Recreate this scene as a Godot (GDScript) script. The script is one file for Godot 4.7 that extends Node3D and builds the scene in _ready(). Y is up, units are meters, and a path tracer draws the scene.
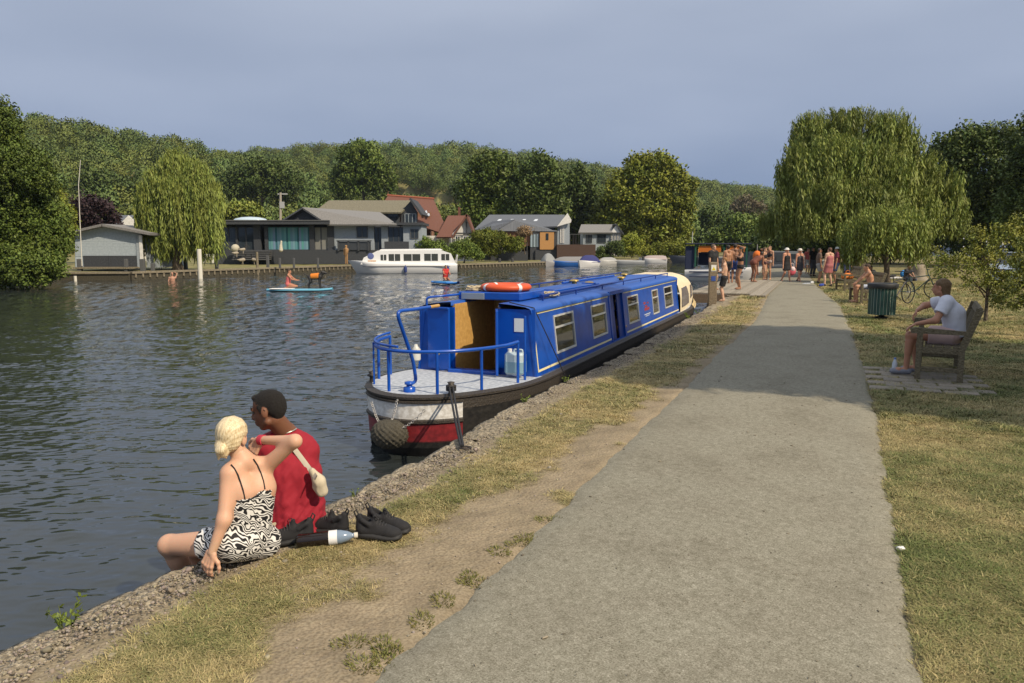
extends Node3D

const F := 750.0
const HORIZON := 246.0
const EYE := 1.75
const WATER_Y := -0.65
var rng := RandomNumberGenerator.new()
var M := {}
var taken := {}
var nz := FastNoiseLite.new()
var nz2 := FastNoiseLite.new()

# ------------------------------------------------------------------ helpers
func pitch() -> float:
	return atan((341.5 - HORIZON) / F)

func ray(px: float, py: float) -> Vector3:
	var p := pitch()
	var f := Vector3(0, -sin(p), -cos(p))
	var u := Vector3(0, cos(p), -sin(p))
	return f + Vector3.RIGHT * ((px - 512.0) / F) + u * ((341.5 - py) / F)

# the point where the sight line through a pixel meets the level y
func gp(px: float, py: float, y := 0.0) -> Vector3:
	var d := ray(px, py)
	return Vector3(0, EYE, 0) + d * ((y - EYE) / d.y)

# the point on that sight line at a given distance along -z
func zp(px: float, py: float, z: float) -> Vector3:
	var d := ray(px, py)
	return Vector3(0, EYE, 0) + d * (z / -d.z)

func lerp_table(t: Array, x: float) -> float:
	if x <= t[0][0]:
		return t[0][1] + (x - t[0][0]) * (t[1][1] - t[0][1]) / (t[1][0] - t[0][0])
	for i in range(1, t.size()):
		if x <= t[i][0] or i == t.size() - 1:
			var a: Array = t[i - 1]
			var b: Array = t[i]
			return a[1] + (x - a[0]) * (b[1] - a[1]) / (b[0] - a[0])
	return 0.0

class MB:
	var v := PackedVector3Array()
	var n := PackedVector3Array()
	var c := PackedColorArray()
	var uv := PackedVector2Array()
	var ix := PackedInt32Array()
	var xf := Transform3D()
	var col := Color.WHITE
	func vert(p: Vector3, nn: Vector3, t := Vector2.ZERO) -> int:
		v.append(xf * p)
		n.append((xf.basis * nn).normalized())
		c.append(col)
		uv.append(t)
		return v.size() - 1
	func tri(a: Vector3, b: Vector3, d: Vector3) -> void:
		var nn := (b - a).cross(d - a).normalized()
		var i := vert(a, nn)
		vert(b, nn)
		vert(d, nn)
		ix.append_array([i, i + 2, i + 1])
	func quad(a: Vector3, b: Vector3, d: Vector3, e: Vector3) -> void:   # counter-clockwise seen from outside
		var nn := (b - a).cross(d - a)
		if nn.length_squared() < 1e-14:
			nn = (d - a).cross(e - a)
		nn = nn.normalized()
		var i := vert(a, nn, Vector2(0, 0))
		vert(b, nn, Vector2(1, 0))
		vert(d, nn, Vector2(1, 1))
		vert(e, nn, Vector2(0, 1))
		ix.append_array([i, i + 2, i + 1, i, i + 3, i + 2])
	func box(ctr: Vector3, s: Vector3, b := Basis(), bev := 0.0) -> MB:
		var keep := xf
		xf = xf * Transform3D(b, ctr)
		var h := s * 0.5
		if bev <= 0.0:
			for ax in 3:
				for sg in [-1.0, 1.0]:
					var d := Vector3.ZERO
					d[ax] = h[ax] * sg
					var e := Vector3.ZERO
					e[(ax + 1) % 3] = h[(ax + 1) % 3]
					var g := Vector3.ZERO
					g[(ax + 2) % 3] = h[(ax + 2) % 3] * sg
					quad(d - e - g, d + e - g, d + e + g, d - e + g)
		else:
			var w := minf(bev, minf(h.x, minf(h.y, h.z)) * 0.9)
			for ax in 3:
				var a1 := (ax + 1) % 3
				var a2 := (ax + 2) % 3
				for sg in [-1.0, 1.0]:
					var d := Vector3.ZERO
					d[ax] = h[ax] * sg
					var e := Vector3.ZERO
					e[a1] = h[a1] - w
					var g := Vector3.ZERO
					g[a2] = (h[a2] - w) * sg
					quad(d - e - g, d + e - g, d + e + g, d - e + g)
				# edges that run along ax
				for s1 in [-1.0, 1.0]:
					for s2 in [-1.0, 1.0]:
						var p := Vector3.ZERO
						p[a1] = s1 * h[a1]
						p[a2] = s2 * (h[a2] - w)
						var q := Vector3.ZERO
						q[a1] = s1 * (h[a1] - w)
						q[a2] = s2 * h[a2]
						var l := Vector3.ZERO
						l[ax] = h[ax] - w
						if s1 * s2 > 0:
							quad(p - l, q - l, q + l, p + l) if false else quad(p + l, p - l, q - l, q + l)
						else:
							quad(p - l, p + l, q + l, q - l)
			for sx in [-1.0, 1.0]:
				for sy in [-1.0, 1.0]:
					for sz in [-1.0, 1.0]:
						var a := Vector3(sx * h.x, sy * (h.y - w), sz * (h.z - w))
						var b2 := Vector3(sx * (h.x - w), sy * h.y, sz * (h.z - w))
						var d2 := Vector3(sx * (h.x - w), sy * (h.y - w), sz * h.z)
						if sx * sy * sz > 0:
							tri(a, b2, d2)
						else:
							tri(a, d2, b2)
		xf = keep
		return self
	# a tube through points; radii one number or one per point
	func tube(p: Array, r, seg := 8, caps := true) -> MB:
		var m := p.size()
		var up := Vector3.UP
		var t0: Vector3 = (p[1] - p[0]).normalized()
		if absf(t0.dot(up)) > 0.95:
			up = Vector3.RIGHT
		var side := t0.cross(up).normalized()
		var first := v.size()
		for i in m:
			var t: Vector3
			if i == 0:
				t = (p[1] - p[0]).normalized()
			elif i == m - 1:
				t = (p[m - 1] - p[m - 2]).normalized()
			else:
				t = ((p[i + 1] - p[i]).normalized() + (p[i] - p[i - 1]).normalized()).normalized()
			side = (side - t * side.dot(t)).normalized()
			var o := t.cross(side)
			var rr: float = r[i] if r is Array else r
			for k in seg:
				var a := TAU * k / seg
				var d := side * cos(a) + o * sin(a)
				vert(p[i] + d * rr, d, Vector2(float(k) / seg, float(i) / (m - 1)))
		for i in m - 1:
			for k in seg:
				var a := first + i * seg + k
				var b := first + i * seg + (k + 1) % seg
				ix.append_array([a, b + seg, b, a, a + seg, b + seg])
		if caps:
			for e in [0, m - 1]:
				var t: Vector3 = (p[0] - p[1]).normalized() if e == 0 else (p[m - 1] - p[m - 2]).normalized()
				var ci := vert(p[e], t)
				var ring: Array[int] = []
				for k in seg:
					var q: int = first + e * seg + k
					v.append(v[q])
					n.append((xf.basis * t).normalized())
					c.append(col)
					uv.append(Vector2.ZERO)
					ring.append(v.size() - 1)
				for k in seg:
					if e == 0:
						ix.append_array([ci, ring[k], ring[(k + 1) % seg]])
					else:
						ix.append_array([ci, ring[(k + 1) % seg], ring[k]])
		return self
	# profile of Vector2(radius, y), turned about y
	func lathe(pr: Array, seg := 16) -> MB:
		var first := v.size()
		var m := pr.size()
		for i in m:
			var a: Vector2 = pr[maxi(i - 1, 0)]
			var b: Vector2 = pr[mini(i + 1, m - 1)]
			var d := (b - a).normalized()
			for k in seg + 1:
				var g := TAU * k / seg
				vert(Vector3(pr[i].x * cos(g), pr[i].y, pr[i].x * sin(g)), Vector3(d.y * cos(g), -d.x, d.y * sin(g)), Vector2(float(k) / seg, float(i) / (m - 1)))
		for i in m - 1:
			for k in seg:
				var a := first + i * (seg + 1) + k
				ix.append_array([a, a + 1, a + seg + 2, a, a + seg + 2, a + seg + 1])
		return self
	func ell(ctr: Vector3, r: Vector3, seg := 12, b := Basis()) -> MB:
		var keep := xf
		xf = xf * Transform3D(b, ctr)
		var rows := maxi(4, seg / 2)
		var first := v.size()
		for i in rows + 1:
			var a := PI * i / rows - PI / 2
			for k in seg + 1:
				var g := TAU * k / seg
				var d := Vector3(cos(a) * cos(g), sin(a), cos(a) * sin(g))
				vert(d * r, d / r, Vector2(float(k) / seg, float(i) / rows))
		for i in rows:
			for k in seg:
				var a := first + i * (seg + 1) + k
				ix.append_array([a, a + 1, a + seg + 2, a, a + seg + 2, a + seg + 1])
		xf = keep
		return self
	# polygon in x, y (counter-clockwise seen from +z) with thickness along z from -d/2 to d/2
	func prism(poly: PackedVector2Array, d: float, b := Transform3D()) -> MB:
		var keep := xf
		xf = xf * b
		if not Geometry2D.is_polygon_clockwise(poly):
			pass
		else:
			poly = poly.duplicate()
			poly.reverse()
		var t := Geometry2D.triangulate_polygon(poly)
		for sg in [1.0, -1.0]:
			var first := v.size()
			for q in poly:
				vert(Vector3(q.x, q.y, d * 0.5 * sg), Vector3(0, 0, sg))
			for i in range(0, t.size(), 3):
				var a := poly[t[i]]
				var bb := poly[t[i + 1]]
				var cc := poly[t[i + 2]]
				var ccw := (bb - a).cross(cc - a) > 0
				if ccw == (sg > 0):
					ix.append_array([first + t[i], first + t[i + 2], first + t[i + 1]])
				else:
					ix.append_array([first + t[i], first + t[i + 1], first + t[i + 2]])
		for i in poly.size():
			var a := poly[i]
			var e := poly[(i + 1) % poly.size()]
			quad(Vector3(a.x, a.y, d / 2), Vector3(a.x, a.y, -d / 2), Vector3(e.x, e.y, -d / 2), Vector3(e.x, e.y, d / 2))
		xf = keep
		return self
	# a sheet from rows of points, smooth; flip when the rows run so that the normal comes out inside
	func sheet(rows: Array, flip := false, closed := false) -> MB:
		var first := v.size()
		var nr := rows.size()
		var nc: int = rows[0].size()
		for i in nr:
			for k in nc:
				var k0 := k - 1
				var k1 := k + 1
				if closed:
					k0 = (k - 1 + nc) % nc
					k1 = (k + 1) % nc
				else:
					k0 = maxi(k0, 0)
					k1 = mini(k1, nc - 1)
				var du: Vector3 = rows[i][k1] - rows[i][k0]
				var dv: Vector3 = rows[mini(i + 1, nr - 1)][k] - rows[maxi(i - 1, 0)][k]
				var nn := du.cross(dv)
				if nn.length_squared() < 1e-16:
					nn = Vector3.UP
				if flip:
					nn = -nn
				vert(rows[i][k], nn.normalized(), Vector2(float(k) / (nc - 1), float(i) / (nr - 1)))
		for i in nr - 1:
			for k in (nc if closed else nc - 1):
				var a := first + i * nc + k
				var b := first + i * nc + (k + 1) % nc
				if flip:
					ix.append_array([a, b, b + nc, a, b + nc, a + nc])
				else:
					ix.append_array([a, b + nc, b, a, a + nc, b + nc])
		return self
	func mesh() -> ArrayMesh:
		var arr := []
		arr.resize(Mesh.ARRAY_MAX)
		arr[Mesh.ARRAY_VERTEX] = v
		arr[Mesh.ARRAY_NORMAL] = n
		arr[Mesh.ARRAY_COLOR] = c
		arr[Mesh.ARRAY_TEX_UV] = uv
		arr[Mesh.ARRAY_INDEX] = ix
		var m := ArrayMesh.new()
		m.add_surface_from_arrays(Mesh.PRIMITIVE_TRIANGLES, arr)
		return m

func numbered(called: String) -> String:
	if not taken.has(called):
		taken[called] = 0
		return called
	taken[called] += 1
	return "%s_%03d" % [called, taken[called]]

func meta(o: Node, label: String, category := "", group := "", kind := "") -> void:
	if label:
		o.set_meta("label", label)
	if category:
		o.set_meta("category", category)
	if group:
		o.set_meta("group", group)
	if kind:
		o.set_meta("kind", kind)

func thing(called: String, label: String, category: String, at := Vector3.ZERO, turn := 0.0, group := "") -> Node3D:
	var o := Node3D.new()
	o.name = numbered(called)
	add_child(o)
	o.position = at
	o.rotation.y = turn
	meta(o, label, category, group)
	return o

func part(parent: Node, called: String, b, m: Material, label := "") -> MeshInstance3D:
	var o := MeshInstance3D.new()
	o.name = called
	o.mesh = b.mesh() if b is MB else b
	o.material_override = m
	parent.add_child(o, true)
	if label:
		o.set_meta("label", label)
	return o

func solo(called: String, b, m: Material, label: String, category: String, at := Vector3.ZERO, turn := 0.0, group := "") -> MeshInstance3D:
	var o := part(self, numbered(called), b, m)
	o.position = at
	o.rotation.y = turn
	meta(o, label, category, group)
	return o

func structure(called: String, b, m: Material) -> MeshInstance3D:
	var o := part(self, called, b, m)
	o.set_meta("kind", "structure")
	return o

func copies(parent: Node, called: String, mesh: Mesh, m: Material, where: Array, tints: PackedColorArray) -> MultiMeshInstance3D:
	var mm := MultiMesh.new()
	mm.transform_format = MultiMesh.TRANSFORM_3D
	mm.use_colors = true
	mm.mesh = mesh
	mm.instance_count = where.size()
	for i in where.size():
		mm.set_instance_transform(i, where[i])
		mm.set_instance_color(i, tints[i])
	var o := MultiMeshInstance3D.new()
	o.name = called
	o.multimesh = mm
	o.material_override = m
	parent.add_child(o, true)
	return o

# ------------------------------------------------------------------ materials (colours given as real-world base colours)
func mat(r: float, g: float, b: float, rough := 0.7, metal := 0.0) -> StandardMaterial3D:
	var m := StandardMaterial3D.new()
	m.albedo_color = Color(r, g, b).linear_to_srgb()
	m.roughness = rough
	m.metallic = metal
	return m

func noise_tex(freq: float, ramp: Array, size := 512, sd := 1, kind := FastNoiseLite.TYPE_SIMPLEX_SMOOTH, oct := 4) -> NoiseTexture2D:
	var f := FastNoiseLite.new()
	f.noise_type = kind
	f.seed = sd
	f.frequency = freq
	f.fractal_octaves = oct
	var t := NoiseTexture2D.new()
	t.width = size
	t.height = size
	t.seamless = true
	t.noise = f
	if ramp:
		var g := Gradient.new()
		var off := PackedFloat32Array()
		var cs := PackedColorArray()
		for e in ramp:
			off.append(e[0])
			cs.append(Color(e[1], e[2], e[3]).linear_to_srgb())
		g.offsets = off
		g.colors = cs
		t.color_ramp = g
	return t

# a mottled surface: two base colours mixed by noise, mapped by world position; size = metres that one tile covers
func mottled(a: Array, b: Array, rough: float, size: float, freq := 0.02, bump := 0.0, sd := 1) -> StandardMaterial3D:
	var m := StandardMaterial3D.new()
	m.roughness = rough
	m.albedo_texture = noise_tex(freq, [[0.2, a[0], a[1], a[2]], [0.8, b[0], b[1], b[2]]], 512, sd)
	m.uv1_triplanar = true
	m.uv1_world_triplanar = true
	m.uv1_scale = Vector3.ONE / size
	if bump > 0.0:
		m.heightmap_enabled = true
		m.heightmap_scale = bump
		m.heightmap_texture = M["bump_tex"]
	return m

func leafy(back := 0.35, rough := 0.55) -> StandardMaterial3D:
	var m := StandardMaterial3D.new()
	m.vertex_color_use_as_albedo = true
	m.roughness = rough
	m.metallic_specular = 0.35
	m.backlight_enabled = true
	m.backlight = Color(back, back, back * 0.4)
	return m

func tinted(rough := 0.8) -> StandardMaterial3D:
	var m := StandardMaterial3D.new()
	m.vertex_color_use_as_albedo = true
	m.roughness = rough
	return m
# ------------------------------------------------------------------ camera, light, air
func make_camera_and_light() -> void:
	var cam := Camera3D.new()
	cam.name = "camera"
	cam.fov = 48.963
	cam.near = 0.05
	cam.far = 4000.0
	add_child(cam)
	cam.position = Vector3(0, EYE, 0)
	cam.rotation.x = -pitch()
	cam.current = true
	var sun := DirectionalLight3D.new()
	sun.name = "sun"
	sun.light_energy = 1.6
	sun.light_color = Color(1.0, 0.93, 0.82)
	sun.light_angular_distance = 0.6
	sun.shadow_enabled = true
	add_child(sun)
	sun.look_at_from_position(Vector3(55.7, 66.9, 49.0), Vector3.ZERO)
	var sky := ProceduralSkyMaterial.new()
	sky.sky_top_color = Color(0.97, 0.99, 1.03)
	sky.sky_horizon_color = Color(0.475, 0.58, 0.745)
	sky.sky_curve = 0.40
	sky.ground_bottom_color = Color(0.3, 0.3, 0.27)
	sky.ground_horizon_color = Color(0.5, 0.55, 0.6)
	sky.sun_angle_max = 1.0
	sky.sky_cover = thin_cloud()
	sky.sky_cover_modulate = Color(1, 1, 1, 0.11)
	var env := Environment.new()
	env.background_mode = Environment.BG_SKY
	env.sky = Sky.new()
	env.sky.sky_material = sky
	env.background_energy_multiplier = 0.82
	env.tonemap_mode = Environment.TONE_MAPPER_LINEAR
	env.tonemap_exposure = 0.94
	env.fog_enabled = true
	env.fog_density = 0.0001
	env.fog_light_color = Color(0.80, 0.87, 0.96)
	env.sdfgi_enabled = true
	env.ssao_enabled = true
	env.ssil_enabled = true
	var we := WorldEnvironment.new()
	we.name = "world_environment"
	we.environment = env
	add_child(we)

# faint streaks of high cloud, the same all round
func thin_cloud() -> ImageTexture:
	var f := FastNoiseLite.new()
	f.seed = 5
	f.frequency = 0.9
	f.fractal_octaves = 5
	var im := Image.create(1024, 512, false, Image.FORMAT_RGBA8)
	for y in 512:
		var e := (0.5 - y / 512.0) * PI
		for x in 1024:
			var a := TAU * x / 1024.0
			var v := clampf(f.get_noise_3d(cos(a) * cos(e) * 1.6, sin(e) * 7.0, sin(a) * cos(e) * 1.6) * 0.9 + 0.42, 0.0, 1.0)
			im.set_pixel(x, y, Color(1, 1, 1, v))
	return ImageTexture.create_from_image(im)

func make_materials() -> void:
	M.bump_tex = noise_tex(0.03, [], 512, 9, FastNoiseLite.TYPE_SIMPLEX_SMOOTH, 5)
	M.leaf = leafy()
	M.tint = tinted()
	M.bark = mottled([0.06, 0.045, 0.03], [0.16, 0.13, 0.10], 0.9, 1.2, 0.03, 2.0, 3)
	M.bark_dark = mottled([0.03, 0.024, 0.018], [0.08, 0.065, 0.05], 0.9, 1.2, 0.03, 2.0, 4)

# ------------------------------------------------------------------ near bank
const QUAY := [[-60.0, 19.8], [-33.0, 10.2], [-24.48, 6.8], [-19.99, 5.03], [-16.51, 3.59], [-11.38, 1.52], [-9.24, 0.5], [-7.91, -0.06], [-6.35, -0.6], [-5.31, -1.04], [-5.03, -1.2], [-4.31, -1.57], [-3.79, -1.88], [-3.3, -2.1], [-3.04, -2.22], [0.0, -3.3], [8.0, -6.2]]
const PATH_L := [[-80.0, 27.5], [-52.0, 17.8], [-38.0, 12.9], [-29.8, 10.2], [-25.43, 8.68], [-18.12, 5.97], [-11.38, 3.08], [-7.74, 1.56], [-4.93, 0.39], [-2.83, -0.54], [0.0, -1.7], [8.0, -5.0]]
const PATH_R := [[-80.0, 30.0], [-52.0, 20.3], [-34.0, 13.7], [-22.0, 9.61], [-14.76, 6.74], [-7.44, 3.7], [-5.48, 2.8], [-3.98, 2.15], [-2.87, 1.65], [0.0, 0.45], [8.0, -2.9]]

func quay_x(z: float) -> float:
	return lerp_table(QUAY, z)

func path_l(z: float) -> float:
	return lerp_table(PATH_L, z) + nz.get_noise_2d(z * 160.0, 7.0) * 0.05 + nz.get_noise_2d(z * 700.0, 9.0) * 0.03 + nz.get_noise_2d(z * 40.0, 17.0) * 0.05

func path_r(z: float) -> float:
	return lerp_table(PATH_R, z) + nz.get_noise_2d(z * 160.0, 37.0) * 0.06 + nz.get_noise_2d(z * 700.0, 39.0) * 0.035 + nz.get_noise_2d(z * 40.0, 57.0) * 0.06

# how much turf grows at a spot of the near bank, 0 bare to 1 thick
func turf(x: float, z: float) -> float:
	var l := lerp_table(PATH_L, z)
	var r := lerp_table(PATH_R, z)
	var q := quay_x(z)
	var k := nz.get_noise_2d(x * 60.0, z * 60.0) * 0.6 + nz.get_noise_2d(x * 190.0, z * 190.0) * 0.4
	if x > (l + r) / 2:
		return clampf((x - r) / 0.12 + 0.3, 0.0, 1.0) * clampf(0.93 + k * 0.6, 0.0, 1.0)
	var w := l - q
	var t := (x - q) / maxf(w, 0.3)
	# stony edge, then turf, then the worn earth beside the path, widest near the camera
	var edge := clampf((x - q - 0.34 - k * 0.28) / 0.22, 0.0, 1.0)
	var worn := lerp_table([[-30.0, 0.02], [-14.0, 0.04], [-8.0, 0.10], [-6.5, 0.26], [-5.0, 0.34], [-3.4, 0.37], [-2.8, 0.28], [0.0, 0.25]], z)
	var inner := clampf((1.0 - worn - t + k * 0.30) / 0.14, 0.0, 1.0)
	var mid := clampf(0.86 + k * 0.9, 0.0, 1.0)
	var far_in := clampf((0.0 + k - 0.26) / 0.1, 0.0, 1.0) * 0.7   # stray tufts in the worn earth
	return clampf(edge * maxf(inner * mid, far_in), 0.0, 1.0)

# share of living green among the dry blades
func green(x: float, z: float) -> float:
	var k := nz2.get_noise_2d(x * 55.0, z * 55.0) * 0.7 + nz2.get_noise_2d(x * 150.0 + 80.0, z * 150.0) * 0.5
	var base := 0.34
	if x > lerp_table(PATH_R, z):
		base = 0.56
	else:
		base = 0.34
	return clampf(base + k * 0.75, 0.0, 1.0)

func bank_height(x: float, z: float) -> float:
	var q := quay_x(z)
	var d := x - q
	var h := nz.get_noise_2d(x * 35.0, z * 35.0) * 0.035 + nz.get_noise_2d(x * 220.0, z * 220.0) * 0.008
	var l := lerp_table(PATH_L, z)
	var r := lerp_table(PATH_R, z)
	var near_path := clampf(1.0 - maxf(l - x, x - r) / 0.35, 0.0, 1.0)
	h *= 1.0 - near_path
	h -= 0.03 * clampf(1.0 - maxf(l - x, x - r) / 0.03, 0.0, 1.0)
	if d < 0.5:
		h -= (0.5 - maxf(d, 0.0)) * 0.10
	return h

func make_near_bank() -> void:
	var zs: Array[float] = []
	var z := 8.0
	while z > -2.0:
		zs.append(z)
		z -= 0.5
	while z > -130.0:
		zs.append(z)
		z -= clampf(-z * 0.011, 0.03, 2.0)
	var ts: Array[float] = []
	var t := -0.03
	while t < 130.0:
		ts.append(t)
		t += clampf(absf(t) * 0.012, 0.05, 6.0) if t > 6.0 else 0.06
	var b := MB.new()
	var earth := Color(0.30, 0.25, 0.175)
	var straw := Color(0.35, 0.275, 0.135)
	var leafc := Color(0.105, 0.13, 0.035)
	var stone := Color(0.31, 0.265, 0.19)
	for zz in zs:
		var q := quay_x(zz)
		for tt in ts:
			var x: float = q + tt
			var y := bank_height(x, zz)
			var tf := turf(x, zz)
			var g := green(x, zz)
			var k := nz2.get_noise_2d(x * 300.0, zz * 300.0)
			var c := earth.lerp(stone, clampf((0.55 - tt + k * 0.2) / 0.3, 0.0, 1.0))
			c = c.lerp(straw.lerp(leafc, g), tf * 0.85)
			c = c * (1.0 + k * 0.35)
			b.v.append(Vector3(x, y, zz))
			b.c.append(Color(c.r, c.g, c.b, 1.0))
			b.uv.append(Vector2(x, zz))
	var nc := ts.size()
	b.n.resize(b.v.size())
	for i in zs.size():
		for k in nc:
			var a := i * nc + k
			var du := b.v[a + (1 if k < nc - 1 else 0)] - b.v[a - (1 if k > 0 else 0)]
			var dv := b.v[a + (nc if i < zs.size() - 1 else 0)] - b.v[a - (nc if i > 0 else 0)]
			b.n[a] = du.cross(dv).normalized()
			if i < zs.size() - 1 and k < nc - 1:
				b.ix.append_array([a, a + nc + 1, a + 1, a, a + nc, a + nc + 1])
	M.ground = tinted(0.95)
	M.ground.metallic_specular = 0.2
	M.ground.albedo_texture = noise_tex(0.05, [[0.15, 0.55, 0.53, 0.50], [0.5, 0.82, 0.8, 0.78], [0.85, 1.0, 1.0, 0.98]], 1024, 21, FastNoiseLite.TYPE_SIMPLEX_SMOOTH, 5)
	M.ground.uv1_triplanar = true
	M.ground.uv1_world_triplanar = true
	M.ground.uv1_scale = Vector3.ONE * 0.9
	M.ground.heightmap_enabled = true
	M.ground.heightmap_scale = 0.9
	M.ground.heightmap_texture = M.bump_tex
	structure("ground", b, M.ground)
	# the paved path
	var rows := []
	var pz := 8.0
	while pz > -80.0:
		var l := path_l(pz)
		var r := path_r(pz)
		var row := PackedVector3Array()
		row.append(Vector3(l - 0.05, -0.03, pz))
		for k in 13:
			var f := k / 12.0
			var x := lerpf(l, r, f)
			row.append(Vector3(x, 0.012 + 0.025 * sin(f * PI) + nz.get_noise_2d(x * 25.0, pz * 25.0) * 0.006, pz))
		row.append(Vector3(r + 0.05, -0.03, pz))
		rows.append(row)
		pz -= clampf(absf(pz) * 0.012, 0.035, 1.0)
	var pb := MB.new()
	pb.sheet(rows)
	M.path = StandardMaterial3D.new()
	M.path.roughness = 0.93
	M.path.metallic_specular = 0.25
	M.path.albedo_texture = aggregate()
	M.path.uv1_triplanar = true
	M.path.uv1_world_triplanar = true
	M.path.uv1_scale = Vector3.ONE * 0.55
	M.path.detail_enabled = true
	M.path.detail_blend_mode = BaseMaterial3D.BLEND_MODE_MUL
	M.path.detail_uv_layer = BaseMaterial3D.DETAIL_UV_2
	M.path.detail_albedo = noise_tex(0.008, [[0.15, 0.83, 0.82, 0.80], [0.35, 0.93, 0.92, 0.91], [0.6, 0.97, 0.97, 0.96], [0.85, 1.0, 1.0, 1.0]], 1024, 33, FastNoiseLite.TYPE_SIMPLEX_SMOOTH, 5)
	M.path.uv2_triplanar = true
	M.path.uv2_world_triplanar = true
	M.path.uv2_scale = Vector3.ONE * 0.13
	structure("path", pb, M.path)

# worn tarmac: crushed stone of many sizes in a pale binder
func aggregate() -> ImageTexture:
	var layers: Array[Image] = []
	for e in [[1024, 1.0], [512, 1.0], [256, 0.7], [64, 0.6]]:
		var n: int = e[0]
		var raw := PackedByteArray()
		raw.resize(n * n)
		for i in n * n:
			raw[i] = int(clampf(128.0 + rng.randfn(0.0, 38.0) * e[1], 0.0, 255.0))
		var im := Image.create_from_data(n, n, false, Image.FORMAT_L8, raw)
		if n < 1024:
			im.resize(1024, 1024, Image.INTERPOLATE_CUBIC)
		layers.append(im)
	var a := layers[0].get_data()
	var b := layers[1].get_data()
	var c := layers[2].get_data()
	var d := layers[3].get_data()
	var out := PackedByteArray()
	out.resize(1024 * 1024 * 3)
	for i in 1024 * 1024:
		var v := (a[i] * 0.30 + b[i] * 0.35 + c[i] * 0.35 + d[i] * 0.25 - 160.0) * 0.75
		if b[i] < 52:
			v -= 22.0
		elif b[i] > 212:
			v += 16.0
		out[i * 3] = int(clampf(133.0 + v, 0.0, 255.0))
		out[i * 3 + 1] = int(clampf(129.5 + v, 0.0, 255.0))
		out[i * 3 + 2] = int(clampf(115.5 + v, 0.0, 255.0))
	return ImageTexture.create_from_image(Image.create_from_data(1024, 1024, false, Image.FORMAT_RGB8, out))

func make_turf() -> void:
	# a tuft of short blades
	var protos: Array[ArrayMesh] = []
	for vv in 3:
		var b := MB.new()
		for i in 11:
			var a := rng.randf() * TAU
			var o := Vector3(cos(a), 0, sin(a)) * rng.randf() * 0.038
			var d := Vector3(cos(a + rng.randf_range(-1.2, 1.2)), 0, sin(a + rng.randf_range(-1.2, 1.2)))
			var h := rng.randf_range(0.006, 0.020)
			var lean := rng.randf_range(0.9, 4.0) * h
			var w := d.cross(Vector3.UP).normalized() * rng.randf_range(0.0014, 0.0026)
			var tip := o + d * lean + Vector3.UP * h
			var mid := o + d * lean * 0.4 + Vector3.UP * h * 0.75
			b.tri(o - w, o + w, mid + w * 0.8)
			b.tri(o - w, mid + w * 0.8, mid - w * 0.8)
			b.tri(mid - w * 0.8, mid + w * 0.8, tip)
		for i in b.n.size():
			b.n[i] = (b.n[i] * (1.0 if b.n[i].y > 0 else -1.0) + Vector3.UP * 0.8).normalized()
		protos.append(b.mesh())
	var where := [[], [], []]
	var tint := [PackedColorArray(), PackedColorArray(), PackedColorArray()]
	var straw := Color(0.46, 0.365, 0.18)
	var leafc := Color(0.11, 0.145, 0.04)
	# bands of distance: spacing grows and tufts grow with it
	for band in [[-2.2, -4.2, 0.0135, 0.8], [-4.2, -7.0, 0.019, 0.95], [-7.0, -12.0, 0.031, 1.25], [-12.0, -20.0, 0.085, 2.0], [-20.0, -36.0, 0.17, 3.0]]:
		var z: float = band[0]
		var st: float = band[2]
		while z > band[1]:
			var q := quay_x(z)
			var l := path_l(z)
			var r := path_r(z)
			var x := q + 0.1
			var xmax := minf(r + 14.0, -z * 0.80 + 0.6)
			while x < xmax:
				if x > l + 0.02 and x < r - 0.05:
					x = r - 0.05
				var px := x + rng.randf_range(-st, st) * 0.6
				var pz := z + rng.randf_range(-st, st) * 0.6
				var tf := turf(px, pz)
				if rng.randf() < tf * 1.1:
					var g := green(px, pz)
					var sc: float = band[3] * rng.randf_range(0.6, 1.25) * (0.75 + 0.5 * g)
					var c := straw.lerp(leafc, clampf(g + rng.randf_range(-0.35, 0.35), 0.0, 1.0)) * rng.randf_range(0.6, 1.3)
					var i := rng.randi() % 3
					where[i].append(Transform3D(Basis(Vector3.UP, rng.randf() * TAU).scaled(Vector3(sc, sc * rng.randf_range(0.7, 1.3), sc)), Vector3(px, bank_height(px, pz) - 0.002, pz)))
					tint[i].append(Color(c.r, c.g, c.b))
				x += st
			z -= st
	var turf_node := Node3D.new()
	turf_node.name = "turf"
	add_child(turf_node)
	meta(turf_node, "short dry turf along both sides of the path", "grass", "", "stuff")
	M.blade = leafy(0.25, 0.7)
	var total := 0
	for i in 3:
		copies(turf_node, "blades", protos[i], M.blade, where[i], tint[i])
		total += where[i].size()
	print("tufts ", total)

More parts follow.
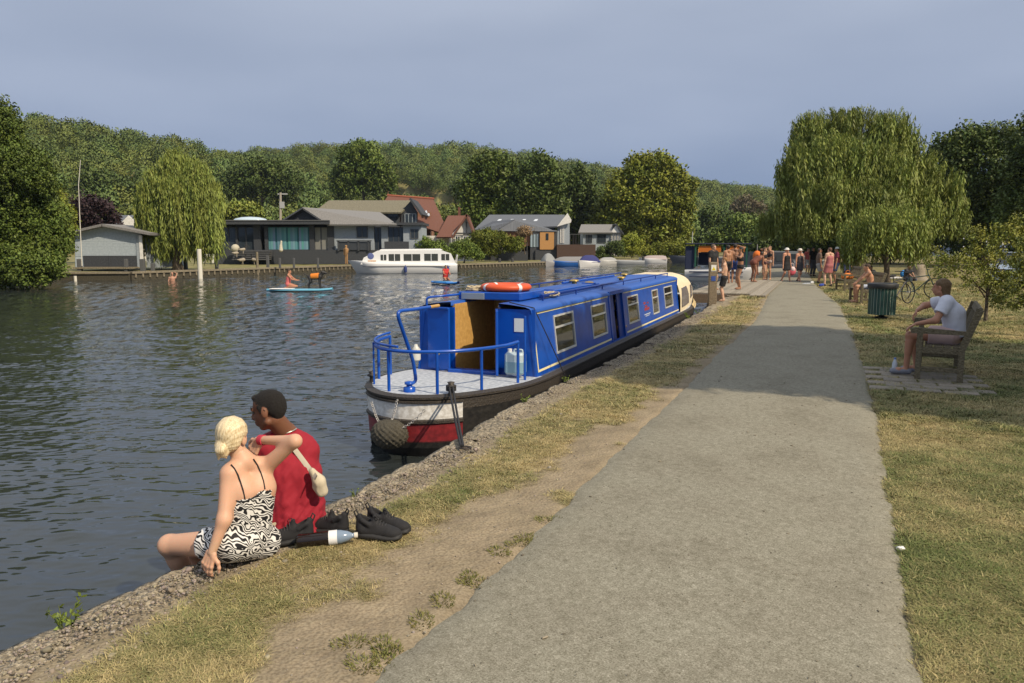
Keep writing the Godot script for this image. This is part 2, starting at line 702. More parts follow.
func make_quay() -> void:
	# the crumbling stone edge: slabs laid along the water
	var q := thing("quay_wall", "crumbling pale stone quay edge along the river", "wall")
	M.stone = mottled([0.13, 0.105, 0.07], [0.43, 0.375, 0.275], 0.95, 0.6, 0.03, 3.0, 41)
	M.stone_dark = mottled([0.10, 0.085, 0.058], [0.35, 0.30, 0.22], 0.95, 0.8, 0.035, 3.0, 42)
	var z := 2.0
	var count := 0
	while z > -62.0:
		var ln := rng.randf_range(0.42, 0.95) if z > -26.0 else 2.4
		var a := Vector3(quay_x(z), 0, z)
		var e := Vector3(quay_x(z - ln), 0, z - ln)
		var dir := (e - a).normalized()
		var side := dir.cross(Vector3.UP)   # to the right of the way along, away from the water
		var wid := rng.randf_range(0.26, 0.46)
		var rows := []
		var full := a.distance_to(e) - rng.randf_range(0.012, 0.03)
		var tilt := rng.randf_range(-0.03, 0.03)
		var drop := rng.randf_range(-0.025, 0.012)
		var nu := 22 if z > -9.0 else (10 if z > -16.0 else 4)
		for i in nu + 1:
			var f := float(i) / nu
			var row := PackedVector3Array()
			var ends := 1.0 - pow(absf(f * 2.0 - 1.0), 6.0)
			for k in 16:
				var g := k / 15.0
				var y := 0.0
				var s := 0.0
				if k < 3:         # river face
					s = -0.10 + 0.02 * k
					y = [-1.0, -0.35, -0.06][k]
				else:
					g = (k - 3) / 12.0
					s = -0.045 + wid * g
					y = 0.0 - 0.10 * pow(g, 5.0)
				var p := a + dir * (full * f + 0.01) + side * s
				var rough := nz.get_noise_3d(p.x * 420.0, y * 300.0, p.z * 420.0)
				var lump := nz2.get_noise_3d(p.x * 90.0, y * 90.0, p.z * 90.0)
				p += side * ((rough * 0.03 + lump * 0.06) if k < 5 else rough * 0.012)
				p.y = y + drop + tilt * (f - 0.5) + rough * 0.020 + lump * 0.012 + minf(nz2.get_noise_2d(p.x * 620.0, p.z * 620.0) + 0.1, 0.0) * 0.05 - (1.0 - ends) * 0.02 - 0.008
				row.append(p)
			rows.append(row)
		var b := MB.new()
		b.sheet(rows, true)
		part(q, "stone", b, M.stone if rng.randf() < 0.6 else M.stone_dark)
		count += 1
		z -= ln
	# loose rubble and grit lying on the edge
	var proto := MB.new()
	proto.ell(Vector3.ZERO, Vector3(1, 0.6, 0.8), 6)
	for i in proto.v.size():
		proto.v[i] += Vector3(nz.get_noise_3dv(proto.v[i] * 90.0), nz2.get_noise_3dv(proto.v[i] * 90.0), nz.get_noise_3dv(proto.v[i] * 70.0 + Vector3.ONE * 9)) * 0.5
	var where := []
	var tint := PackedColorArray()
	for i in 9000:
		var zz := -rng.randf_range(2.2, 20.0) if i % 3 else -rng.randf_range(2.2, 6.5)
		var far := absf(rng.randfn(0.0, 0.24))
		var x := quay_x(zz) + 0.02 + far
		if i % 30 == 0:
			x = lerpf(quay_x(zz), path_l(zz), rng.randf())
		var s := rng.randf_range(0.003, 0.010) * (2.2 if rng.randf() < 0.04 else 1.0)
		where.append(Transform3D(Basis.from_euler(Vector3(rng.randf() * 0.6, rng.randf() * TAU, rng.randf() * 0.6)) * Basis().scaled(Vector3.ONE * s), Vector3(x, maxf(bank_height(x, zz), -0.012 if x < quay_x(zz) + 0.3 else -1.0) + s * 0.2, zz)))
		var w := rng.randf_range(0.13, 0.34)
		tint.append(Color(w, w * rng.randf_range(0.80, 0.9), w * rng.randf_range(0.55, 0.75)))
	# grit, leaf bits and chips blown over the path
	for i in 1500:
		var zz := -rng.randf_range(2.4, 16.0)
		var x := lerpf(path_l(zz), path_r(zz), rng.randf() if i % 3 else (pow(rng.randf(), 5.0) if rng.randf() < 0.5 else 1.0 - pow(rng.randf(), 5.0)))
		var sg := rng.randf_range(0.0015, 0.004) * (2.5 if rng.randf() < 0.06 else 1.0)
		where.append(Transform3D(Basis(Vector3.UP, rng.randf() * TAU) * Basis().scaled(Vector3(sg * rng.randf_range(1.0, 2.2), sg * 0.7, sg)), Vector3(x, 0.016 + 0.025 * sin(clampf(inverse_lerp(path_l(zz), path_r(zz), x), 0.0, 1.0) * PI), zz)))
		var wg := rng.randf_range(0.05, 0.30)
		tint.append(Color(wg, wg * 0.85, wg * 0.6))
	var gn := copies(self, "loose_stones", proto.mesh(), M.tint, where, tint)
	meta(gn, "small loose stones and grit scattered on quay edge and path", "gravel", "", "stuff")

# ------------------------------------------------------------------ the river
func make_water() -> void:
	var w1 := FastNoiseLite.new()
	w1.noise_type = FastNoiseLite.TYPE_SIMPLEX_SMOOTH
	w1.seed = 5
	w1.frequency = 1.0
	w1.fractal_octaves = 3
	w1.fractal_gain = 0.5
	var w2 := FastNoiseLite.new()
	w2.noise_type = FastNoiseLite.TYPE_SIMPLEX_SMOOTH
	w2.seed = 8
	w2.frequency = 1.0
	w2.fractal_octaves = 2
	var rs: Array[float] = [0.5]
	var r := 2.5
	while r < 900.0:
		rs.append(r)
		r *= 1.0125 if r < 30.0 else (1.018 if r < 90.0 else 1.1)
	rs.append(2500.0)
	var na := 640
	var b := MB.new()
	var e := 0.03
	for rr in rs:
		var amp := clampf(1.0 - (rr - 60.0) / 60.0, 0.0, 1.0)
		for k in na + 1:
			var a := deg_to_rad(lerpf(-175.0, 60.0, k / float(na))) if false else deg_to_rad(lerpf(-100.0, 45.0, k / float(na)))
			var x := sin(a) * rr
			var z := -cos(a) * rr
			var hh := 0.0
			var gx := 0.0
			var gz := 0.0
			if amp > 0.0:
				# ripples run mostly along x, with a longer swell beneath
				var xa := x * 0.9 + z * 0.25
				var za := z * 0.9 - x * 0.25
				hh = wave(w1, w2, xa, za)
				var hx := (wave(w1, w2, xa + e, za) - hh) / e * amp
				var hz := (wave(w1, w2, xa, za + e) - hh) / e * amp
				gx = hx * 0.9 - hz * 0.25
				gz = hx * 0.25 + hz * 0.9
			b.v.append(Vector3(x, WATER_Y + hh * amp, z))
			b.n.append(Vector3(-gx, 1.0, -gz).normalized())
			b.uv.append(Vector2(x, z))
			b.c.append(Color.WHITE)
	var nc := na + 1
	for i in rs.size() - 1:
		for k in na:
			var a := i * nc + k
			b.ix.append_array([a, a + nc + 1, a + 1, a, a + nc, a + nc + 1])
	M.water = mat(0.028, 0.034, 0.034, 0.04)
	M.water.metallic_specular = 0.5
	M.water.normal_enabled = true
	M.water.normal_scale = 1.0
	var nt := noise_tex(0.02, [], 1024, 51, FastNoiseLite.TYPE_SIMPLEX_SMOOTH, 2)
	nt.as_normal_map = true
	nt.bump_strength = 3.0
	M.water.normal_texture = nt
	M.water.uv1_triplanar = true
	M.water.uv1_world_triplanar = true
	M.water.uv1_scale = Vector3(0.13, 0.13, 0.28)
	structure("river_water", b, M.water)
	var bed := MB.new()
	bed.quad(Vector3(-2500, -3.0, 60), Vector3(2500, -3.0, 60), Vector3(2500, -3.0, -2500), Vector3(-2500, -3.0, -2500))
	structure("riverbed", bed, mat(0.05, 0.045, 0.03, 0.95))

func wave(w1: FastNoiseLite, w2: FastNoiseLite, x: float, z: float) -> float:
	return w1.get_noise_2d(x * 0.62, z * 1.55) * 0.026 + w2.get_noise_2d(x * 0.16 + 40.0, z * 0.34) * 0.030
# ------------------------------------------------------------------ foliage
var clumps: Array[ArrayMesh] = []
var strands: Array[ArrayMesh] = []
var far_crowns: Array[ArrayMesh] = []

func rand_dir() -> Vector3:
	var y := rng.randf_range(-1.0, 1.0)
	var a := rng.randf() * TAU
	var s := sqrt(1.0 - y * y)
	return Vector3(s * cos(a), y, s * sin(a))

func add_leaf(b: MB, p: Vector3, d: Vector3, side: Vector3, ln: float, wd: float, nn: Vector3) -> void:
	var i := b.v.size()
	var q := d * ln
	var s := side * wd * 0.5
	b.v.append_array([p, p + q * 0.5 - s, p + q, p + q * 0.5 + s])
	for k in 4:
		b.n.append(nn)
		b.c.append(b.col)
		b.uv.append(Vector2.ZERO)
	var g := (q * 0.5 - s).cross(q)
	if g.dot(nn) > 0:
		b.ix.append_array([i, i + 2, i + 1, i, i + 3, i + 2])
	else:
		b.ix.append_array([i, i + 1, i + 2, i, i + 2, i + 3])

func make_foliage_protos() -> void:
	for vv in 5:
		var b := MB.new()
		for i in 26:
			var o := rand_dir()
			var p := o * pow(rng.randf(), 0.5) * 0.85
			p.y *= 0.75
			var d := (rand_dir() + o * 0.5 + Vector3.DOWN * 0.35).normalized()
			var side := d.cross(rand_dir()).normalized()
			var fn := d.cross(side)
			if fn.dot(o + Vector3.UP * 0.5) < 0:
				fn = -fn
			var w := rng.randf_range(0.72, 1.22)
			b.col = Color(w, w, w * rng.randf_range(0.8, 1.1))
			add_leaf(b, p, d, side, rng.randf_range(0.30, 0.52), rng.randf_range(0.20, 0.32), (fn * 0.5 + o * 0.7 + Vector3.UP * 0.15).normalized())
		clumps.append(b.mesh())
	for vv in 5:
		var b := MB.new()
		for twig in 3:
			var base := Vector3(rng.randf_range(-0.1, 0.1), 0, rng.randf_range(-0.1, 0.1))
			var bend := Vector3(rng.randf_range(-0.08, 0.08), 0, rng.randf_range(-0.08, 0.08))
			var ln := rng.randf_range(0.7, 1.0)
			for i in 16:
				var f := (i + rng.randf()) / 16.0
				var p := base * (1.0 - f * 0.3) + bend * f * f + Vector3.DOWN * f * ln
				var a := rng.randf() * TAU
				var d := (Vector3(cos(a), 0, sin(a)) * rng.randf_range(0.2, 0.75) + Vector3.DOWN).normalized()
				var side := d.cross(rand_dir()).normalized()
				var fn := d.cross(side)
				var o := Vector3(cos(a), 0.35, sin(a))
				if fn.dot(o) < 0:
					fn = -fn
				var w := rng.randf_range(0.7, 1.25)
				b.col = Color(w, w, w)
				add_leaf(b, p, d, side, rng.randf_range(0.09, 0.16), rng.randf_range(0.022, 0.036), (fn + o * 0.35).normalized())
		strands.append(b.mesh())
	# whole crowns for the far wood
	for vv in 6:
		var b := MB.new()
		var lobes := []
		for i in 9:
			var o := rand_dir()
			lobes.append([Vector3(o.x * 0.55, 0.15 + o.y * 0.5, o.z * 0.55), rng.randf_range(0.34, 0.55)])
		for i in 2000:
			var l: Array = lobes[rng.randi() % 9]
			var o := rand_dir()
			var p: Vector3 = l[0] + o * l[1] * rng.randf_range(0.75, 1.08)
			p.y *= 1.1
			if p.y < -0.55:
				continue
			var d := (rand_dir() + o * 0.4).normalized()
			var side := d.cross(rand_dir()).normalized()
			var fn := d.cross(side)
			if fn.dot(o) < 0:
				fn = -fn
			var w := rng.randf_range(0.65, 1.25)
			b.col = Color(w, w, w * rng.randf_range(0.75, 1.1))
			add_leaf(b, p, d, side, rng.randf_range(0.07, 0.14), rng.randf_range(0.05, 0.10), (fn * 0.4 + o * 0.9).normalized())
		far_crowns.append(b.mesh())

# lobes: [px, py, half width px, half height px, metres towards the back]
func world_lobes(lobes: Array, z: float) -> Array:
	var out := []
	for l in lobes:
		var zz: float = z + l[4]
		var p := zp(l[0], l[1], zz)
		var k := zz / F
		out.append([p, Vector3(l[2] * k, l[3] * k, (l[2] + l[3]) * 0.5 * k)])
	return out

func in_other(p: Vector3, lobes: Array, me: int, depth: float) -> bool:
	for j in lobes.size():
		if j != me and ((p - lobes[j][0]) / lobes[j][1]).length() < depth:
			return true
	return false

func trunk_mesh(base: Vector3, top: Vector3, r: float, limbs: Array) -> MB:
	var b := MB.new()
	var pts := []
	var rad := []
	var bend := Vector3(rng.randf_range(-1, 1), 0, rng.randf_range(-1, 1)) * base.distance_to(top) * 0.05
	for i in 7:
		var f := i / 6.0
		pts.append(base.lerp(top, f) + bend * sin(f * PI))
		rad.append(r * (1.0 - 0.62 * f) * (1.0 + 0.5 * pow(1.0 - f, 8.0)))
	b.tube(pts, rad, 9)
	for l in limbs:
		var f := rng.randf_range(0.45, 0.95)
		var a := base.lerp(top, f) + bend * sin(f * PI)
		var e: Vector3 = l
		var m := a.lerp(e, 0.5) + Vector3.UP * a.distance_to(e) * 0.08
		b.tube([a, a.lerp(m, 0.5), m, e], [r * 0.42, r * 0.32, r * 0.24, r * 0.08], 6)
	return b

func tree(called: String, label: String, z: float, lobes_px: Array, tone: Color, trunk_px: Vector2, trunk_r: float, opts := {}) -> Node3D:
	var lobes := world_lobes(lobes_px, z)
	var base := zp(trunk_px.x, trunk_px.y, z)
	if opts.has("base_y"):
		base.y = opts.base_y
	var node := thing(called, label, "tree", base, 0.0, opts.get("group", ""))
	var c := Vector3.ZERO
	for l in lobes:
		c += l[0]
	c /= lobes.size()
	var ends := []
	for l in lobes:
		ends.append((l[0] as Vector3) - base)
	part(node, "trunk", trunk_mesh(Vector3(0, -0.3, 0), (c - base) * Vector3(0.6, 0.9, 0.6), trunk_r, ends), M.bark)
	var size: float = opts.get("clump", clampf(z * 0.0092, 0.32, 1.5))
	var per: float = opts.get("thick", 3.1)
	var gap := 34.0 / size
	var crown := Node3D.new()
	crown.name = "crown"
	crown.set_meta("kind", "stuff")
	node.add_child(crown)
	var where := [[], [], [], [], []]
	var tint := [PackedColorArray(), PackedColorArray(), PackedColorArray(), PackedColorArray(), PackedColorArray()]
	for j in lobes.size():
		var ctr: Vector3 = lobes[j][0]
		var rr: Vector3 = lobes[j][1]
		var area := 4.0 * PI * pow((pow(rr.x * rr.y, 1.6) + pow(rr.x * rr.z, 1.6) + pow(rr.y * rr.z, 1.6)) / 3.0, 1.0 / 1.6)
		var lt := tone * rng.randf_range(0.86, 1.14)
		for i in int(area / (size * size) * per) + 6:
			var o := rand_dir()
			if o.y < -0.5 and rng.randf() < 0.6:
				o.y = -o.y
			var wob := 1.0 + nz.get_noise_3dv(o * 95.0 + ctr * 20.0) * 0.46
			var p := ctr + o * rr * rng.randf_range(0.62, 1.04) * wob
			if in_other(p, lobes, j, 0.60):
				continue
			if nz2.get_noise_3dv(p * gap) < -0.16:
				continue
			if p.y < base.y + opts.get("clear", 0.2):
				continue
			var s := size * rng.randf_range(0.65, 1.25)
			var v := rng.randi() % 5
			where[v].append(Transform3D(Basis.from_euler(Vector3(rng.randf_range(-0.5, 0.5), rng.randf() * TAU, rng.randf_range(-0.5, 0.5))) * Basis().scaled(Vector3.ONE * s), p - base))
			var w := rng.randf_range(0.78, 1.22)
			var yel := rng.randf_range(0.0, 0.22)
			tint[v].append(Color(lt.r * w * (1.0 + yel), lt.g * w, lt.b * w * (1.0 - yel * 0.5)))
	for v in 5:
		if where[v]:
			copies(crown, "leaves", clumps[v], M.leaf, where[v], tint[v])
	return node

func willow(called: String, label: String, z: float, lobes_px: Array, tone: Color, trunk_px: Vector2, trunk_r: float, low: float, opts := {}) -> Node3D:
	var lobes := world_lobes(lobes_px, z)
	var base := zp(trunk_px.x, trunk_px.y, z)
	var node := thing(called, label, "tree", base)
	var c := Vector3.ZERO
	for l in lobes:
		c += l[0]
	c /= lobes.size()
	var ends := []
	for l in lobes:
		ends.append((l[0] as Vector3) - base)
	part(node, "trunk", trunk_mesh(Vector3(0, -0.3, 0), (c - base) * Vector3(0.7, 0.8, 0.7), trunk_r, ends), M.bark)
	var crown := Node3D.new()
	crown.name = "crown"
	crown.set_meta("kind", "stuff")
	node.add_child(crown)
	var where := [[], [], [], [], []]
	var tint := [PackedColorArray(), PackedColorArray(), PackedColorArray(), PackedColorArray(), PackedColorArray()]
	var per: float = opts.get("thick", 9.0)
	var sl: float = opts.get("len", 2.2)
	for j in lobes.size():
		var ctr: Vector3 = lobes[j][0]
		var rr: Vector3 = lobes[j][1]
		var area := 2.0 * PI * (rr.x * rr.z + rr.y * rr.x)
		var lt := tone * rng.randf_range(0.88, 1.12)
		for i in int(area * per):
			var o := rand_dir()
			o.y = absf(o.y) * 1.1 - 0.35
			o = o.normalized()
			var wob := 1.0 + nz.get_noise_3dv(o * 110.0 + ctr * 30.0) * 0.5
			var p := ctr + o * rr * rng.randf_range(0.66, 1.04) * wob
			if in_other(p, lobes, j, 0.66):
				continue
			if nz2.get_noise_3d(p.x * 75.0, p.y * 22.0, p.z * 75.0) < -0.15:
				continue
			var ln := sl * rng.randf_range(0.55, 1.3)
			if o.y > 0.55:
				ln *= 0.6
			var bottom: float = low + nz.get_noise_2d(p.x * 60.0, p.z * 60.0) * 0.7
			if p.y < bottom + 0.25:
				continue
			ln = minf(ln, (p.y - bottom) * rng.randf_range(0.9, 1.05))
			var wd := clampf(ln, 1.0, 2.6)
			var out := Vector3(o.x, 0, o.z)
			var lean := Basis(Vector3.UP, rng.randf() * TAU)
			var ax := out.cross(Vector3.UP)
			if ax.length() > 0.05:
				lean = Basis(ax.normalized(), -rng.randf_range(0.0, 0.28) - 0.6 * maxf(o.y - 0.5, 0.0)) * lean
			var v := rng.randi() % 5
			where[v].append(Transform3D(lean * Basis().scaled(Vector3(wd, ln, wd)), p - base))
			var w := rng.randf_range(0.75, 1.25)
			tint[v].append(Color(lt.r * w * rng.randf_range(1.0, 1.2), lt.g * w, lt.b * w))
	for v in 5:
		if where[v]:
			copies(crown, "leaves", strands[v], M.leaf, where[v], tint[v])
	return node

# ------------------------------------------------------------------ far bank and hills
const FAR := [[-400.0, 60.0], [-120.0, -18.0], [-60.0, -38.0], [-36.0, -46.0], [-31.5, -52.5], [-27.0, -53.2], [-15.7, -73.0], [-5.5, -76.5], [3.2, -87.5], [14.5, -102.0], [25.4, -115.0], [40.0, -138.0], [60.0, -175.0], [90.0, -235.0], [150.0, -330.0], [900.0, -900.0]]
const RIDGE := [[-400.0, 108.0, 300.0], [-100.0, 124.0, 290.0], [30.0, 146.0, 300.0], [100.0, 163.0, 330.0], [170.0, 176.0, 390.0], [260.0, 170.0, 450.0], [350.0, 167.0, 480.0], [440.0, 168.0, 520.0], [500.0, 180.0, 560.0], [600.0, 195.0, 650.0], [700.0, 218.0, 800.0], [760.0, 224.0, 900.0], [1000.0, 232.0, 1000.0], [1500.0, 232.0, 1100.0]]
var ridge: Array[Vector3] = []

func far_z(x: float) -> float:
	return lerp_table(FAR, x)

func hill(x: float, z: float) -> float:
	var best := 1e9
	var h := 0.0
	var wd := 1.0
	var p := Vector2(x, z)
	for i in ridge.size() - 1:
		var a := Vector2(ridge[i].x, ridge[i].z)
		var b := Vector2(ridge[i + 1].x, ridge[i + 1].z)
		var t := clampf((p - a).dot(b - a) / (b - a).length_squared(), 0.0, 1.0)
		var d := p.distance_to(a.lerp(b, t))
		if d < best:
			best = d
			h = lerpf(ridge[i].y, ridge[i + 1].y, t)
			wd = a.lerp(b, t).length() * 0.58
	return maxf(h, 0.0) * (1.0 - smoothstep(0.0, 1.0, best / wd)) + nz.get_noise_2d(x * 1.2, z * 1.2) * 2.0 * clampf(1.0 - best / wd, 0.0, 1.0)

func far_height(x: float, z: float) -> float:
	return -0.12 + hill(x, z) + nz.get_noise_2d(x * 8.0, z * 8.0) * 0.06

func make_far_bank() -> void:
	for r in RIDGE:
		var d := ray(r[0], 246.0)
		d.y = 0.0
		d = d / -d.z * r[2]
		ridge.append(Vector3(d.x, (HORIZON - r[1]) / F * r[2] + EYE, d.z))
	var xs: Array[float] = []
	var x := -420.0
	while x < 900.0:
		xs.append(x)
		x += 1.5 if absf(x) < 40.0 else (5.0 if absf(x) < 300.0 else 15.0)
	var ds: Array[float] = [0.0, 0.5, 1.2, 2.5, 5.0, 8.0, 12.0]
	var d := 18.0
	while d < 1300.0:
		ds.append(d)
		d *= 1.065
	var rows := []
	var grass := Color(0.19, 0.17, 0.065)
	var b := MB.new()
	for dd in ds:
		var row := PackedVector3Array()
		for xx in xs:
			var z := far_z(xx) - dd
			row.append(Vector3(xx, far_height(xx, z), z))
		rows.append(row)
	b.sheet(rows)
	M.far_grass = mottled([0.11, 0.12, 0.035], [0.27, 0.22, 0.09], 0.95, 14.0, 0.03, 0.0, 61)
	structure("far_bank", b, M.far_grass)
	# timber piling that faces the river
	M.piling = mottled([0.10, 0.085, 0.055], [0.28, 0.24, 0.17], 0.9, 2.0, 0.04, 0.0, 62)
	M.piling_dark = mottled([0.03, 0.027, 0.018], [0.08, 0.07, 0.045], 0.9, 2.0, 0.04, 0.0, 63)
	var wall := thing("bank_piling", "low timber faced bank edge across the river", "wall")
	var line := []
	for f in FAR:
		if f[0] >= -60.0 and f[0] <= 60.0:
			line.append(Vector3(f[0], 0, f[1]))
	for i in line.size() - 1:
		var a: Vector3 = line[i]
		var e: Vector3 = line[i + 1]
		var dir := (e - a).normalized()
		var out := Vector3.UP.cross(dir) * -1.0
		if out.z < 0:
			out = -out
		var ln := a.distance_to(e)
		var bs := Basis(dir, Vector3.UP, dir.cross(Vector3.UP))
		var cap := MB.new()
		cap.box(a.lerp(e, 0.5) + out * 0.02 + Vector3(0, -0.13, 0), Vector3(ln, 0.16, 0.5), bs, 0.02)
		part(wall, "capping", cap, M.piling)
		var face := MB.new()
		face.box(a.lerp(e, 0.5) + out * 0.06 + Vector3(0, -0.62, 0), Vector3(ln, 0.80, 0.2), bs)
		part(wall, "facing", face, M.piling_dark)
		if i > 2 and i < 7:
			var n := int(ln / 0.55)
			for k in n:
				var s := MB.new()
				s.box(a + dir * (k + 0.5) * ln / n + out * 0.2 + Vector3(0, -0.34, 0), Vector3(0.12, 0.28, 0.1), bs)
				part(wall, "pile", s, M.piling)

func make_woods() -> void:
	var where := [[], [], [], [], [], []]
	var tint := [PackedColorArray(), PackedColorArray(), PackedColorArray(), PackedColorArray(), PackedColorArray(), PackedColorArray()]
	var leaf_tone := Color(0.132, 0.178, 0.047)
	var px := -260.0
	while px < 1320.0:
		var z := 130.0
		while z < 1050.0:
			var step := 6.5 + z * 0.006
			var dpx := step / z * F
			# keep to a jittered lattice in world metres along each sight line
			var p := Vector3((px + rng.randf_range(-0.5, 0.5) * 14.0 - 512.0) / F * z, 0, -z + rng.randf_range(-0.5, 0.5) * step)
			var back := far_z(p.x) - p.z
			var h := hill(p.x, p.z)
			if back > 38.0 and (h > 0.3 or z > 150.0) and rng.randf() < clampf(14.0 / dpx, 0.0, 1.0) * 1.15:
				var s := rng.randf_range(3.4, 6.2) * (1.0 if z < 450.0 else 1.25)
				var v := rng.randi() % 6
				where[v].append(Transform3D(Basis(Vector3.UP, rng.randf() * TAU).scaled(Vector3(s, s * rng.randf_range(0.85, 1.25), s)), Vector3(p.x, h + s * 0.66, p.z)))
				var w := rng.randf_range(0.82, 1.18)
				var yellow := rng.randf_range(-0.14, 0.18)
				var c := Color(leaf_tone.r * w * (1.0 + yellow), leaf_tone.g * w, leaf_tone.b * w * (1.0 - yellow))
				tint[v].append(Color(c.r, c.g, c.b))
			z += step * 0.8
		px += 14.0
	var wood := Node3D.new()
	wood.name = "hillside_wood"
	add_child(wood)
	meta(wood, "dense green wood covering the hills behind the houses", "woodland", "", "stuff")
	var total := 0
	for v in 6:
		copies(wood, "crowns", far_crowns[v], M.leaf, where[v], tint[v])
		total += where[v].size()
	print("wood ", total)

func make_trees() -> void:
	var deep := Color(0.075, 0.12, 0.03)
	var mid := Color(0.105, 0.165, 0.034)
	var gold := Color(0.18, 0.225, 0.032)
	var wil := Color(0.20, 0.265, 0.058)
	tree("riverside_tree", "dark leafy tree overhanging the water beside the grey boathouse", 44.0, [[-40, 250, 55, 45, 0], [10, 262, 48, 26, -1], [30, 268, 34, 17, -2], [5, 215, 52, 36, 0], [-40, 180, 60, 60, 1], [18, 175, 34, 26, -1], [-15, 135, 34, 34, 0], [48, 240, 20, 28, 0], [40, 210, 20, 20, 0]], mid, Vector2(-20, 280), 0.35, {"clump": 0.36, "thick": 3.0, "clear": -0.45, "base_y": -0.3})
	willow("weeping_willow", "weeping willow on the far bank beside the grey boathouse", 59.0, [[176, 162, 15, 14, 0], [164, 176, 14, 16, 0], [194, 172, 14, 16, 0], [178, 185, 20, 24, 0], [151, 196, 10, 22, 0], [204, 190, 12, 22, 0], [165, 208, 14, 24, 0], [192, 208, 16, 26, 0], [214, 202, 6, 20, 0], [142, 204, 5, 16, 0]], wil, Vector2(178, 266), 0.3, 0.5, {"thick": 30.0, "len": 3.8})
	tree("copper_beech", "dark purple leaved tree behind the grey boathouse", 82.0, [[92, 214, 20, 18, 0], [104, 222, 14, 14, 0], [80, 224, 12, 12, 0]], Color(0.028, 0.017, 0.022), Vector2(92, 262), 0.3)
	tree("round_willow_bush", "pale green dome shaped tree behind the flat roofed house", 98.0, [[240, 214, 20, 10, 0], [228, 218, 10, 8, 0], [252, 216, 9, 8, 0]], wil * 0.95, Vector2(240, 258), 0.25)
	tree("yellow_green_tree", "yellow green tree between the overhanging tree and copper beech", 75.0, [[55, 225, 20, 22, 0], [40, 200, 22, 24, 3], [66, 238, 9, 12, 0]], gold, Vector2(55, 264), 0.25)
	tree("hillside_tree", "tall oak on the slope above the flat roofed house", 190.0, [[362, 168, 22, 25, 0], [345, 182, 14, 18, 0], [380, 180, 14, 18, 0]], mid, Vector2(362, 222), 0.5)
	tree("hillside_tree", "dark tree on the slope above the far willow", 200.0, [[262, 178, 22, 18, 0], [240, 188, 18, 16, 0], [285, 186, 16, 16, 0]], deep, Vector2(262, 225), 0.5)
	tree("hillside_tree", "dark broad tree on the slope left of the far willow", 180.0, [[120, 196, 24, 16, 0], [98, 186, 18, 16, 0]], deep, Vector2(112, 230), 0.5)
	tree("broad_tree", "broad green tree rising behind the slate roofed house", 138.0, [[492, 178, 26, 24, 0], [476, 196, 18, 24, 0], [508, 200, 22, 26, 0], [490, 216, 26, 20, 0]], mid * 0.95, Vector2(492, 248), 0.5)
	tree("broad_tree", "dark green tree behind the slate roofed house gable", 134.0, [[540, 182, 22, 24, 0], [525, 205, 18, 22, 0], [550, 210, 18, 20, 0]], deep, Vector2(540, 248), 0.5)
	tree("broad_tree", "dark blue green tree between slate house and round tree", 146.0, [[576, 192, 20, 24, 0], [585, 215, 18, 20, 0], [565, 215, 14, 18, 0]], deep, Vector2(576, 248), 0.5)
	tree("pale_tree", "small pale green tree behind the little half timbered house", 136.0, [[610, 212, 13, 13, 0], [604, 226, 14, 12, 0]], gold * 0.8, Vector2(608, 248), 0.2)
	tree("round_lime_tree", "great round yellow green tree with a domed crown", 134.0, [[650, 178, 28, 24, 0], [628, 196, 24, 24, 0], [672, 196, 22, 26, 0], [648, 205, 32, 28, 0], [620, 220, 18, 20, 0], [676, 220, 16, 22, 0], [650, 232, 34, 16, 0]], gold * 0.92, Vector2(650, 250), 0.6, {"thick": 3.0})
	tree("waterside_tree", "blue green tree beyond the round tree near the moorings", 185.0, [[712, 225, 16, 16, 0], [700, 236, 14, 12, 0], [728, 234, 14, 12, 0]], deep * 1.1, Vector2(712, 252), 0.3)
	tree("waterside_tree", "light green tree at the river bend behind the bathers", 150.0, [[742, 232, 24, 16, 0], [720, 240, 16, 10, 0], [764, 238, 16, 12, 0]], mid, Vector2(742, 254), 0.3)
	tree("waterside_tree", "sparse grey branched tree on the skyline left of the great willow", 230.0, [[745, 206, 13, 10, 0], [735, 212, 8, 8, 0], [756, 210, 8, 8, 0]], Color(0.12, 0.11, 0.075), Vector2(745, 248), 0.4, {"thick": 0.8})
	# bushes and hedges in the far gardens
	tree("clipped_bush", "round clipped bush under the red roofed house", 82.0, [[437, 253, 13, 10, 0], [430, 256, 9, 8, 0]], mid, Vector2(437, 260), 0.08, {"clump": 0.42})
	tree("clipped_bush", "taller round bush beside the white gable end", 84.0, [[462, 253, 14, 11, 0], [472, 256, 10, 8, 0]], mid * 1.1, Vector2(464, 260), 0.08, {"clump": 0.42})
	tree("garden_hedge", "bright green sloping hedge before the brick wing", 92.0, [[484, 241, 13, 12, 0], [498, 243, 12, 10, 0], [513, 245, 11, 8, 0], [486, 250, 14, 9, 0]], Color(0.13, 0.17, 0.025), Vector2(490, 256), 0.08, {"clump": 0.45})
	tree("flowering_shrub", "pale flowering climber against the brick wing", 94.0, [[525, 232, 7, 5, 0], [521, 236, 4, 4, 0]], Color(0.24, 0.19, 0.12), Vector2(525, 252), 0.06, {"clump": 0.35})
	tree("garden_shrub", "yellow green shrub below the round lime tree", 112.0, [[632, 245, 10, 11, 0], [623, 249, 8, 8, 0]], gold * 1.3, Vector2(632, 256), 0.06, {"clump": 0.5})
	tree("garden_shrub", "dark garden shrub beside the half timbered house", 108.0, [[614, 251, 10, 9, 0], [604, 254, 8, 7, 0]], deep, Vector2(612, 258), 0.06, {"clump": 0.5})
	tree("garden_shrub", "tall reeds and shrubs along the moorings", 124.0, [[665, 250, 14, 7, 0], [682, 250, 14, 8, 0], [648, 252, 10, 5, 0]], gold * 0.9, Vector2(668, 258), 0.06, {"clump": 0.55})
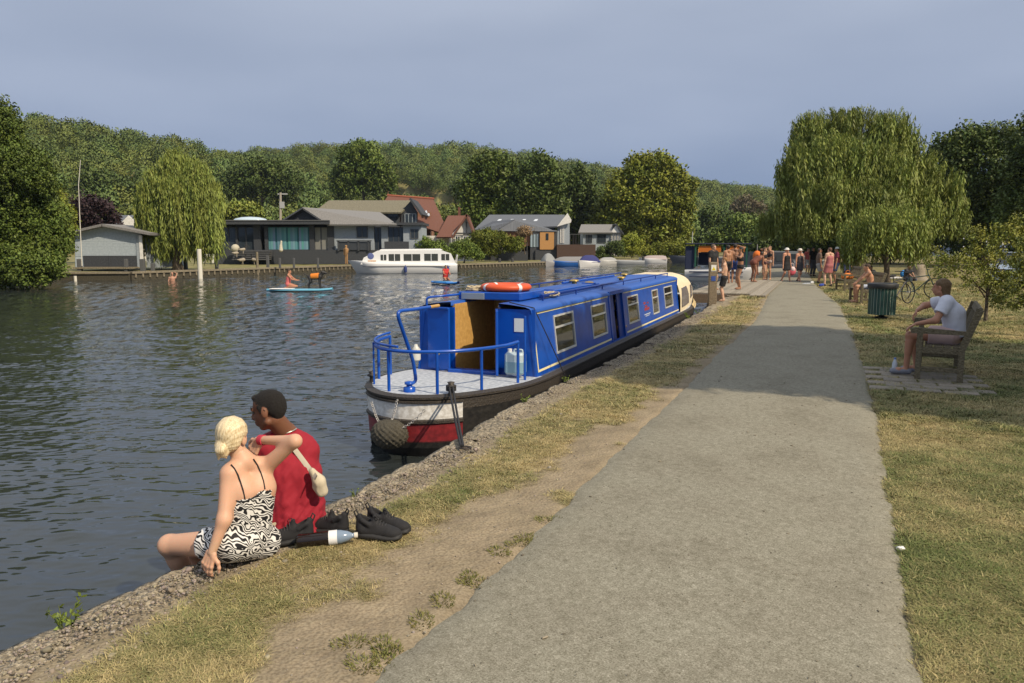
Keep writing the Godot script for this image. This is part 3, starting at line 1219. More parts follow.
	tree("garden_shrub", "low green shrub beside the far willow trunk", 62.0, [[162, 265, 5, 2.5, 0]], Color(0.15, 0.19, 0.02), Vector2(162, 268), 0.04, {"clump": 0.25})
	tree("garden_shrub", "leafy bush hiding the grey extension corner", 78.0, [[425, 247, 9, 10, 0], [432, 251, 7, 9, 0]], mid * 1.1, Vector2(426, 258), 0.06, {"clump": 0.38})
	# the near bank
	willow("great_willow", "great weeping willow spreading over the path", 43.0, [[862, 118, 26, 15, 0], [836, 120, 22, 14, 1], [808, 124, 14, 15, 0], [888, 124, 22, 16, 0], [803, 142, 14, 20, 0], [893, 140, 26, 20, 1], [840, 152, 34, 22, -1], [800, 168, 20, 28, -0.5], [878, 165, 34, 24, -1], [915, 170, 26, 22, 2], [935, 188, 24, 24, 2], [953, 205, 12, 22, 2], [830, 185, 30, 24, -2], [870, 200, 34, 26, -2.5], [910, 205, 30, 24, 0], [795, 205, 22, 22, -1], [778, 216, 20, 14, 0], [815, 212, 24, 20, -2], [764, 224, 9, 9, 0], [850, 215, 30, 18, 1]], wil * 0.85, Vector2(858, 284), 0.55, 2.1, {"thick": 15.0, "len": 2.5})
	willow("young_willow", "smaller willow with branches hanging to the grass before the great willow", 35.0, [[868, 222, 24, 16, 0], [900, 218, 26, 18, 0], [850, 232, 12, 14, 0], [920, 230, 12, 16, 0], [885, 212, 14, 10, -1]], wil * 0.95, Vector2(888, 284), 0.16, 0.75, {"thick": 16.0, "len": 1.7})
	tree("parkland_tree", "tall dark tree behind the willow at the edge of the park", 66.0, [[985, 160, 40, 32, 0], [960, 190, 30, 34, 0], [1010, 200, 34, 40, 0], [975, 225, 40, 30, 0], [945, 165, 18, 24, 2]], deep, Vector2(985, 278), 0.5)
	tree("parkland_tree", "dark tree reaching over the right hand park edge", 58.0, [[1050, 150, 36, 42, 0], [1035, 210, 34, 36, 0], [1080, 190, 40, 50, 0], [1022, 172, 16, 18, 0], [1060, 245, 40, 26, 0]], deep, Vector2(1050, 282), 0.5)
	tree("parkland_tree", "dark shady tree beyond the great willow trunk", 75.0, [[880, 235, 50, 22, 0], [930, 230, 30, 24, 0], [820, 240, 40, 16, 4], [860, 215, 30, 20, 4]], deep, Vector2(890, 276), 0.5)
	tree("parkland_tree", "dark trees at the far end of the path", 105.0, [[790, 240, 26, 14, 0], [765, 246, 18, 10, 0], [815, 244, 20, 12, 0]], deep, Vector2(790, 266), 0.4)
# ------------------------------------------------------------------ bodies as one skin round a skeleton
# primitives: {a, b, ra, rb, flat} tapered capsules, {c, r, m} ellipsoids; cut = true takes away
func cap(a: Vector3, b: Vector3, ra: float, rb: float, flat := 0) -> Dictionary:
	return {"a": a, "b": b, "ra": ra, "rb": rb, "flat": flat}

func ball(c: Vector3, r: Vector3, m := Basis(), cut := false) -> Dictionary:
	return {"c": c, "r": r, "m": m, "cut": cut}

func skin(b: MB, prims: Array, cell: float, k: float) -> void:
	var lo := Vector3.ONE * 1e9
	var hi := Vector3.ONE * -1e9
	for p in prims:
		if p.has("a"):
			var rr: float = maxf(p.ra, p.rb)
			lo = lo.min((p.a as Vector3).min(p.b) - Vector3.ONE * rr)
			hi = hi.max((p.a as Vector3).max(p.b) + Vector3.ONE * rr)
		elif not p.cut:
			var rr: float = maxf(p.r.x, maxf(p.r.y, p.r.z))
			lo = lo.min(p.c - Vector3.ONE * rr)
			hi = hi.max(p.c + Vector3.ONE * rr)
	lo -= Vector3.ONE * cell * 3.0
	hi += Vector3.ONE * cell * 3.0
	var nx := int((hi.x - lo.x) / cell) + 2
	var ny := int((hi.y - lo.y) / cell) + 2
	var nzz := int((hi.z - lo.z) / cell) + 2
	var f := PackedFloat32Array()
	f.resize(nx * ny * nzz)
	f.fill(9.0)
	for p in prims:
		var plo: Vector3
		var phi: Vector3
		var is_cap: bool = p.has("a")
		var pad := k + cell * 2.5
		if is_cap:
			var rr: float = maxf(p.ra, p.rb) + pad
			plo = (p.a as Vector3).min(p.b) - Vector3.ONE * rr
			phi = (p.a as Vector3).max(p.b) + Vector3.ONE * rr
		else:
			var rr: float = maxf(p.r.x, maxf(p.r.y, p.r.z)) + pad
			plo = p.c - Vector3.ONE * rr
			phi = p.c + Vector3.ONE * rr
		var x0 := maxi(0, int((plo.x - lo.x) / cell))
		var x1 := mini(nx - 1, int((phi.x - lo.x) / cell) + 1)
		var y0 := maxi(0, int((plo.y - lo.y) / cell))
		var y1 := mini(ny - 1, int((phi.y - lo.y) / cell) + 1)
		var z0 := maxi(0, int((plo.z - lo.z) / cell))
		var z1 := mini(nzz - 1, int((phi.z - lo.z) / cell) + 1)
		if is_cap:
			var a: Vector3 = p.a
			var ab: Vector3 = p.b - a
			var l2 := maxf(ab.length_squared(), 1e-9)
			var ln := sqrt(l2)
			var ra: float = p.ra
			var dr: float = p.rb - ra
			var flat: int = p.flat
			for z in range(z0, z1 + 1):
				for y in range(y0, y1 + 1):
					var row := (z * ny + y) * nx
					for x in range(x0, x1 + 1):
						var q := lo + Vector3(x, y, z) * cell - a
						var tr := q.dot(ab) / l2
						var t := clampf(tr, 0.0, 1.0)
						var d := (q - ab * t).length() - ra - dr * t
						if flat & 1:
							d = maxf(d, -tr * ln)
						if flat & 2:
							d = maxf(d, (tr - 1.0) * ln)
						var o := f[row + x]
						var h := k - absf(o - d)
						f[row + x] = minf(o, d) - (h * h * 0.25 / k if h > 0.0 else 0.0)
		else:
			var inv: Basis = (p.m as Basis).inverse()
			var r: Vector3 = p.r
			var mr := minf(r.x, minf(r.y, r.z))
			var c: Vector3 = p.c
			var cut: bool = p.cut
			for z in range(z0, z1 + 1):
				for y in range(y0, y1 + 1):
					var row := (z * ny + y) * nx
					for x in range(x0, x1 + 1):
						var q := inv * (lo + Vector3(x, y, z) * cell - c)
						var k0 := (q / r).length()
						var k1 := (q / (r * r)).length()
						var d := k0 * (k0 - 1.0) / k1 if k1 > 1e-6 else -mr
						var o := f[row + x]
						if cut:
							f[row + x] = maxf(o, -d)
						else:
							var h := k - absf(o - d)
							f[row + x] = minf(o, d) - (h * h * 0.25 / k if h > 0.0 else 0.0)
	# surface nets
	var ids := PackedInt32Array()
	ids.resize(nx * ny * nzz)
	ids.fill(-1)
	var sx := 1
	var sy := nx
	var sz := nx * ny
	var first := b.v.size()
	var near := cell * 1.8
	for z in nzz - 1:
		for y in ny - 1:
			for x in nx - 1:
				var i := (z * ny + y) * nx + x
				var f0 := f[i]
				if absf(f0) > near:
					continue
				var f1 := f[i + sx]
				var f2 := f[i + sy]
				var f3 := f[i + sx + sy]
				var f4 := f[i + sz]
				var f5 := f[i + sx + sz]
				var f6 := f[i + sy + sz]
				var f7 := f[i + sx + sy + sz]
				var m := int(f0 < 0) + int(f1 < 0) + int(f2 < 0) + int(f3 < 0) + int(f4 < 0) + int(f5 < 0) + int(f6 < 0) + int(f7 < 0)
				if m == 0 or m == 8:
					continue
				var s := Vector3.ZERO
				var n := 0
				if (f0 < 0) != (f1 < 0): s += Vector3(f0 / (f0 - f1), 0, 0); n += 1
				if (f2 < 0) != (f3 < 0): s += Vector3(f2 / (f2 - f3), 1, 0); n += 1
				if (f4 < 0) != (f5 < 0): s += Vector3(f4 / (f4 - f5), 0, 1); n += 1
				if (f6 < 0) != (f7 < 0): s += Vector3(f6 / (f6 - f7), 1, 1); n += 1
				if (f0 < 0) != (f2 < 0): s += Vector3(0, f0 / (f0 - f2), 0); n += 1
				if (f1 < 0) != (f3 < 0): s += Vector3(1, f1 / (f1 - f3), 0); n += 1
				if (f4 < 0) != (f6 < 0): s += Vector3(0, f4 / (f4 - f6), 1); n += 1
				if (f5 < 0) != (f7 < 0): s += Vector3(1, f5 / (f5 - f7), 1); n += 1
				if (f0 < 0) != (f4 < 0): s += Vector3(0, 0, f0 / (f0 - f4)); n += 1
				if (f1 < 0) != (f5 < 0): s += Vector3(1, 0, f1 / (f1 - f5)); n += 1
				if (f2 < 0) != (f6 < 0): s += Vector3(0, 1, f2 / (f2 - f6)); n += 1
				if (f3 < 0) != (f7 < 0): s += Vector3(1, 1, f3 / (f3 - f7)); n += 1
				var g := Vector3(f1 + f3 + f5 + f7 - f0 - f2 - f4 - f6, f2 + f3 + f6 + f7 - f0 - f1 - f4 - f5, f4 + f5 + f6 + f7 - f0 - f1 - f2 - f3)
				ids[i] = b.vert(lo + (Vector3(x, y, z) + s / n) * cell, g.normalized())
	for z in range(1, nzz - 1):
		for y in range(1, ny - 1):
			for x in range(1, nx - 1):
				var i := (z * ny + y) * nx + x
				if ids[i] < 0:
					continue
				var ins := f[i] < 0
				if ins != (f[i + sx] < 0):
					face(b, ids[i], ids[i - sy], ids[i - sy - sz], ids[i - sz], ins)
				if ins != (f[i + sy] < 0):
					face(b, ids[i], ids[i - sz], ids[i - sx - sz], ids[i - sx], ins)
				if ins != (f[i + sz] < 0):
					face(b, ids[i], ids[i - sx], ids[i - sx - sy], ids[i - sy], ins)

func face(b: MB, p: int, q: int, r: int, s: int, ins: bool) -> void:
	if p < 0 or q < 0 or r < 0 or s < 0:
		return
	if ins:
		b.ix.append_array([p, r, q, p, s, r])
	else:
		b.ix.append_array([p, q, r, p, r, s])

# middle joint of a two-bone limb that bends towards hint
func joint(a: Vector3, e: Vector3, l1: float, l2: float, hint: Vector3) -> Vector3:
	var d := e - a
	var ln := minf(d.length(), (l1 + l2) * 0.999)
	d = d.normalized()
	var x := (l1 * l1 - l2 * l2 + ln * ln) / (2.0 * ln)
	var h := sqrt(maxf(l1 * l1 - x * x, 0.0))
	var up := (hint - d * hint.dot(d)).normalized()
	return a + d * x + up * h

func frame(fwd: Vector3, up: Vector3) -> Basis:   # z forward, y up, x to the figure's left
	var z := fwd.normalized()
	var x := up.cross(z).normalized()
	return Basis(x, z.cross(x), z)

# head round its middle, looking along +z of m; s = 1 for a head 0.23 m high
func head_prims(c: Vector3, m: Basis, s: float, fine := true) -> Array:
	var t := func(p: Vector3) -> Vector3: return c + m * (p * s)
	var out := [
		ball(t.call(Vector3(0, 0.035, -0.014)), Vector3(0.074, 0.080, 0.094) * s, m),
		ball(t.call(Vector3(0, -0.03, 0.026)), Vector3(0.058, 0.080, 0.066) * s, m),
		cap(t.call(Vector3(0, -0.088, 0.058)), t.call(Vector3(0, -0.075, 0.06)), 0.022 * s, 0.024 * s),
		cap(t.call(Vector3(0.045, -0.06, 0.0)), t.call(Vector3(0.018, -0.088, 0.052)), 0.022 * s, 0.018 * s),
		cap(t.call(Vector3(-0.045, -0.06, 0.0)), t.call(Vector3(-0.018, -0.088, 0.052)), 0.022 * s, 0.018 * s),
	]
	if fine:
		out.append_array([
			cap(t.call(Vector3(0, 0.012, 0.088)), t.call(Vector3(0, -0.022, 0.104)), 0.009 * s, 0.012 * s),
			ball(t.call(Vector3(0, -0.030, 0.098)), Vector3(0.017, 0.010, 0.014) * s, m),
			cap(t.call(Vector3(-0.035, 0.026, 0.076)), t.call(Vector3(0.035, 0.026, 0.076)), 0.012 * s, 0.012 * s),
			cap(t.call(Vector3(-0.016, -0.053, 0.086)), t.call(Vector3(0.016, -0.053, 0.086)), 0.0085 * s, 0.0085 * s),
			cap(t.call(Vector3(-0.014, -0.066, 0.083)), t.call(Vector3(0.014, -0.066, 0.083)), 0.009 * s, 0.009 * s),
			ball(t.call(Vector3(0.077, -0.004, -0.012)), Vector3(0.010, 0.031, 0.019) * s, m * Basis(Vector3.UP, 0.35)),
			ball(t.call(Vector3(-0.077, -0.004, -0.012)), Vector3(0.010, 0.031, 0.019) * s, m * Basis(Vector3.UP, -0.35)),
		])
	return out

# a hand from the wrist: along = towards the fingertips, back = out of the back of the hand, thumb = side of the thumb
func hand_prims(w: Vector3, along: Vector3, back: Vector3, thumb: Vector3, curl: float, s := 1.0) -> Array:
	along = along.normalized()
	back = (back - along * back.dot(along)).normalized()
	var side := along.cross(back).normalized()
	if side.dot(thumb) < 0:
		side = -side
	var out := []
	var lens := [0.072, 0.080, 0.074, 0.058]
	for i in 4:
		var off := (1.5 - i) * 0.021 * s
		var k0 := w + along * 0.01 * s + side * off * 0.7
		var kn := w + along * (0.088 - absf(i - 1.2) * 0.006) * s + side * off
		out.append(cap(k0, kn, 0.013 * s, 0.0105 * s))
		var p := kn
		var ln: float = lens[i] * s
		var ang := 0.0
		for seg in 3:
			ang += curl * (0.75 + 0.1 * i)
			var d := along * cos(ang) - back * sin(ang)
			var e: Vector3 = p + d * ln * [0.45, 0.31, 0.24][seg]
			out.append(cap(p, e, [0.0092, 0.0085, 0.0078][seg] * s, [0.0085, 0.0078, 0.0068][seg] * s))
			p = e
	var t0 := w + along * 0.022 * s + side * 0.022 * s
	var t1 := t0 + (along * 0.55 + side * 0.75 - back * 0.25).normalized() * 0.042 * s
	var t2 := t1 + (along * 0.85 + side * 0.35 - back * 0.3).normalized() * 0.032 * s
	var t3 := t2 + (along * 0.95 + side * 0.05 - back * 0.3).normalized() * 0.026 * s
	out.append_array([cap(t0, t1, 0.014 * s, 0.0105 * s), cap(t1, t2, 0.0105 * s, 0.0092 * s), cap(t2, t3, 0.0092 * s, 0.0078 * s)])
	return out

# the skeleton J holds pelvis, chest, neck, head, and sh, el, ha, hip, kn, an, toe each with L and R
func body_prims(J: Dictionary, s: float, build := 1.0) -> Array:
	var side: Vector3 = (J.hipL - J.hipR).normalized()
	var sd: Vector3 = (J.shL - J.shR).normalized()
	var w := build
	var out := [
		cap(J.hipL - side * 0.015, J.hipR + side * 0.015, 0.108 * s * w, 0.108 * s * w),
		cap(J.pelvis + side * 0.05 * s, J.chest + sd * 0.055 * s, 0.098 * s * w, 0.105 * s * w),
		cap(J.pelvis - side * 0.05 * s, J.chest - sd * 0.055 * s, 0.098 * s * w, 0.105 * s * w),
		cap(J.chest + sd * 0.06 * s, J.shL.lerp(J.neck, 0.3), 0.105 * s * w, 0.062 * s),
		cap(J.chest - sd * 0.06 * s, J.shR.lerp(J.neck, 0.3), 0.105 * s * w, 0.062 * s),
		cap(J.shL.lerp(J.neck, 0.12), J.neck, 0.052 * s, 0.056 * s),
		cap(J.shR.lerp(J.neck, 0.12), J.neck, 0.052 * s, 0.056 * s),
		cap(J.neck, J.head - (J.head - J.neck).normalized() * 0.055 * s, 0.056 * s, 0.05 * s),
	]
	for q in ["L", "R"]:
		out.append(cap(J["sh" + q], J["el" + q], 0.050 * s * w, 0.038 * s * w))
		out.append(cap(J["el" + q], J["ha" + q], 0.039 * s * w, 0.026 * s))
		out.append(cap(J["hip" + q], J["kn" + q], 0.088 * s * w, 0.054 * s))
		var kn: Vector3 = J["kn" + q]
		var an: Vector3 = J["an" + q]
		out.append(cap(kn, an, 0.052 * s, 0.035 * s))
		var toe: Vector3 = J["toe" + q]
		var back := (kn - toe)
		back = (back - (an - kn).normalized() * back.dot((an - kn).normalized()))
		if back.length() > 0.01:
			out.append(cap(kn.lerp(an, 0.2) + back.normalized() * 0.012 * s, kn.lerp(an, 0.5) + back.normalized() * 0.010 * s, 0.052 * s, 0.042 * s))
		out.append(cap(an + Vector3.DOWN * 0.03 * s, an.lerp(toe, 0.6), 0.036 * s, 0.034 * s))
		out.append(cap(an.lerp(toe, 0.55), toe, 0.034 * s, 0.024 * s))
	return out

# a standing or walking figure, looking along +z, feet at the origin; h = height
func stand(h: float, o := {}) -> Dictionary:
	var s := h / 1.70
	var J := {}
	var lean: float = o.get("lean", 0.0)
	var stride: float = o.get("stride", 0.0)
	var wide: float = o.get("wide", 0.10)
	J.s = s
	J.pelvis = Vector3(0, 0.95, 0) * s
	J.chest = J.pelvis + Vector3(0, 0.31 * cos(lean), 0.31 * sin(lean)) * s
	J.neck = J.chest + Vector3(0, 0.20 * cos(lean), 0.20 * sin(lean)) * s
	J.head = J.neck + Vector3(0, 0.135 * cos(lean * 0.7), 0.135 * sin(lean * 0.7) + 0.015) * s
	var tw := Basis(Vector3.UP, o.get("twist", 0.0))
	var sw: float = 0.175 * s * o.get("shoulders", 1.0)
	J.shL = J.neck + tw * Vector3(sw, -0.05 * s, 0)
	J.shR = J.neck + tw * Vector3(-sw, -0.05 * s, 0)
	for q in ["L", "R"]:
		var sg := 1.0 if q == "L" else -1.0
		J["hip" + q] = J.pelvis + Vector3(0.085 * sg, -0.03, 0) * s
		var st: float = stride * sg
		J["an" + q] = Vector3(wide * 0.9 * sg, 0.075 + maxf(-st, 0.0) * 0.25, st) * s
		J["kn" + q] = joint(J["hip" + q], J["an" + q], 0.44 * s, 0.43 * s, Vector3(0.1 * sg, 0, 1))
		J["toe" + q] = J["an" + q] + Vector3(0.03 * sg, -0.045 - maxf(-st, 0.0) * 0.12, 0.155) * s
		var hp: Vector3 = o.get("hand" + q, Vector3(0.24 * sg, 0.82, 0.06)) * s
		J["ha" + q] = hp
		J["el" + q] = joint(J["sh" + q], hp, 0.29 * s, 0.26 * s, o.get("elbow" + q, Vector3(0.5 * sg, 0, -1)))
	J.face = frame(Basis(Vector3.UP, o.get("look", 0.0)) * Vector3(0, -sin(o.get("nod", 0.1)), cos(o.get("nod", 0.1))), Vector3.UP)
	return J

func cloth(J: Dictionary, what: String, s: float, grow := 0.016, build := 1.0) -> Array:
	var out := []
	var side: Vector3 = (J.hipL - J.hipR).normalized()
	var sd: Vector3 = (J.shL - J.shR).normalized()
	var up: Vector3 = (J.chest - J.pelvis).normalized()
	var g := grow
	if what in ["shirt", "vest", "dress", "top", "swimsuit"]:
		var low := 0.02 if what in ["shirt", "vest"] else 0.10
		for sg in [1.0, -1.0]:
			out.append(cap(J.pelvis + side * 0.05 * s * sg - up * (0.02 if what != "top" else -0.2) * s, J.chest + sd * 0.055 * s * sg, 0.100 * s * build + g, 0.106 * s * build + g, 1))
			if what == "shirt" or what == "vest":
				var sh: Vector3 = J.shL if sg > 0 else J.shR
				out.append(cap(J.chest + sd * 0.06 * s * sg, sh.lerp(J.neck, 0.3), 0.106 * s * build + g, 0.063 * s + g))
				out.append(cap(sh.lerp(J.neck, 0.1), J.neck - up * 0.02 * s, 0.052 * s + g, 0.050 * s + g, 2))
			else:
				out.append(cap(J.chest + sd * 0.06 * s * sg, J.chest + sd * 0.085 * s * sg + up * 0.07 * s, 0.106 * s * build + g, 0.09 * s * build + g, 2))
		if what == "shirt":
			for q in ["L", "R"]:
				out.append(cap(J["sh" + q], J["sh" + q].lerp(J["el" + q], 0.62), 0.053 * s * build + g, 0.056 * s * build + g, 2))
	if what in ["shorts", "dress", "skirt", "trunks", "trousers", "briefs", "swimsuit"]:
		out.append(cap(J.hipL - side * 0.015, J.hipR + side * 0.015, 0.110 * s * build + g * 0.8, 0.110 * s * build + g * 0.8))
		var f: float = {"shorts": 0.55, "dress": 0.72, "skirt": 0.6, "trunks": 0.75, "trousers": 1.0, "briefs": 0.12, "swimsuit": 0.12}[what]
		for q in ["L", "R"]:
			var hip: Vector3 = J["hip" + q]
			var kn: Vector3 = J["kn" + q]
			if f < 0.2:
				out.append(cap(hip, hip.lerp(kn, f), 0.09 * s * build + g, 0.086 * s * build + g, 2))
			else:
				out.append(cap(hip, hip.lerp(kn, f), 0.091 * s * build + g, lerpf(0.091, 0.066, f) * s * build + g * 1.8, 2))
			if what == "trousers":
				out.append(cap(kn, kn.lerp(J["an" + q], 0.9), 0.06 * s + g, 0.048 * s + g, 2))
		if what in ["dress", "skirt"]:
			out.append(cap(J.pelvis, (J.knL + J.knR) * 0.5 * f + J.pelvis * (1.0 - f), 0.115 * s, 0.11 * s + g, 2))
	return out

func cloth_part(node: Node, called: String, prims: Array, m: Material, cell: float, k := 0.03, label := "") -> MeshInstance3D:
	var b := MB.new()
	skin(b, prims, cell, k)
	return part(node, called, b, m, label)

var tones := {}
func skin_mat(r: float, g: float, bl: float) -> StandardMaterial3D:
	var key := "%f" % (r + g * 7.0)
	if not tones.has(key):
		var m := mat(r, g, bl, 0.5)
		m.metallic_specular = 0.4
		m.subsurf_scatter_enabled = true
		m.subsurf_scatter_strength = 0.12
		tones[key] = m
	return tones[key]

func plain(r: float, g: float, bl: float, rough := 0.85) -> StandardMaterial3D:
	var key := "c%f,%f,%f" % [r, g, bl]
	if not tones.has(key):
		tones[key] = mat(r, g, bl, rough)
	return tones[key]

# hair as a cap over the skull; long: 0 cropped, 1 to the neck, 2 bun
func hair_prims(J: Dictionary, s: float, style: int) -> Array:
	var c: Vector3 = J.head
	var m: Basis = J.face
	var out := [ball(c + m * Vector3(0, 0.05, -0.024) * s, Vector3(0.082, 0.078, 0.096) * s, m)]
	if style == 0:
		out.append(ball(c + m * Vector3(0, 0.02, -0.045) * s, Vector3(0.077, 0.078, 0.07) * s, m))
	elif style == 1:
		out.append(cap(c + m * Vector3(0, 0.03, -0.05) * s, c + m * Vector3(0, -0.11, -0.05) * s, 0.078 * s, 0.06 * s))
	elif style == 2:
		out.append(ball(c + m * Vector3(0, 0.02, -0.05) * s, Vector3(0.078, 0.08, 0.07) * s, m))
		out.append(ball(c + m * Vector3(0, 0.03, -0.125) * s, Vector3(0.035, 0.035, 0.03) * s, m))
	return out

# a figure of the middle distance: o.wear = [[name, kind, material], ...]
func figure(label: String, group: String, at: Vector3, turn: float, h: float, tone: Array, hair: Array, o := {}) -> Node3D:
	var node := thing("person", label, "person", at, turn, group)
	var J := stand(h, o)
	var s: float = J.s
	var cell: float = o.get("cell", 0.022)
	var b := MB.new()
	var prims := body_prims(J, s, o.get("build", 1.0))
	prims.append_array(head_prims(J.head, J.face, s, true))
	for q in ["L", "R"]:
		var d: Vector3 = (J["ha" + q] - J["el" + q]).normalized()
		prims.append(cap(J["ha" + q], J["ha" + q] + d * 0.09 * s, 0.030 * s, 0.024 * s))
		prims.append(cap(J["ha" + q] + d * 0.07 * s, J["ha" + q] + d * 0.15 * s, 0.022 * s, 0.013 * s))
	skin(b, prims, cell, 0.028)
	part(node, "body", b, skin_mat(tone[0], tone[1], tone[2]))
	var hp := hair_prims(J, s, int(hair[3]))
	cloth_part(node, "hair", hp, plain(hair[0], hair[1], hair[2], 0.6), minf(cell, 0.018), 0.02)
	for wz in o.get("wear", []):
		var prm := cloth(J, wz[1], s, 0.018, o.get("build", 1.0))
		cloth_part(node, wz[0], prm, wz[2], cell, 0.03)
	if o.has("hat"):
		var hm := MB.new()
		hm.xf = Transform3D(J.face, J.head + J.face * Vector3(0, 0.06, -0.015) * s)
		hm.lathe([Vector2(0.15, -0.005), Vector2(0.1, 0.0), Vector2(0.092, 0.01), Vector2(0.088, 0.05), Vector2(0.06, 0.075), Vector2(0.001, 0.08)], 14)
		part(node, "hat", hm, o.hat)
	if o.has("shoes"):
		for q in ["L", "R"]:
			cloth_part(node, "shoe", [cap(J["an" + q] + Vector3.DOWN * 0.035 * s, J["toe" + q], 0.042 * s, 0.034 * s), cap(J["an" + q], J["an" + q] + Vector3.DOWN * 0.04, 0.044 * s, 0.042 * s)], o.shoes, cell)
	return node
# ------------------------------------------------------------------ the narrowboat
func boat_outline(n_stern: int, grow := 0.0) -> Array:   # right half, from the stern to the bow: Vector2(out, along)
	var out := []
	for i in n_stern + 1:
		var a := PI / 2 * i / n_stern
		out.append(Vector2((1.02 + grow) * sin(a), -0.45 - (1.60 + grow) * cos(a)))
	for s in [0.0, 0.12, 1.5, 3.0, 4.5, 6.0, 7.5, 9.0, 10.5, 11.5]:
		out.append(Vector2(1.02 + grow, s))
	for i in range(1, 11):
		var f := i / 10.0
		out.append(Vector2((1.02 + grow) * (1.0 - pow(f, 2.4)) + 0.02, 11.5 + 4.3 * f))
	return out

func sheer(s: float) -> float:
	return 0.07 * (1.0 - smoothstep(-1.6, 0.4, s)) + 0.22 * smoothstep(11.0, 15.5, s)

# a band of hull plating between two heights, from along s0 to s1, both sides
func hull_band(b: MB, y0: float, y1: float, g0: float, g1: float, s0 := -9.0, s1 := 99.0) -> void:
	var o := boat_outline(14)
	for sg in [1.0, -1.0]:
		var rows := [PackedVector3Array(), PackedVector3Array()]
		for i in o.size():
			var p: Vector2 = o[i]
			if p.y < s0 - 0.001 or p.y > s1 + 0.001:
				continue
			var a: Vector2 = o[maxi(i - 1, 0)]
			var e: Vector2 = o[mini(i + 1, o.size() - 1)]
			var d := (e - a).normalized()
			var nn := Vector2(d.y, -d.x)
			if i == 0:
				nn = Vector2(0, -1)
			var sh := sheer(p.y)
			for k in 2:
				var g: float = [g0, g1][k]
				var q := p + nn * g
				rows[k].append(Vector3(maxf(q.x, 0.0) * sg, [y0, y1][k] + sh, -q.y))
		b.sheet(rows, sg < 0)

func pipe(b: MB, pts: Array, r: float, seg := 8) -> void:
	# rounds the corners of a bent tube
	var out := [pts[0]]
	for i in range(1, pts.size() - 1):
		var a: Vector3 = pts[i - 1]
		var c: Vector3 = pts[i]
		var e: Vector3 = pts[i + 1]
		var w := minf(0.12, minf(a.distance_to(c), c.distance_to(e)) * 0.4)
		var p := c + (a - c).normalized() * w
		var q := c + (e - c).normalized() * w
		for k in 5:
			var t := k / 4.0
			out.append(p.lerp(c, t).lerp(c.lerp(q, t), t))
	out.append(pts[-1])
	b.tube(out, r, seg)

func L(t: float, y: float, s: float) -> Vector3:
	return Vector3(t, y, -s)

const CAB_END := 10.8
func side_t(y: float) -> float:    # half width of the cabin at a height
	return lerpf(0.905, 0.80, y / 0.88)

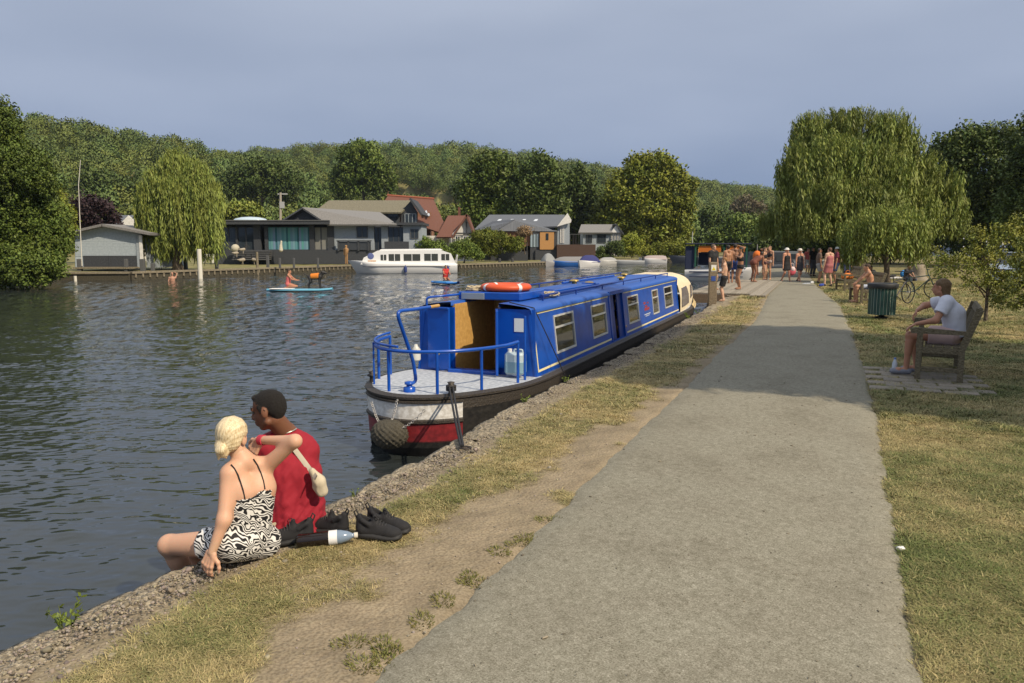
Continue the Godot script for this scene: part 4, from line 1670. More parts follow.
func make_boat() -> void:
	M.blue = mat(0.003, 0.075, 0.42, 0.32)
	M.blue.clearcoat_enabled = true
	M.blue.clearcoat = 0.15
	M.blue.clearcoat_roughness = 0.12
	M.blue.albedo_texture = noise_tex(0.012, [[0.15, 0.66, 0.70, 0.74], [0.5, 0.92, 0.93, 0.95], [0.85, 1.0, 1.0, 1.0]], 512, 71, FastNoiseLite.TYPE_SIMPLEX_SMOOTH, 5)
	M.blue.uv1_triplanar = true
	M.blue.uv1_scale = Vector3.ONE * 0.4
	M.blue_roof = mat(0.014, 0.085, 0.38, 0.45)
	M.blue_dark = mat(0.006, 0.035, 0.22, 0.4)
	M.black_paint = mottled([0.012, 0.012, 0.013], [0.035, 0.033, 0.03], 0.45, 1.2, 0.03, 0.4, 72)
	M.rubbed = mottled([0.014, 0.013, 0.012], [0.07, 0.055, 0.04], 0.6, 0.5, 0.05, 0.6, 73)
	M.white_paint = mottled([0.50, 0.48, 0.44], [0.78, 0.78, 0.76], 0.4, 0.7, 0.02, 0.0, 74)
	M.red_paint = mottled([0.13, 0.014, 0.018], [0.25, 0.022, 0.028], 0.45, 0.8, 0.02, 0.0, 75)
	M.deck_grey = mottled([0.30, 0.33, 0.37], [0.50, 0.53, 0.57], 0.75, 1.2, 0.03, 0.3, 76)
	M.cream = mat(0.72, 0.64, 0.36, 0.5)
	M.canvas = mottled([0.58, 0.49, 0.33], [0.70, 0.61, 0.43], 0.9, 1.5, 0.02, 1.0, 77)
	M.pane = mat(0.02, 0.025, 0.03, 0.03)
	M.pane.transparency = BaseMaterial3D.TRANSPARENCY_ALPHA
	M.pane.albedo_color.a = 0.30
	M.alu = mat(0.62, 0.62, 0.58, 0.4, 0.3)
	M.brass = mat(0.55, 0.38, 0.12, 0.35, 0.9)
	M.wood_y = mottled([0.42, 0.24, 0.07], [0.56, 0.34, 0.11], 0.5, 0.8, 0.02, 0.0, 78)
	M.dark_in = mottled([0.16, 0.10, 0.05], [0.24, 0.15, 0.075], 0.7, 0.8, 0.03, 0.0, 81)
	var boat := thing("narrowboat", "blue narrowboat with cream lines moored along the stone quay", "boat", Vector3(-0.504, 0.0, -10.21), -0.3900)
	# hull
	var b := MB.new()
	hull_band(b, -0.13, -0.95, 0.0, -0.05, -1.705)
	hull_band(b, -0.52, -0.60, -0.01, -0.03, -9.0, -1.695)
	hull_band(b, -0.60, -1.1, -0.03, -0.35, -9.0, -1.695)
	part(boat, "hull", b, M.black_paint)
	b = MB.new()
	hull_band(b, -0.065, -0.27, 0.004, 0.0, -9.0, -1.695)
	part(boat, "stern_band", b, M.white_paint, "white painted band round the stern")
	b = MB.new()
	hull_band(b, -0.315, -0.53, 0.0, -0.012, -9.0, -1.695)
	part(boat, "stern_band", b, M.red_paint, "dark red painted band round the stern")
	b = MB.new()
	hull_band(b, 0.015, -0.005, -0.06, 0.022)
	hull_band(b, -0.005, -0.03, 0.022, 0.022)
	hull_band(b, -0.03, -0.045, 0.022, 0.004)
	hull_band(b, -0.045, -0.055, 0.004, 0.024, -9.0, -1.695)
	hull_band(b, -0.055, -0.075, 0.024, 0.024, -9.0, -1.695)
	hull_band(b, -0.075, -0.085, 0.024, -0.002, -9.0, -1.695)
	hull_band(b, -0.045, -0.16, 0.002, 0.002, -1.705)
	hull_band(b, -0.26, -0.275, 0.0, 0.02, -9.0, -1.695)
	hull_band(b, -0.275, -0.305, 0.02, 0.02, -9.0, -1.695)
	hull_band(b, -0.305, -0.32, 0.02, -0.002, -9.0, -1.695)
	part(boat, "rubbing_strake", b, M.rubbed)
	# deck
	b = MB.new()
	var plain_deck := b
	var walk := MB.new()
	var bow := MB.new()
	var o := boat_outline(14, -0.05)
	for i in o.size() - 1:
		var p: Vector2 = o[i]
		var q: Vector2 = o[i + 1]
		var yp := sheer(p.y) + 0.006
		var yq := sheer(q.y) + 0.006
		if p.y > 10.4:
			b = bow
		if p.y < 0.1 or p.y > 10.4:
			b.quad(Vector3(-p.x, yp, -p.y), Vector3(p.x, yp, -p.y), Vector3(q.x, yq, -q.y), Vector3(-q.x, yq, -q.y))
		else:
			for sg in [1.0, -1.0]:
				b = walk
				var a1 := Vector3(0.8 * sg, yp, -p.y)
				var a2 := Vector3(p.x * sg, yp, -p.y)
				var a3 := Vector3(q.x * sg, yq, -q.y)
				var a4 := Vector3(0.8 * sg, yq, -q.y)
				if sg > 0:
					b.quad(a1, a2, a3, a4)
				else:
					b.quad(a2, a1, a4, a3)
				b = plain_deck
	b = plain_deck
	part(boat, "bow_deck", bow, M.deck_grey)
	part(boat, "side_deck", walk, mat(0.075, 0.09, 0.12, 0.6))
	part(boat, "deck", b, M.deck_grey)
	# cabin sides with window openings
	var wins := [[0.88, 1.80, 0.21, 0.76], [2.76, 3.66, 0.21, 0.76], [5.28, 6.2, 0.21, 0.76], [7.6, 8.25, 0.21, 0.76], [9.0, 10.05, 0.24, 0.76]]
	var hatch_a := 4.02
	var hatch_b := 4.92
	for sg in [1.0, -1.0]:
		var holes := []
		for w in wins:
			holes.append(w)
		if sg > 0:
			holes.append([hatch_a, hatch_b, 0.03, 0.88])
		holes.sort_custom(func(x, y): return x[0] < y[0])
		b = MB.new()
		var at := 0.0
		for w in holes + [[CAB_END, CAB_END, 0.2, 0.7]]:
			wall_piece(b, sg, at, w[0], 0.0, 0.88)
			if w[1] > w[0]:
				wall_piece(b, sg, w[0], w[1], 0.0, w[2])
				wall_piece(b, sg, w[0], w[1], w[3], 0.88)
			at = w[1]
		part(boat, "cabin_side", b, M.blue)
		for w in wins:
			var wn := MB.new()
			var yb: float = w[2]
			var yt: float = w[3]
			var f := 0.026
			for e in [[w[0], w[1], yb, yb + f], [w[0], w[1], yt - f, yt], [w[0], w[0] + f, yb + f, yt - f], [w[1] - f, w[1], yb + f, yt - f], [w[0] + f, w[1] - f, yt - 0.19, yt - 0.165]]:
				slab(wn, sg, e[0], e[1], e[2], e[3], 0.014, 0.03)
			var wf := part(boat, "window", wn, M.alu)
			var g := MB.new()
			slab(g, sg, w[0] + f, w[1] - f, yb + f, yt - f, -0.004, 0.006)
			part(wf, "pane", g, M.pane)
			if sg > 0:
				var cu := MB.new()
				var rows := [PackedVector3Array(), PackedVector3Array()]
				for k in 13:
					var s: float = lerpf(w[0] - 0.02, w[0] + (w[1] - w[0]) * 0.30, k / 12.0)
					for r in 2:
						var y: float = [yb - 0.03, yt + 0.03][r]
						rows[r].append(L(side_t(y) - 0.09 + sin(k * 1.7) * 0.012, y, s))
				cu.sheet(rows)
				part(wf, "curtain", cu, plain(0.35, 0.33, 0.28))
		# cream lining
		b = MB.new()
		for e in [[0.07, hatch_a - 0.14, 0.835, 0.862], [hatch_b + 0.14, CAB_END - 0.06, 0.835, 0.862], [0.07, hatch_a - 0.14, 0.065, 0.095], [hatch_b + 0.14, CAB_END - 0.06, 0.065, 0.095], [0.07, 0.10, 0.095, 0.835]]:
			slab(b, sg, e[0], e[1], e[2], e[3], 0.004, 0.003)
		part(boat, "coach_line", b, M.cream)
	# side hatch: two leaves, one ajar
	b = MB.new()
	slab(b, 1.0, hatch_a - 0.10, hatch_a, 0.02, 0.90, 0.012, 0.03)
	slab(b, 1.0, hatch_b, hatch_b + 0.10, 0.02, 0.90, 0.012, 0.03)
	slab(b, 1.0, hatch_a - 0.10, hatch_b + 0.10, 0.88, 0.93, 0.03, 0.06)
	var sh := part(boat, "side_hatch", b, M.blue)
	b = MB.new()
	slab(b, 1.0, hatch_a, hatch_a + 0.42, 0.03, 0.87, -0.05, 0.02)
	part(sh, "hatch_leaf", b, M.blue_dark)
	b = MB.new()
	slab(b, 1.0, hatch_a + 0.60, hatch_b, 0.03, 0.87, -0.03, 0.02)
	part(sh, "hatch_leaf", b, M.blue_dark)
	b = MB.new()
	b.ell(L(side_t(0.2) + 0.0, 0.2, hatch_b + 0.05), Vector3(0.03, 0.03, 0.03), 8)
	part(sh, "catch", b, M.brass)
	# painted name panel, too worn to read
	b = MB.new()
	for e in [[6.75, 7.25, 0.36, 0.42], [6.8, 7.05, 0.43, 0.47], [6.7, 6.9, 0.5, 0.55], [7.05, 7.2, 0.5, 0.53]]:
		slab(b, 1.0, e[0], e[1], e[2], e[3], 0.002, 0.001)
	part(boat, "painted_name", b, mat(0.28, 0.03, 0.05, 0.4), "worn red painted lettering")
	b = MB.new()
	slab(b, 1.0, 6.7, 7.3, 0.27, 0.29, 0.002, 0.001)
	slab(b, 1.0, 6.8, 7.2, 0.235, 0.25, 0.002, 0.001)
	part(boat, "painted_name", b, mat(0.5, 0.55, 0.6, 0.4), "worn pale painted lettering")
	# roof
	b = MB.new()
	var rows := []
	for s in [0.62, 2.5, 4.5, 6.5, 8.5, CAB_END + 0.04]:
		var row := PackedVector3Array()
		for e in [[0.83, 0.865], [0.825, 0.90], [0.80, 0.925], [0.74, 0.945], [0.5, 0.975], [0.25, 0.99], [0.0, 0.995], [-0.25, 0.99], [-0.5, 0.975], [-0.74, 0.945], [-0.80, 0.925], [-0.825, 0.90], [-0.83, 0.865]]:
			row.append(L(e[0], e[1], s))
		rows.append(row)
	b.sheet(rows, true)
	for sg in [1.0, -1.0]:
		rows = []
		for s in [-0.02, 0.62]:
			var row := PackedVector3Array()
			for e in [[0.83, 0.865], [0.825, 0.90], [0.80, 0.925], [0.74, 0.945], [0.5, 0.975], [0.36, 0.985], [0.36, 0.93]]:
				row.append(L(e[0] * sg, e[1], s))
			rows.append(row)
		b.sheet(rows, sg > 0)
	part(boat, "roof", b, M.blue_roof)
	# bulkheads
	b = MB.new()
	b.box(L(-0.60, 0.46, 0.03), Vector3(0.54, 0.90, 0.04))
	b.prism(PackedVector2Array([Vector2(-0.86, 0.0), Vector2(-0.90, 0.0), Vector2(-0.80, 0.88), Vector2(-0.76, 0.90)]), 0.035, Transform3D(Basis(), L(0, 0, 0.032)))
	part(boat, "aft_bulkhead", b, M.blue)
	b = MB.new()
	b.box(L(0.585, 0.46, 0.03), Vector3(0.57, 0.90, 0.04))
	b.prism(PackedVector2Array([Vector2(0.86, 0.0), Vector2(0.90, 0.0), Vector2(0.80, 0.88), Vector2(0.76, 0.90)]), 0.035, Transform3D(Basis(), L(0, 0, 0.032)))
	part(boat, "aft_bulkhead", b, M.blue)
	b = MB.new()
	b.box(L(0, 0.45, CAB_END - 0.02), Vector3(1.66, 0.88, 0.04))
	part(boat, "fore_bulkhead", b, M.blue)
	# cabin inside, seen through the doorway
	b = MB.new()
	b.box(L(-0.36, 0.40, 0.75), Vector3(0.04, 1.1, 1.36))
	part(boat, "wood_lining", b, M.wood_y)
	b = MB.new()
	b.box(L(-0.10, 0.40, 1.45), Vector3(0.5, 1.1, 0.04))
	part(boat, "inner_door", b, M.wood_y)
	b = MB.new()
	b.box(L(0.33, 0.40, 0.75), Vector3(0.04, 1.1, 1.36))
	b.box(L(0.25, 0.40, 1.46), Vector3(0.22, 1.1, 0.04))
	b.box(L(0, -0.18, 5.4), Vector3(1.6, 0.04, 10.6))
	part(boat, "cabin_inside", b, M.dark_in)
	b = MB.new()
	b.tube([L(0.16, 0.85, 0.5), L(0.15, 0.4, 0.5), L(0.13, 0.1, 0.52)], [0.03, 0.05, 0.06], 8)
	part(boat, "hanging_coat", b, plain(0.25, 0.24, 0.25))
	# doors
	b = MB.new()
	b.box(Vector3.ZERO, Vector3(0.37, 0.86, 0.035), Basis(), 0.006)
	b.box(Vector3(0, 0.42, 0.03), Vector3(0.37, 0.03, 0.03), Basis(), 0.006)
	var d1 := part(boat, "door", b, M.blue)
	d1.transform = Transform3D(Basis(Vector3.UP, -0.16), L(-0.53, 0.48, -0.06))
	b = MB.new()
	b.ell(Vector3(-0.0, -0.22, 0.03), Vector3(0.035, 0.018, 0.012), 8)
	part(d1, "handle", b, M.brass)
	b = MB.new()
	b.box(Vector3(0, 0, 0), Vector3(0.36, 0.86, 0.035), Basis(), 0.006)
	var d2 := part(boat, "door", b, M.blue)
	d2.transform = Transform3D(Basis(Vector3.UP, -1.15), L(0.385, 0.48, -0.145))
	b = MB.new()
	b.box(L(-0.015, 0.035, -0.04), Vector3(0.72, 0.06, 0.14), Basis(), 0.01)
	part(boat, "step", b, M.blue)
	# sliding hatch
	b = MB.new()
	b.box(L(0.0, 1.045, 0.95), Vector3(0.96, 0.11, 1.0), Basis(), 0.012)
	var hs := part(boat, "sliding_hatch", b, M.blue)
	b = MB.new()
	b.box(L(-0.24, 1.04, 0.437), Vector3(0.36, 0.09, 0.02), Basis(), 0.004)
	part(hs, "hatch_plate", b, mat(0.30, 0.36, 0.42, 0.35, 0.5))
	b = MB.new()
	pipe(b, [L(-0.72, 0.93, -0.05), L(-0.72, 1.04, -0.05), L(-0.52, 1.06, 0.1), L(-0.46, 1.06, 0.5)], 0.016)
	part(hs, "hatch_rail", b, M.blue)
	b = MB.new()
	b.box(L(0.655, 0.70, 0.004), Vector3(0.16, 0.18, 0.004))
	part(boat, "paper_notice", b, mat(0.62, 0.66, 0.68, 0.6), "pale printed notice on the bulkhead")
	# roof handrails
	for sg in [1.0, -1.0]:
		b = MB.new()
		var pts := []
		for s in [0.95, 3.0, 5.5, 8.0, 10.55]:
			pts.append(L(0.62 * sg, 1.04, s))
		b.tube(pts, 0.014, 6)
		for s in [1.0, 2.6, 4.2, 5.8, 7.4, 9.0, 10.5]:
			b.tube([L(0.62 * sg, 0.955, s), L(0.62 * sg, 1.04, s)], 0.012, 6)
		part(boat, "handrail", b, M.blue_dark)
	for v in [[-0.28, 2.3], [0.25, 4.6], [-0.3, 5.4], [0.22, 7.2], [-0.2, 9.2]]:
		b = MB.new()
		b.xf = Transform3D(Basis(), L(v[0], 0.98, v[1]))
		b.lathe([Vector2(0.05, 0.0), Vector2(0.05, 0.05), Vector2(0.095, 0.055), Vector2(0.10, 0.07), Vector2(0.07, 0.095), Vector2(0.001, 0.105)], 14)
		part(boat, "mushroom_vent", b, M.brass)
	# cream hood over the bow
	b = MB.new()
	rows = []
	for i in 9:
		var f := i / 8.0
		var s := CAB_END + 0.05 + 4.2 * f
		var hw := 0.93 * (1.0 - 0.45 * pow(f, 3.0))
		var top := lerpf(1.0, 0.22, pow(f, 3.4)) + sheer(s) * 0.6
		var row := PackedVector3Array()
		for k in 17:
			var a := PI * k / 16.0
			var cx := cos(a)
			row.append(L(hw * signf(cx) * pow(absf(cx), 0.55), sheer(s) + (top - sheer(s)) * pow(sin(a), 0.62) + nz.get_noise_2d(k * 45.0, s * 140.0) * 0.025, s))
		rows.append(row)
	b.sheet(rows, true)
	var hood := part(boat, "canvas_hood", b, M.canvas)
	for e in [[0.25, 1.45, 0.12, 0.62], [1.85, 2.5, 0.2, 0.55]]:
		b = MB.new()
		rows = []
		for i in 7:
			var y: float = lerpf(e[2], e[3], i / 6.0)
			var cut := 0.0 if i < 4 else 0.06 * (i - 3)
			var row := PackedVector3Array()
			for k in 5:
				var fs := lerpf(e[0] + cut, e[1] - cut, k / 4.0)
				var f := (fs - 0.0) / 4.2
				var hw := 0.93 * (1.0 - 0.45 * pow(f, 3.0))
				row.append(L(hw + 0.012 - 0.10 * pow(y / 0.7, 3.0), y + sheer(CAB_END + fs), CAB_END + fs))
			rows.append(row)
		b.sheet(rows, true)
		part(hood, "clear_panel", b, mat(0.16, 0.15, 0.16, 0.15))
	b = MB.new()
	hull_band(b, 0.06, -0.05, -0.03, 0.05, 12.2)
	part(boat, "bow_rail", b, mottled([0.45, 0.33, 0.14], [0.6, 0.47, 0.25], 0.6, 1.0, 0.03, 0.0, 79))
	# stern rails
	var up := 0.56
	var ring := []
	for i in 17:
		var a := lerpf(-1.40, 1.22, i / 16.0)
		ring.append(L(0.93 * sin(a), up, -0.47 - 1.44 * cos(a)))
	ring.append(L(0.88, up, -0.62))
	b = MB.new()
	b.tube(ring, 0.021, 10)
	var ring2 := []
	for i in 9:
		ring2.append(ring[i] + Vector3(0, 0.05, 0))
	b.tube(ring2, 0.016, 8)
	var rail := part(boat, "stern_rail", b, M.blue)
	for i in [0, 2, 4, 7, 11, 14, 17]:
		var p: Vector3 = ring[i]
		b = MB.new()
		if i == 4:
			b.box(Vector3(p.x - 0.02, up * 0.5 + 0.03, p.z), Vector3(0.02, up, 0.07), Basis(Vector3.UP, 0.6))
		else:
			b.tube([Vector3(p.x, 0.02, p.z), p], 0.019, 8)
		part(rail, "post", b, M.blue)
	b = MB.new()
	b.tube([L(0.86, 0.03, -0.33), L(0.86, 0.86, -0.33)], 0.018, 8)
	part(rail, "post", b, M.blue)
	# tiller
	b = MB.new()
	pipe(b, [L(0, 0.16, -1.78), L(0, 0.17, -1.64), L(0, 0.42, -1.70), L(-0.0, 1.03, -2.06), L(0, 1.02, -1.60), L(0, 1.02, -1.28)], 0.021, 10)
	var til := part(boat, "tiller", b, M.blue)
	b = MB.new()
	b.xf = Transform3D(Basis(), L(0, 0.07, -1.80))
	b.lathe([Vector2(0.07, 0), Vector2(0.07, 0.06), Vector2(0.035, 0.065), Vector2(0.035, 0.09), Vector2(0.055, 0.095), Vector2(0.055, 0.12), Vector2(0.02, 0.13), Vector2(0.001, 0.13)], 14)
	part(til, "rudder_stock", b, M.blue)
	b = MB.new()
	b.tube([L(0, 1.02, -1.28), L(0, 1.02, -1.06)], [0.019, 0.022], 8)
	part(til, "tiller_grip", b, M.wood_y)
	# mooring studs
	for e in [[0.50, -1.72], [-0.75, -1.42]]:
		b = MB.new()
		b.xf = Transform3D(Basis(), L(e[0], sheer(e[1]), e[1]))
		b.lathe([Vector2(0.035, 0), Vector2(0.028, 0.07), Vector2(0.06, 0.085), Vector2(0.06, 0.10), Vector2(0.03, 0.115), Vector2(0.045, 0.14), Vector2(0.001, 0.15)], 10)
		part(boat, "mooring_stud", b, M.rubbed)
	boat_extras()

func wall_piece(b: MB, sg: float, s0: float, s1: float, y0: float, y1: float) -> void:
	if s1 - s0 < 0.001:
		return
	var th := 0.03
	var t0 := side_t(y0)
	var t1 := side_t(y1)
	for o in [0.0, -th]:
		var a := L((t0 + o) * sg, y0, s0)
		var c := L((t0 + o) * sg, y0, s1)
		var d := L((t1 + o) * sg, y1, s1)
		var e := L((t1 + o) * sg, y1, s0)
		if (sg > 0) == (o == 0.0):
			b.quad(a, c, d, e)
		else:
			b.quad(c, a, e, d)
	# edges
	for s in [s0, s1]:
		var a := L(t0 * sg, y0, s)
		var c := L((t0 - th) * sg, y0, s)
		var d := L((t1 - th) * sg, y1, s)
		var e := L(t1 * sg, y1, s)
		if (sg > 0) == (s == s0):
			b.quad(c, a, e, d)
		else:
			b.quad(a, c, d, e)

# a flat bar on the cabin side, its face proud of the plating by out, with a given thickness
func slab(b: MB, sg: float, s0: float, s1: float, y0: float, y1: float, out: float, th: float) -> void:
	var p := []
	for o in [out, out - th]:
		for e in [[s0, y0], [s1, y0], [s1, y1], [s0, y1]]:
			p.append(L((side_t(e[1]) + o) * sg, e[1], e[0]))
	var q := [[0, 1, 2, 3], [5, 4, 7, 6], [4, 5, 1, 0], [3, 2, 6, 7], [1, 5, 6, 2], [4, 0, 3, 7]]
	for f in q:
		if sg > 0:
			b.quad(p[f[0]], p[f[1]], p[f[2]], p[f[3]])
		else:
			b.quad(p[f[3]], p[f[2]], p[f[1]], p[f[0]])

func boat_at(t: float, y: float, s: float) -> Vector3:
	return Transform3D(Basis(Vector3.UP, -0.39), Vector3(-0.504, 0, -10.21)) * L(t, y, s)

func boat_extras() -> void:
	var turn := -0.39
	# lifebuoy on the hatch
	var lb := thing("lifebuoy", "orange ring lifebuoy lying on the narrowboat roof hatch", "lifebuoy", boat_at(0.10, 1.155, 0.85), turn)
	var b := MB.new()
	var rows := []
	for i in 37:
		var a := TAU * i / 36.0
		var row := PackedVector3Array()
		for k in 12:
			var g := TAU * k / 12.0
			row.append(Vector3(cos(a) * (0.30 + 0.075 * cos(g)), 0.055 * sin(g), sin(a) * (0.30 + 0.075 * cos(g))))
		rows.append(row)
	b.sheet(rows, false, true)
	part(lb, "ring", b, mat(0.62, 0.085, 0.02, 0.5))
	for q in 4:
		b = MB.new()
		rows = []
		for i in 4:
			var a := TAU * q / 4.0 + 0.5 + i * 0.05
			var row := PackedVector3Array()
			for k in 12:
				var g := TAU * k / 12.0
				row.append(Vector3(cos(a) * (0.30 + 0.078 * cos(g)), 0.058 * sin(g), sin(a) * (0.30 + 0.078 * cos(g))))
			rows.append(row)
		b.sheet(rows, false, true)
		part(lb, "reflective_band", b, mat(0.7, 0.7, 0.68, 0.4))
	# coils of rope beside it
	for e in [[-0.34, 0.75, "pale rope coiled on the hatch at the tiller side of the lifebuoy"], [0.50, 1.62, "pale rope coiled on the roof ahead of the lifebuoy"]]:
		b = MB.new()
		var pts := []
		for i in 90:
			var a := i * 0.42
			var r := 0.10 + 0.05 * sin(i * 0.31) + 0.02 * sin(i * 1.7)
			pts.append(Vector3(cos(a) * r, 0.012 + 0.05 * (0.5 + 0.5 * sin(i * 0.9)), sin(a) * r * 1.2))
		b.tube(pts, 0.010, 5)
		solo("rope_coil", b, plain(0.45, 0.38, 0.25), e[2], "rope", boat_at(e[0], 1.10 if e[1] < 0.9 else 0.985, e[1]), turn, "ropes on the narrowboat")
	# planks and pole on the roof
	var pl := MB.new()
	pl.box(Vector3(0, 0.025, 0), Vector3(0.24, 0.04, 3.0), Basis(), 0.008)
	pl.box(Vector3(0, 0.05, 1.2), Vector3(0.26, 0.02, 0.05))
	pl.box(Vector3(0, 0.05, -1.2), Vector3(0.26, 0.02, 0.05))
	solo("gangplank", pl, M.blue, "blue gangplank laid along the narrowboat roof", "plank", boat_at(0.30, 1.005, 3.2), turn)
	pl = MB.new()
	pl.tube([Vector3(0, 0, 2.2), Vector3(0, 0, -2.6)], 0.022, 8)
	solo("boat_pole", pl, M.blue_dark, "dark blue pole lying beside the roof gangplank", "pole", boat_at(0.50, 1.012, 3.3), turn + 0.02)
	pl = MB.new()
	pl.tube([Vector3(0, 0, 2.0), Vector3(0, 0, -2.0)], 0.025, 8)
	solo("boat_pole", pl, M.blue, "bright blue pole on the river side of the roof", "pole", boat_at(-0.42, 1.02, 7.0), turn)
	# water container
	var wc := thing("water_container", "translucent plastic water container standing on the stern deck", "container", boat_at(0.66, 0.05, -0.16), turn)
	b = MB.new()
	b.box(Vector3(0, 0.16, 0), Vector3(0.26, 0.30, 0.18), Basis(), 0.03)
	part(wc, "body", b, mat(0.42, 0.52, 0.56, 0.35))
	b = MB.new()
	b.box(Vector3(0, 0.115, 0.0), Vector3(0.265, 0.20, 0.186), Basis(), 0.03)
	part(wc, "water_level", b, mat(0.20, 0.33, 0.40, 0.3), "bluer part filled with water")
	b = MB.new()
	b.tube([Vector3(-0.08, 0.30, 0), Vector3(-0.08, 0.35, 0)], 0.03, 10)
	part(wc, "screw_cap", b, plain(0.6, 0.6, 0.6))
	b = MB.new()
	pipe(b, [Vector3(-0.02, 0.30, 0), Vector3(-0.02, 0.345, 0), Vector3(0.10, 0.345, 0), Vector3(0.10, 0.30, 0)], 0.012)
	part(wc, "handle", b, mat(0.42, 0.52, 0.56, 0.35))
	wc = thing("plastic_bottle", "small clear plastic bottle hanging by the open boat door", "bottle", boat_at(-0.84, 0.16, -0.16), turn)
	b = MB.new()
	b.lathe([Vector2(0.001, 0), Vector2(0.06, 0.0), Vector2(0.065, 0.02), Vector2(0.065, 0.16), Vector2(0.03, 0.2), Vector2(0.02, 0.23), Vector2(0.001, 0.23)], 12)
	part(wc, "body", b, mat(0.55, 0.55, 0.50, 0.3))
	# rope fender on chains
	var fd := thing("rope_fender", "round knotted rope fender hanging on chains at the stern", "fender", boat_at(-0.02, -0.33, -2.22), turn)
	b = MB.new()
	rows = []
	for i in 29:
		var a := PI * i / 28.0 - PI / 2
		var row := PackedVector3Array()
		for k in 64:
			var g := TAU * k / 64.0
			var bump := 1.0 + 0.05 * sin(g * 16.0 + i * 1.9) * cos(a) + 0.035 * sin(g * 16.0 - i * 1.9) * cos(a) + nz.get_noise_2d(k * 70.0, i * 90.0) * 0.08 * cos(a)
			row.append(Vector3(cos(a) * cos(g) * 0.215 * bump, sin(a) * 0.165 * bump, cos(a) * sin(g) * 0.165 * bump))
		rows.append(row)
	b.sheet(rows, true, true)
	part(fd, "knotted_rope", b, mottled([0.05, 0.045, 0.035], [0.20, 0.18, 0.13], 0.95, 0.12, 0.05, 2.0, 80))
	for e in [[Vector3(-0.10, 0.10, 0.02), Vector3(-0.26, 0.34, -0.05)], [Vector3(0.02, 0.14, 0), Vector3(0.05, 0.38, -0.10)], [Vector3(0.15, 0.08, 0.02), Vector3(0.42, 0.30, -0.06)]]:
		b = MB.new()
		var n := int(e[0].distance_to(e[1]) / 0.026)
		for i in n:
			var p: Vector3 = e[0].lerp(e[1], (i + 0.5) / n) + Vector3(0, -0.03 * sin(PI * (i + 0.5) / n), 0)
			var dir: Vector3 = (e[1] - e[0]).normalized()
			var sd := dir.cross(Vector3.UP if i % 2 else Vector3.BACK).normalized() * 0.011
			b.tube([p - dir * 0.017, p - dir * 0.012 + sd, p + dir * 0.012 + sd, p + dir * 0.017], 0.0045, 5)
			b.tube([p - dir * 0.017, p - dir * 0.012 - sd, p + dir * 0.012 - sd, p + dir * 0.017], 0.0045, 5)
		part(fd, "chain", b, mat(0.45, 0.43, 0.40, 0.45, 0.7))
	# mooring line from the stud to a ring in the quay
	var ring_at := gp(462, 449)
	var stud := boat_at(0.50, 0.16, -1.72)
	b = MB.new()
	for off in [-0.02, 0.02]:
		var pts := []
		for i in 9:
			var f := i / 8.0
			pts.append(stud.lerp(ring_at + Vector3(0, 0.03, 0), f) - ring_at + Vector3(off * (1.0 - f * 0.5), -0.03 * sin(PI * f), 0))
		b.tube(pts, 0.012, 6)
	for i in 3:
		var pts := []
		for k in 13:
			var a := TAU * k / 12.0
			pts.append(stud - ring_at + Vector3(cos(a) * 0.05, -0.04 + 0.022 * i, sin(a) * 0.05))
		b.tube(pts, 0.013, 5)
	solo("mooring_rope", b, mat(0.018, 0.018, 0.02, 0.8), "taut black mooring rope from the stern stud to the quay", "rope", ring_at, 0.0, "ropes on the narrowboat")
	b = MB.new()
	var pts := []
	for k in 15:
		var a := TAU * k / 14.0
		pts.append(Vector3(cos(a) * 0.05, 0.012, sin(a) * 0.035) + Vector3(0.03, 0, 0.0))
	b.tube(pts, 0.008, 6)
	solo("mooring_ring", b, mat(0.06, 0.05, 0.045, 0.6, 0.6), "dark iron mooring ring lying on the quay stones", "ring", ring_at + Vector3(0, 0.0, 0))
	# thin line down the cabin side
	b = MB.new()
	var top := boat_at(0.82, 0.93, 0.10)
	var low := boat_at(1.06, 0.0, 0.62)
	b.tube([boat_at(0.5, 1.0, 0.02) - low, top - low, top.lerp(low, 0.5) + Vector3(0.01, 0, 0) - low, Vector3(0, 0.02, 0), Vector3(0.05, -0.12, 0.02)], 0.008, 5)
	solo("cabin_line", b, mat(0.015, 0.015, 0.02, 0.8), "thin black line running down the blue cabin side", "rope", low, 0.0, "ropes on the narrowboat")
# ------------------------------------------------------------------ houses and boats across the river
var bd_z := 0.0
var bd_base := Vector3.ZERO

func start_house(called: String, label: String, px: float, py: float, z: float, category := "house") -> Node3D:
	bd_z = z
	bd_base = zp(px, py, z)
	return thing(called, label, category, bd_base)

# picture place at the house's depth (d metres further back), as an offset from its base
func hp(px: float, py: float, d := 0.0) -> Vector3:
	var a := zp(px, py, bd_z)
	return Vector3(a.x, a.y, -bd_z - d) - bd_base

# a block whose front face spans the given picture rectangle, d0 to d1 metres behind the reference depth
func block(b: MB, x0: float, y0: float, x1: float, y1: float, d0: float, d1: float) -> MB:
	var a := hp(x0, y1, d0)
	var c := hp(x1, y0, d0)
	b.box(Vector3((a.x + c.x) / 2, (a.y + c.y) / 2, (a.z + c.z) / 2 - (d1 - d0) / 2), Vector3(absf(c.x - a.x), absf(c.y - a.y), d1 - d0))
	return b

func house_block(n: Node, called: String, m: Material, x0: float, y0: float, x1: float, y1: float, d0: float, d1: float, label := "") -> MeshInstance3D:
	return part(n, called, block(MB.new(), x0, y0, x1, y1, d0, d1), m, label)

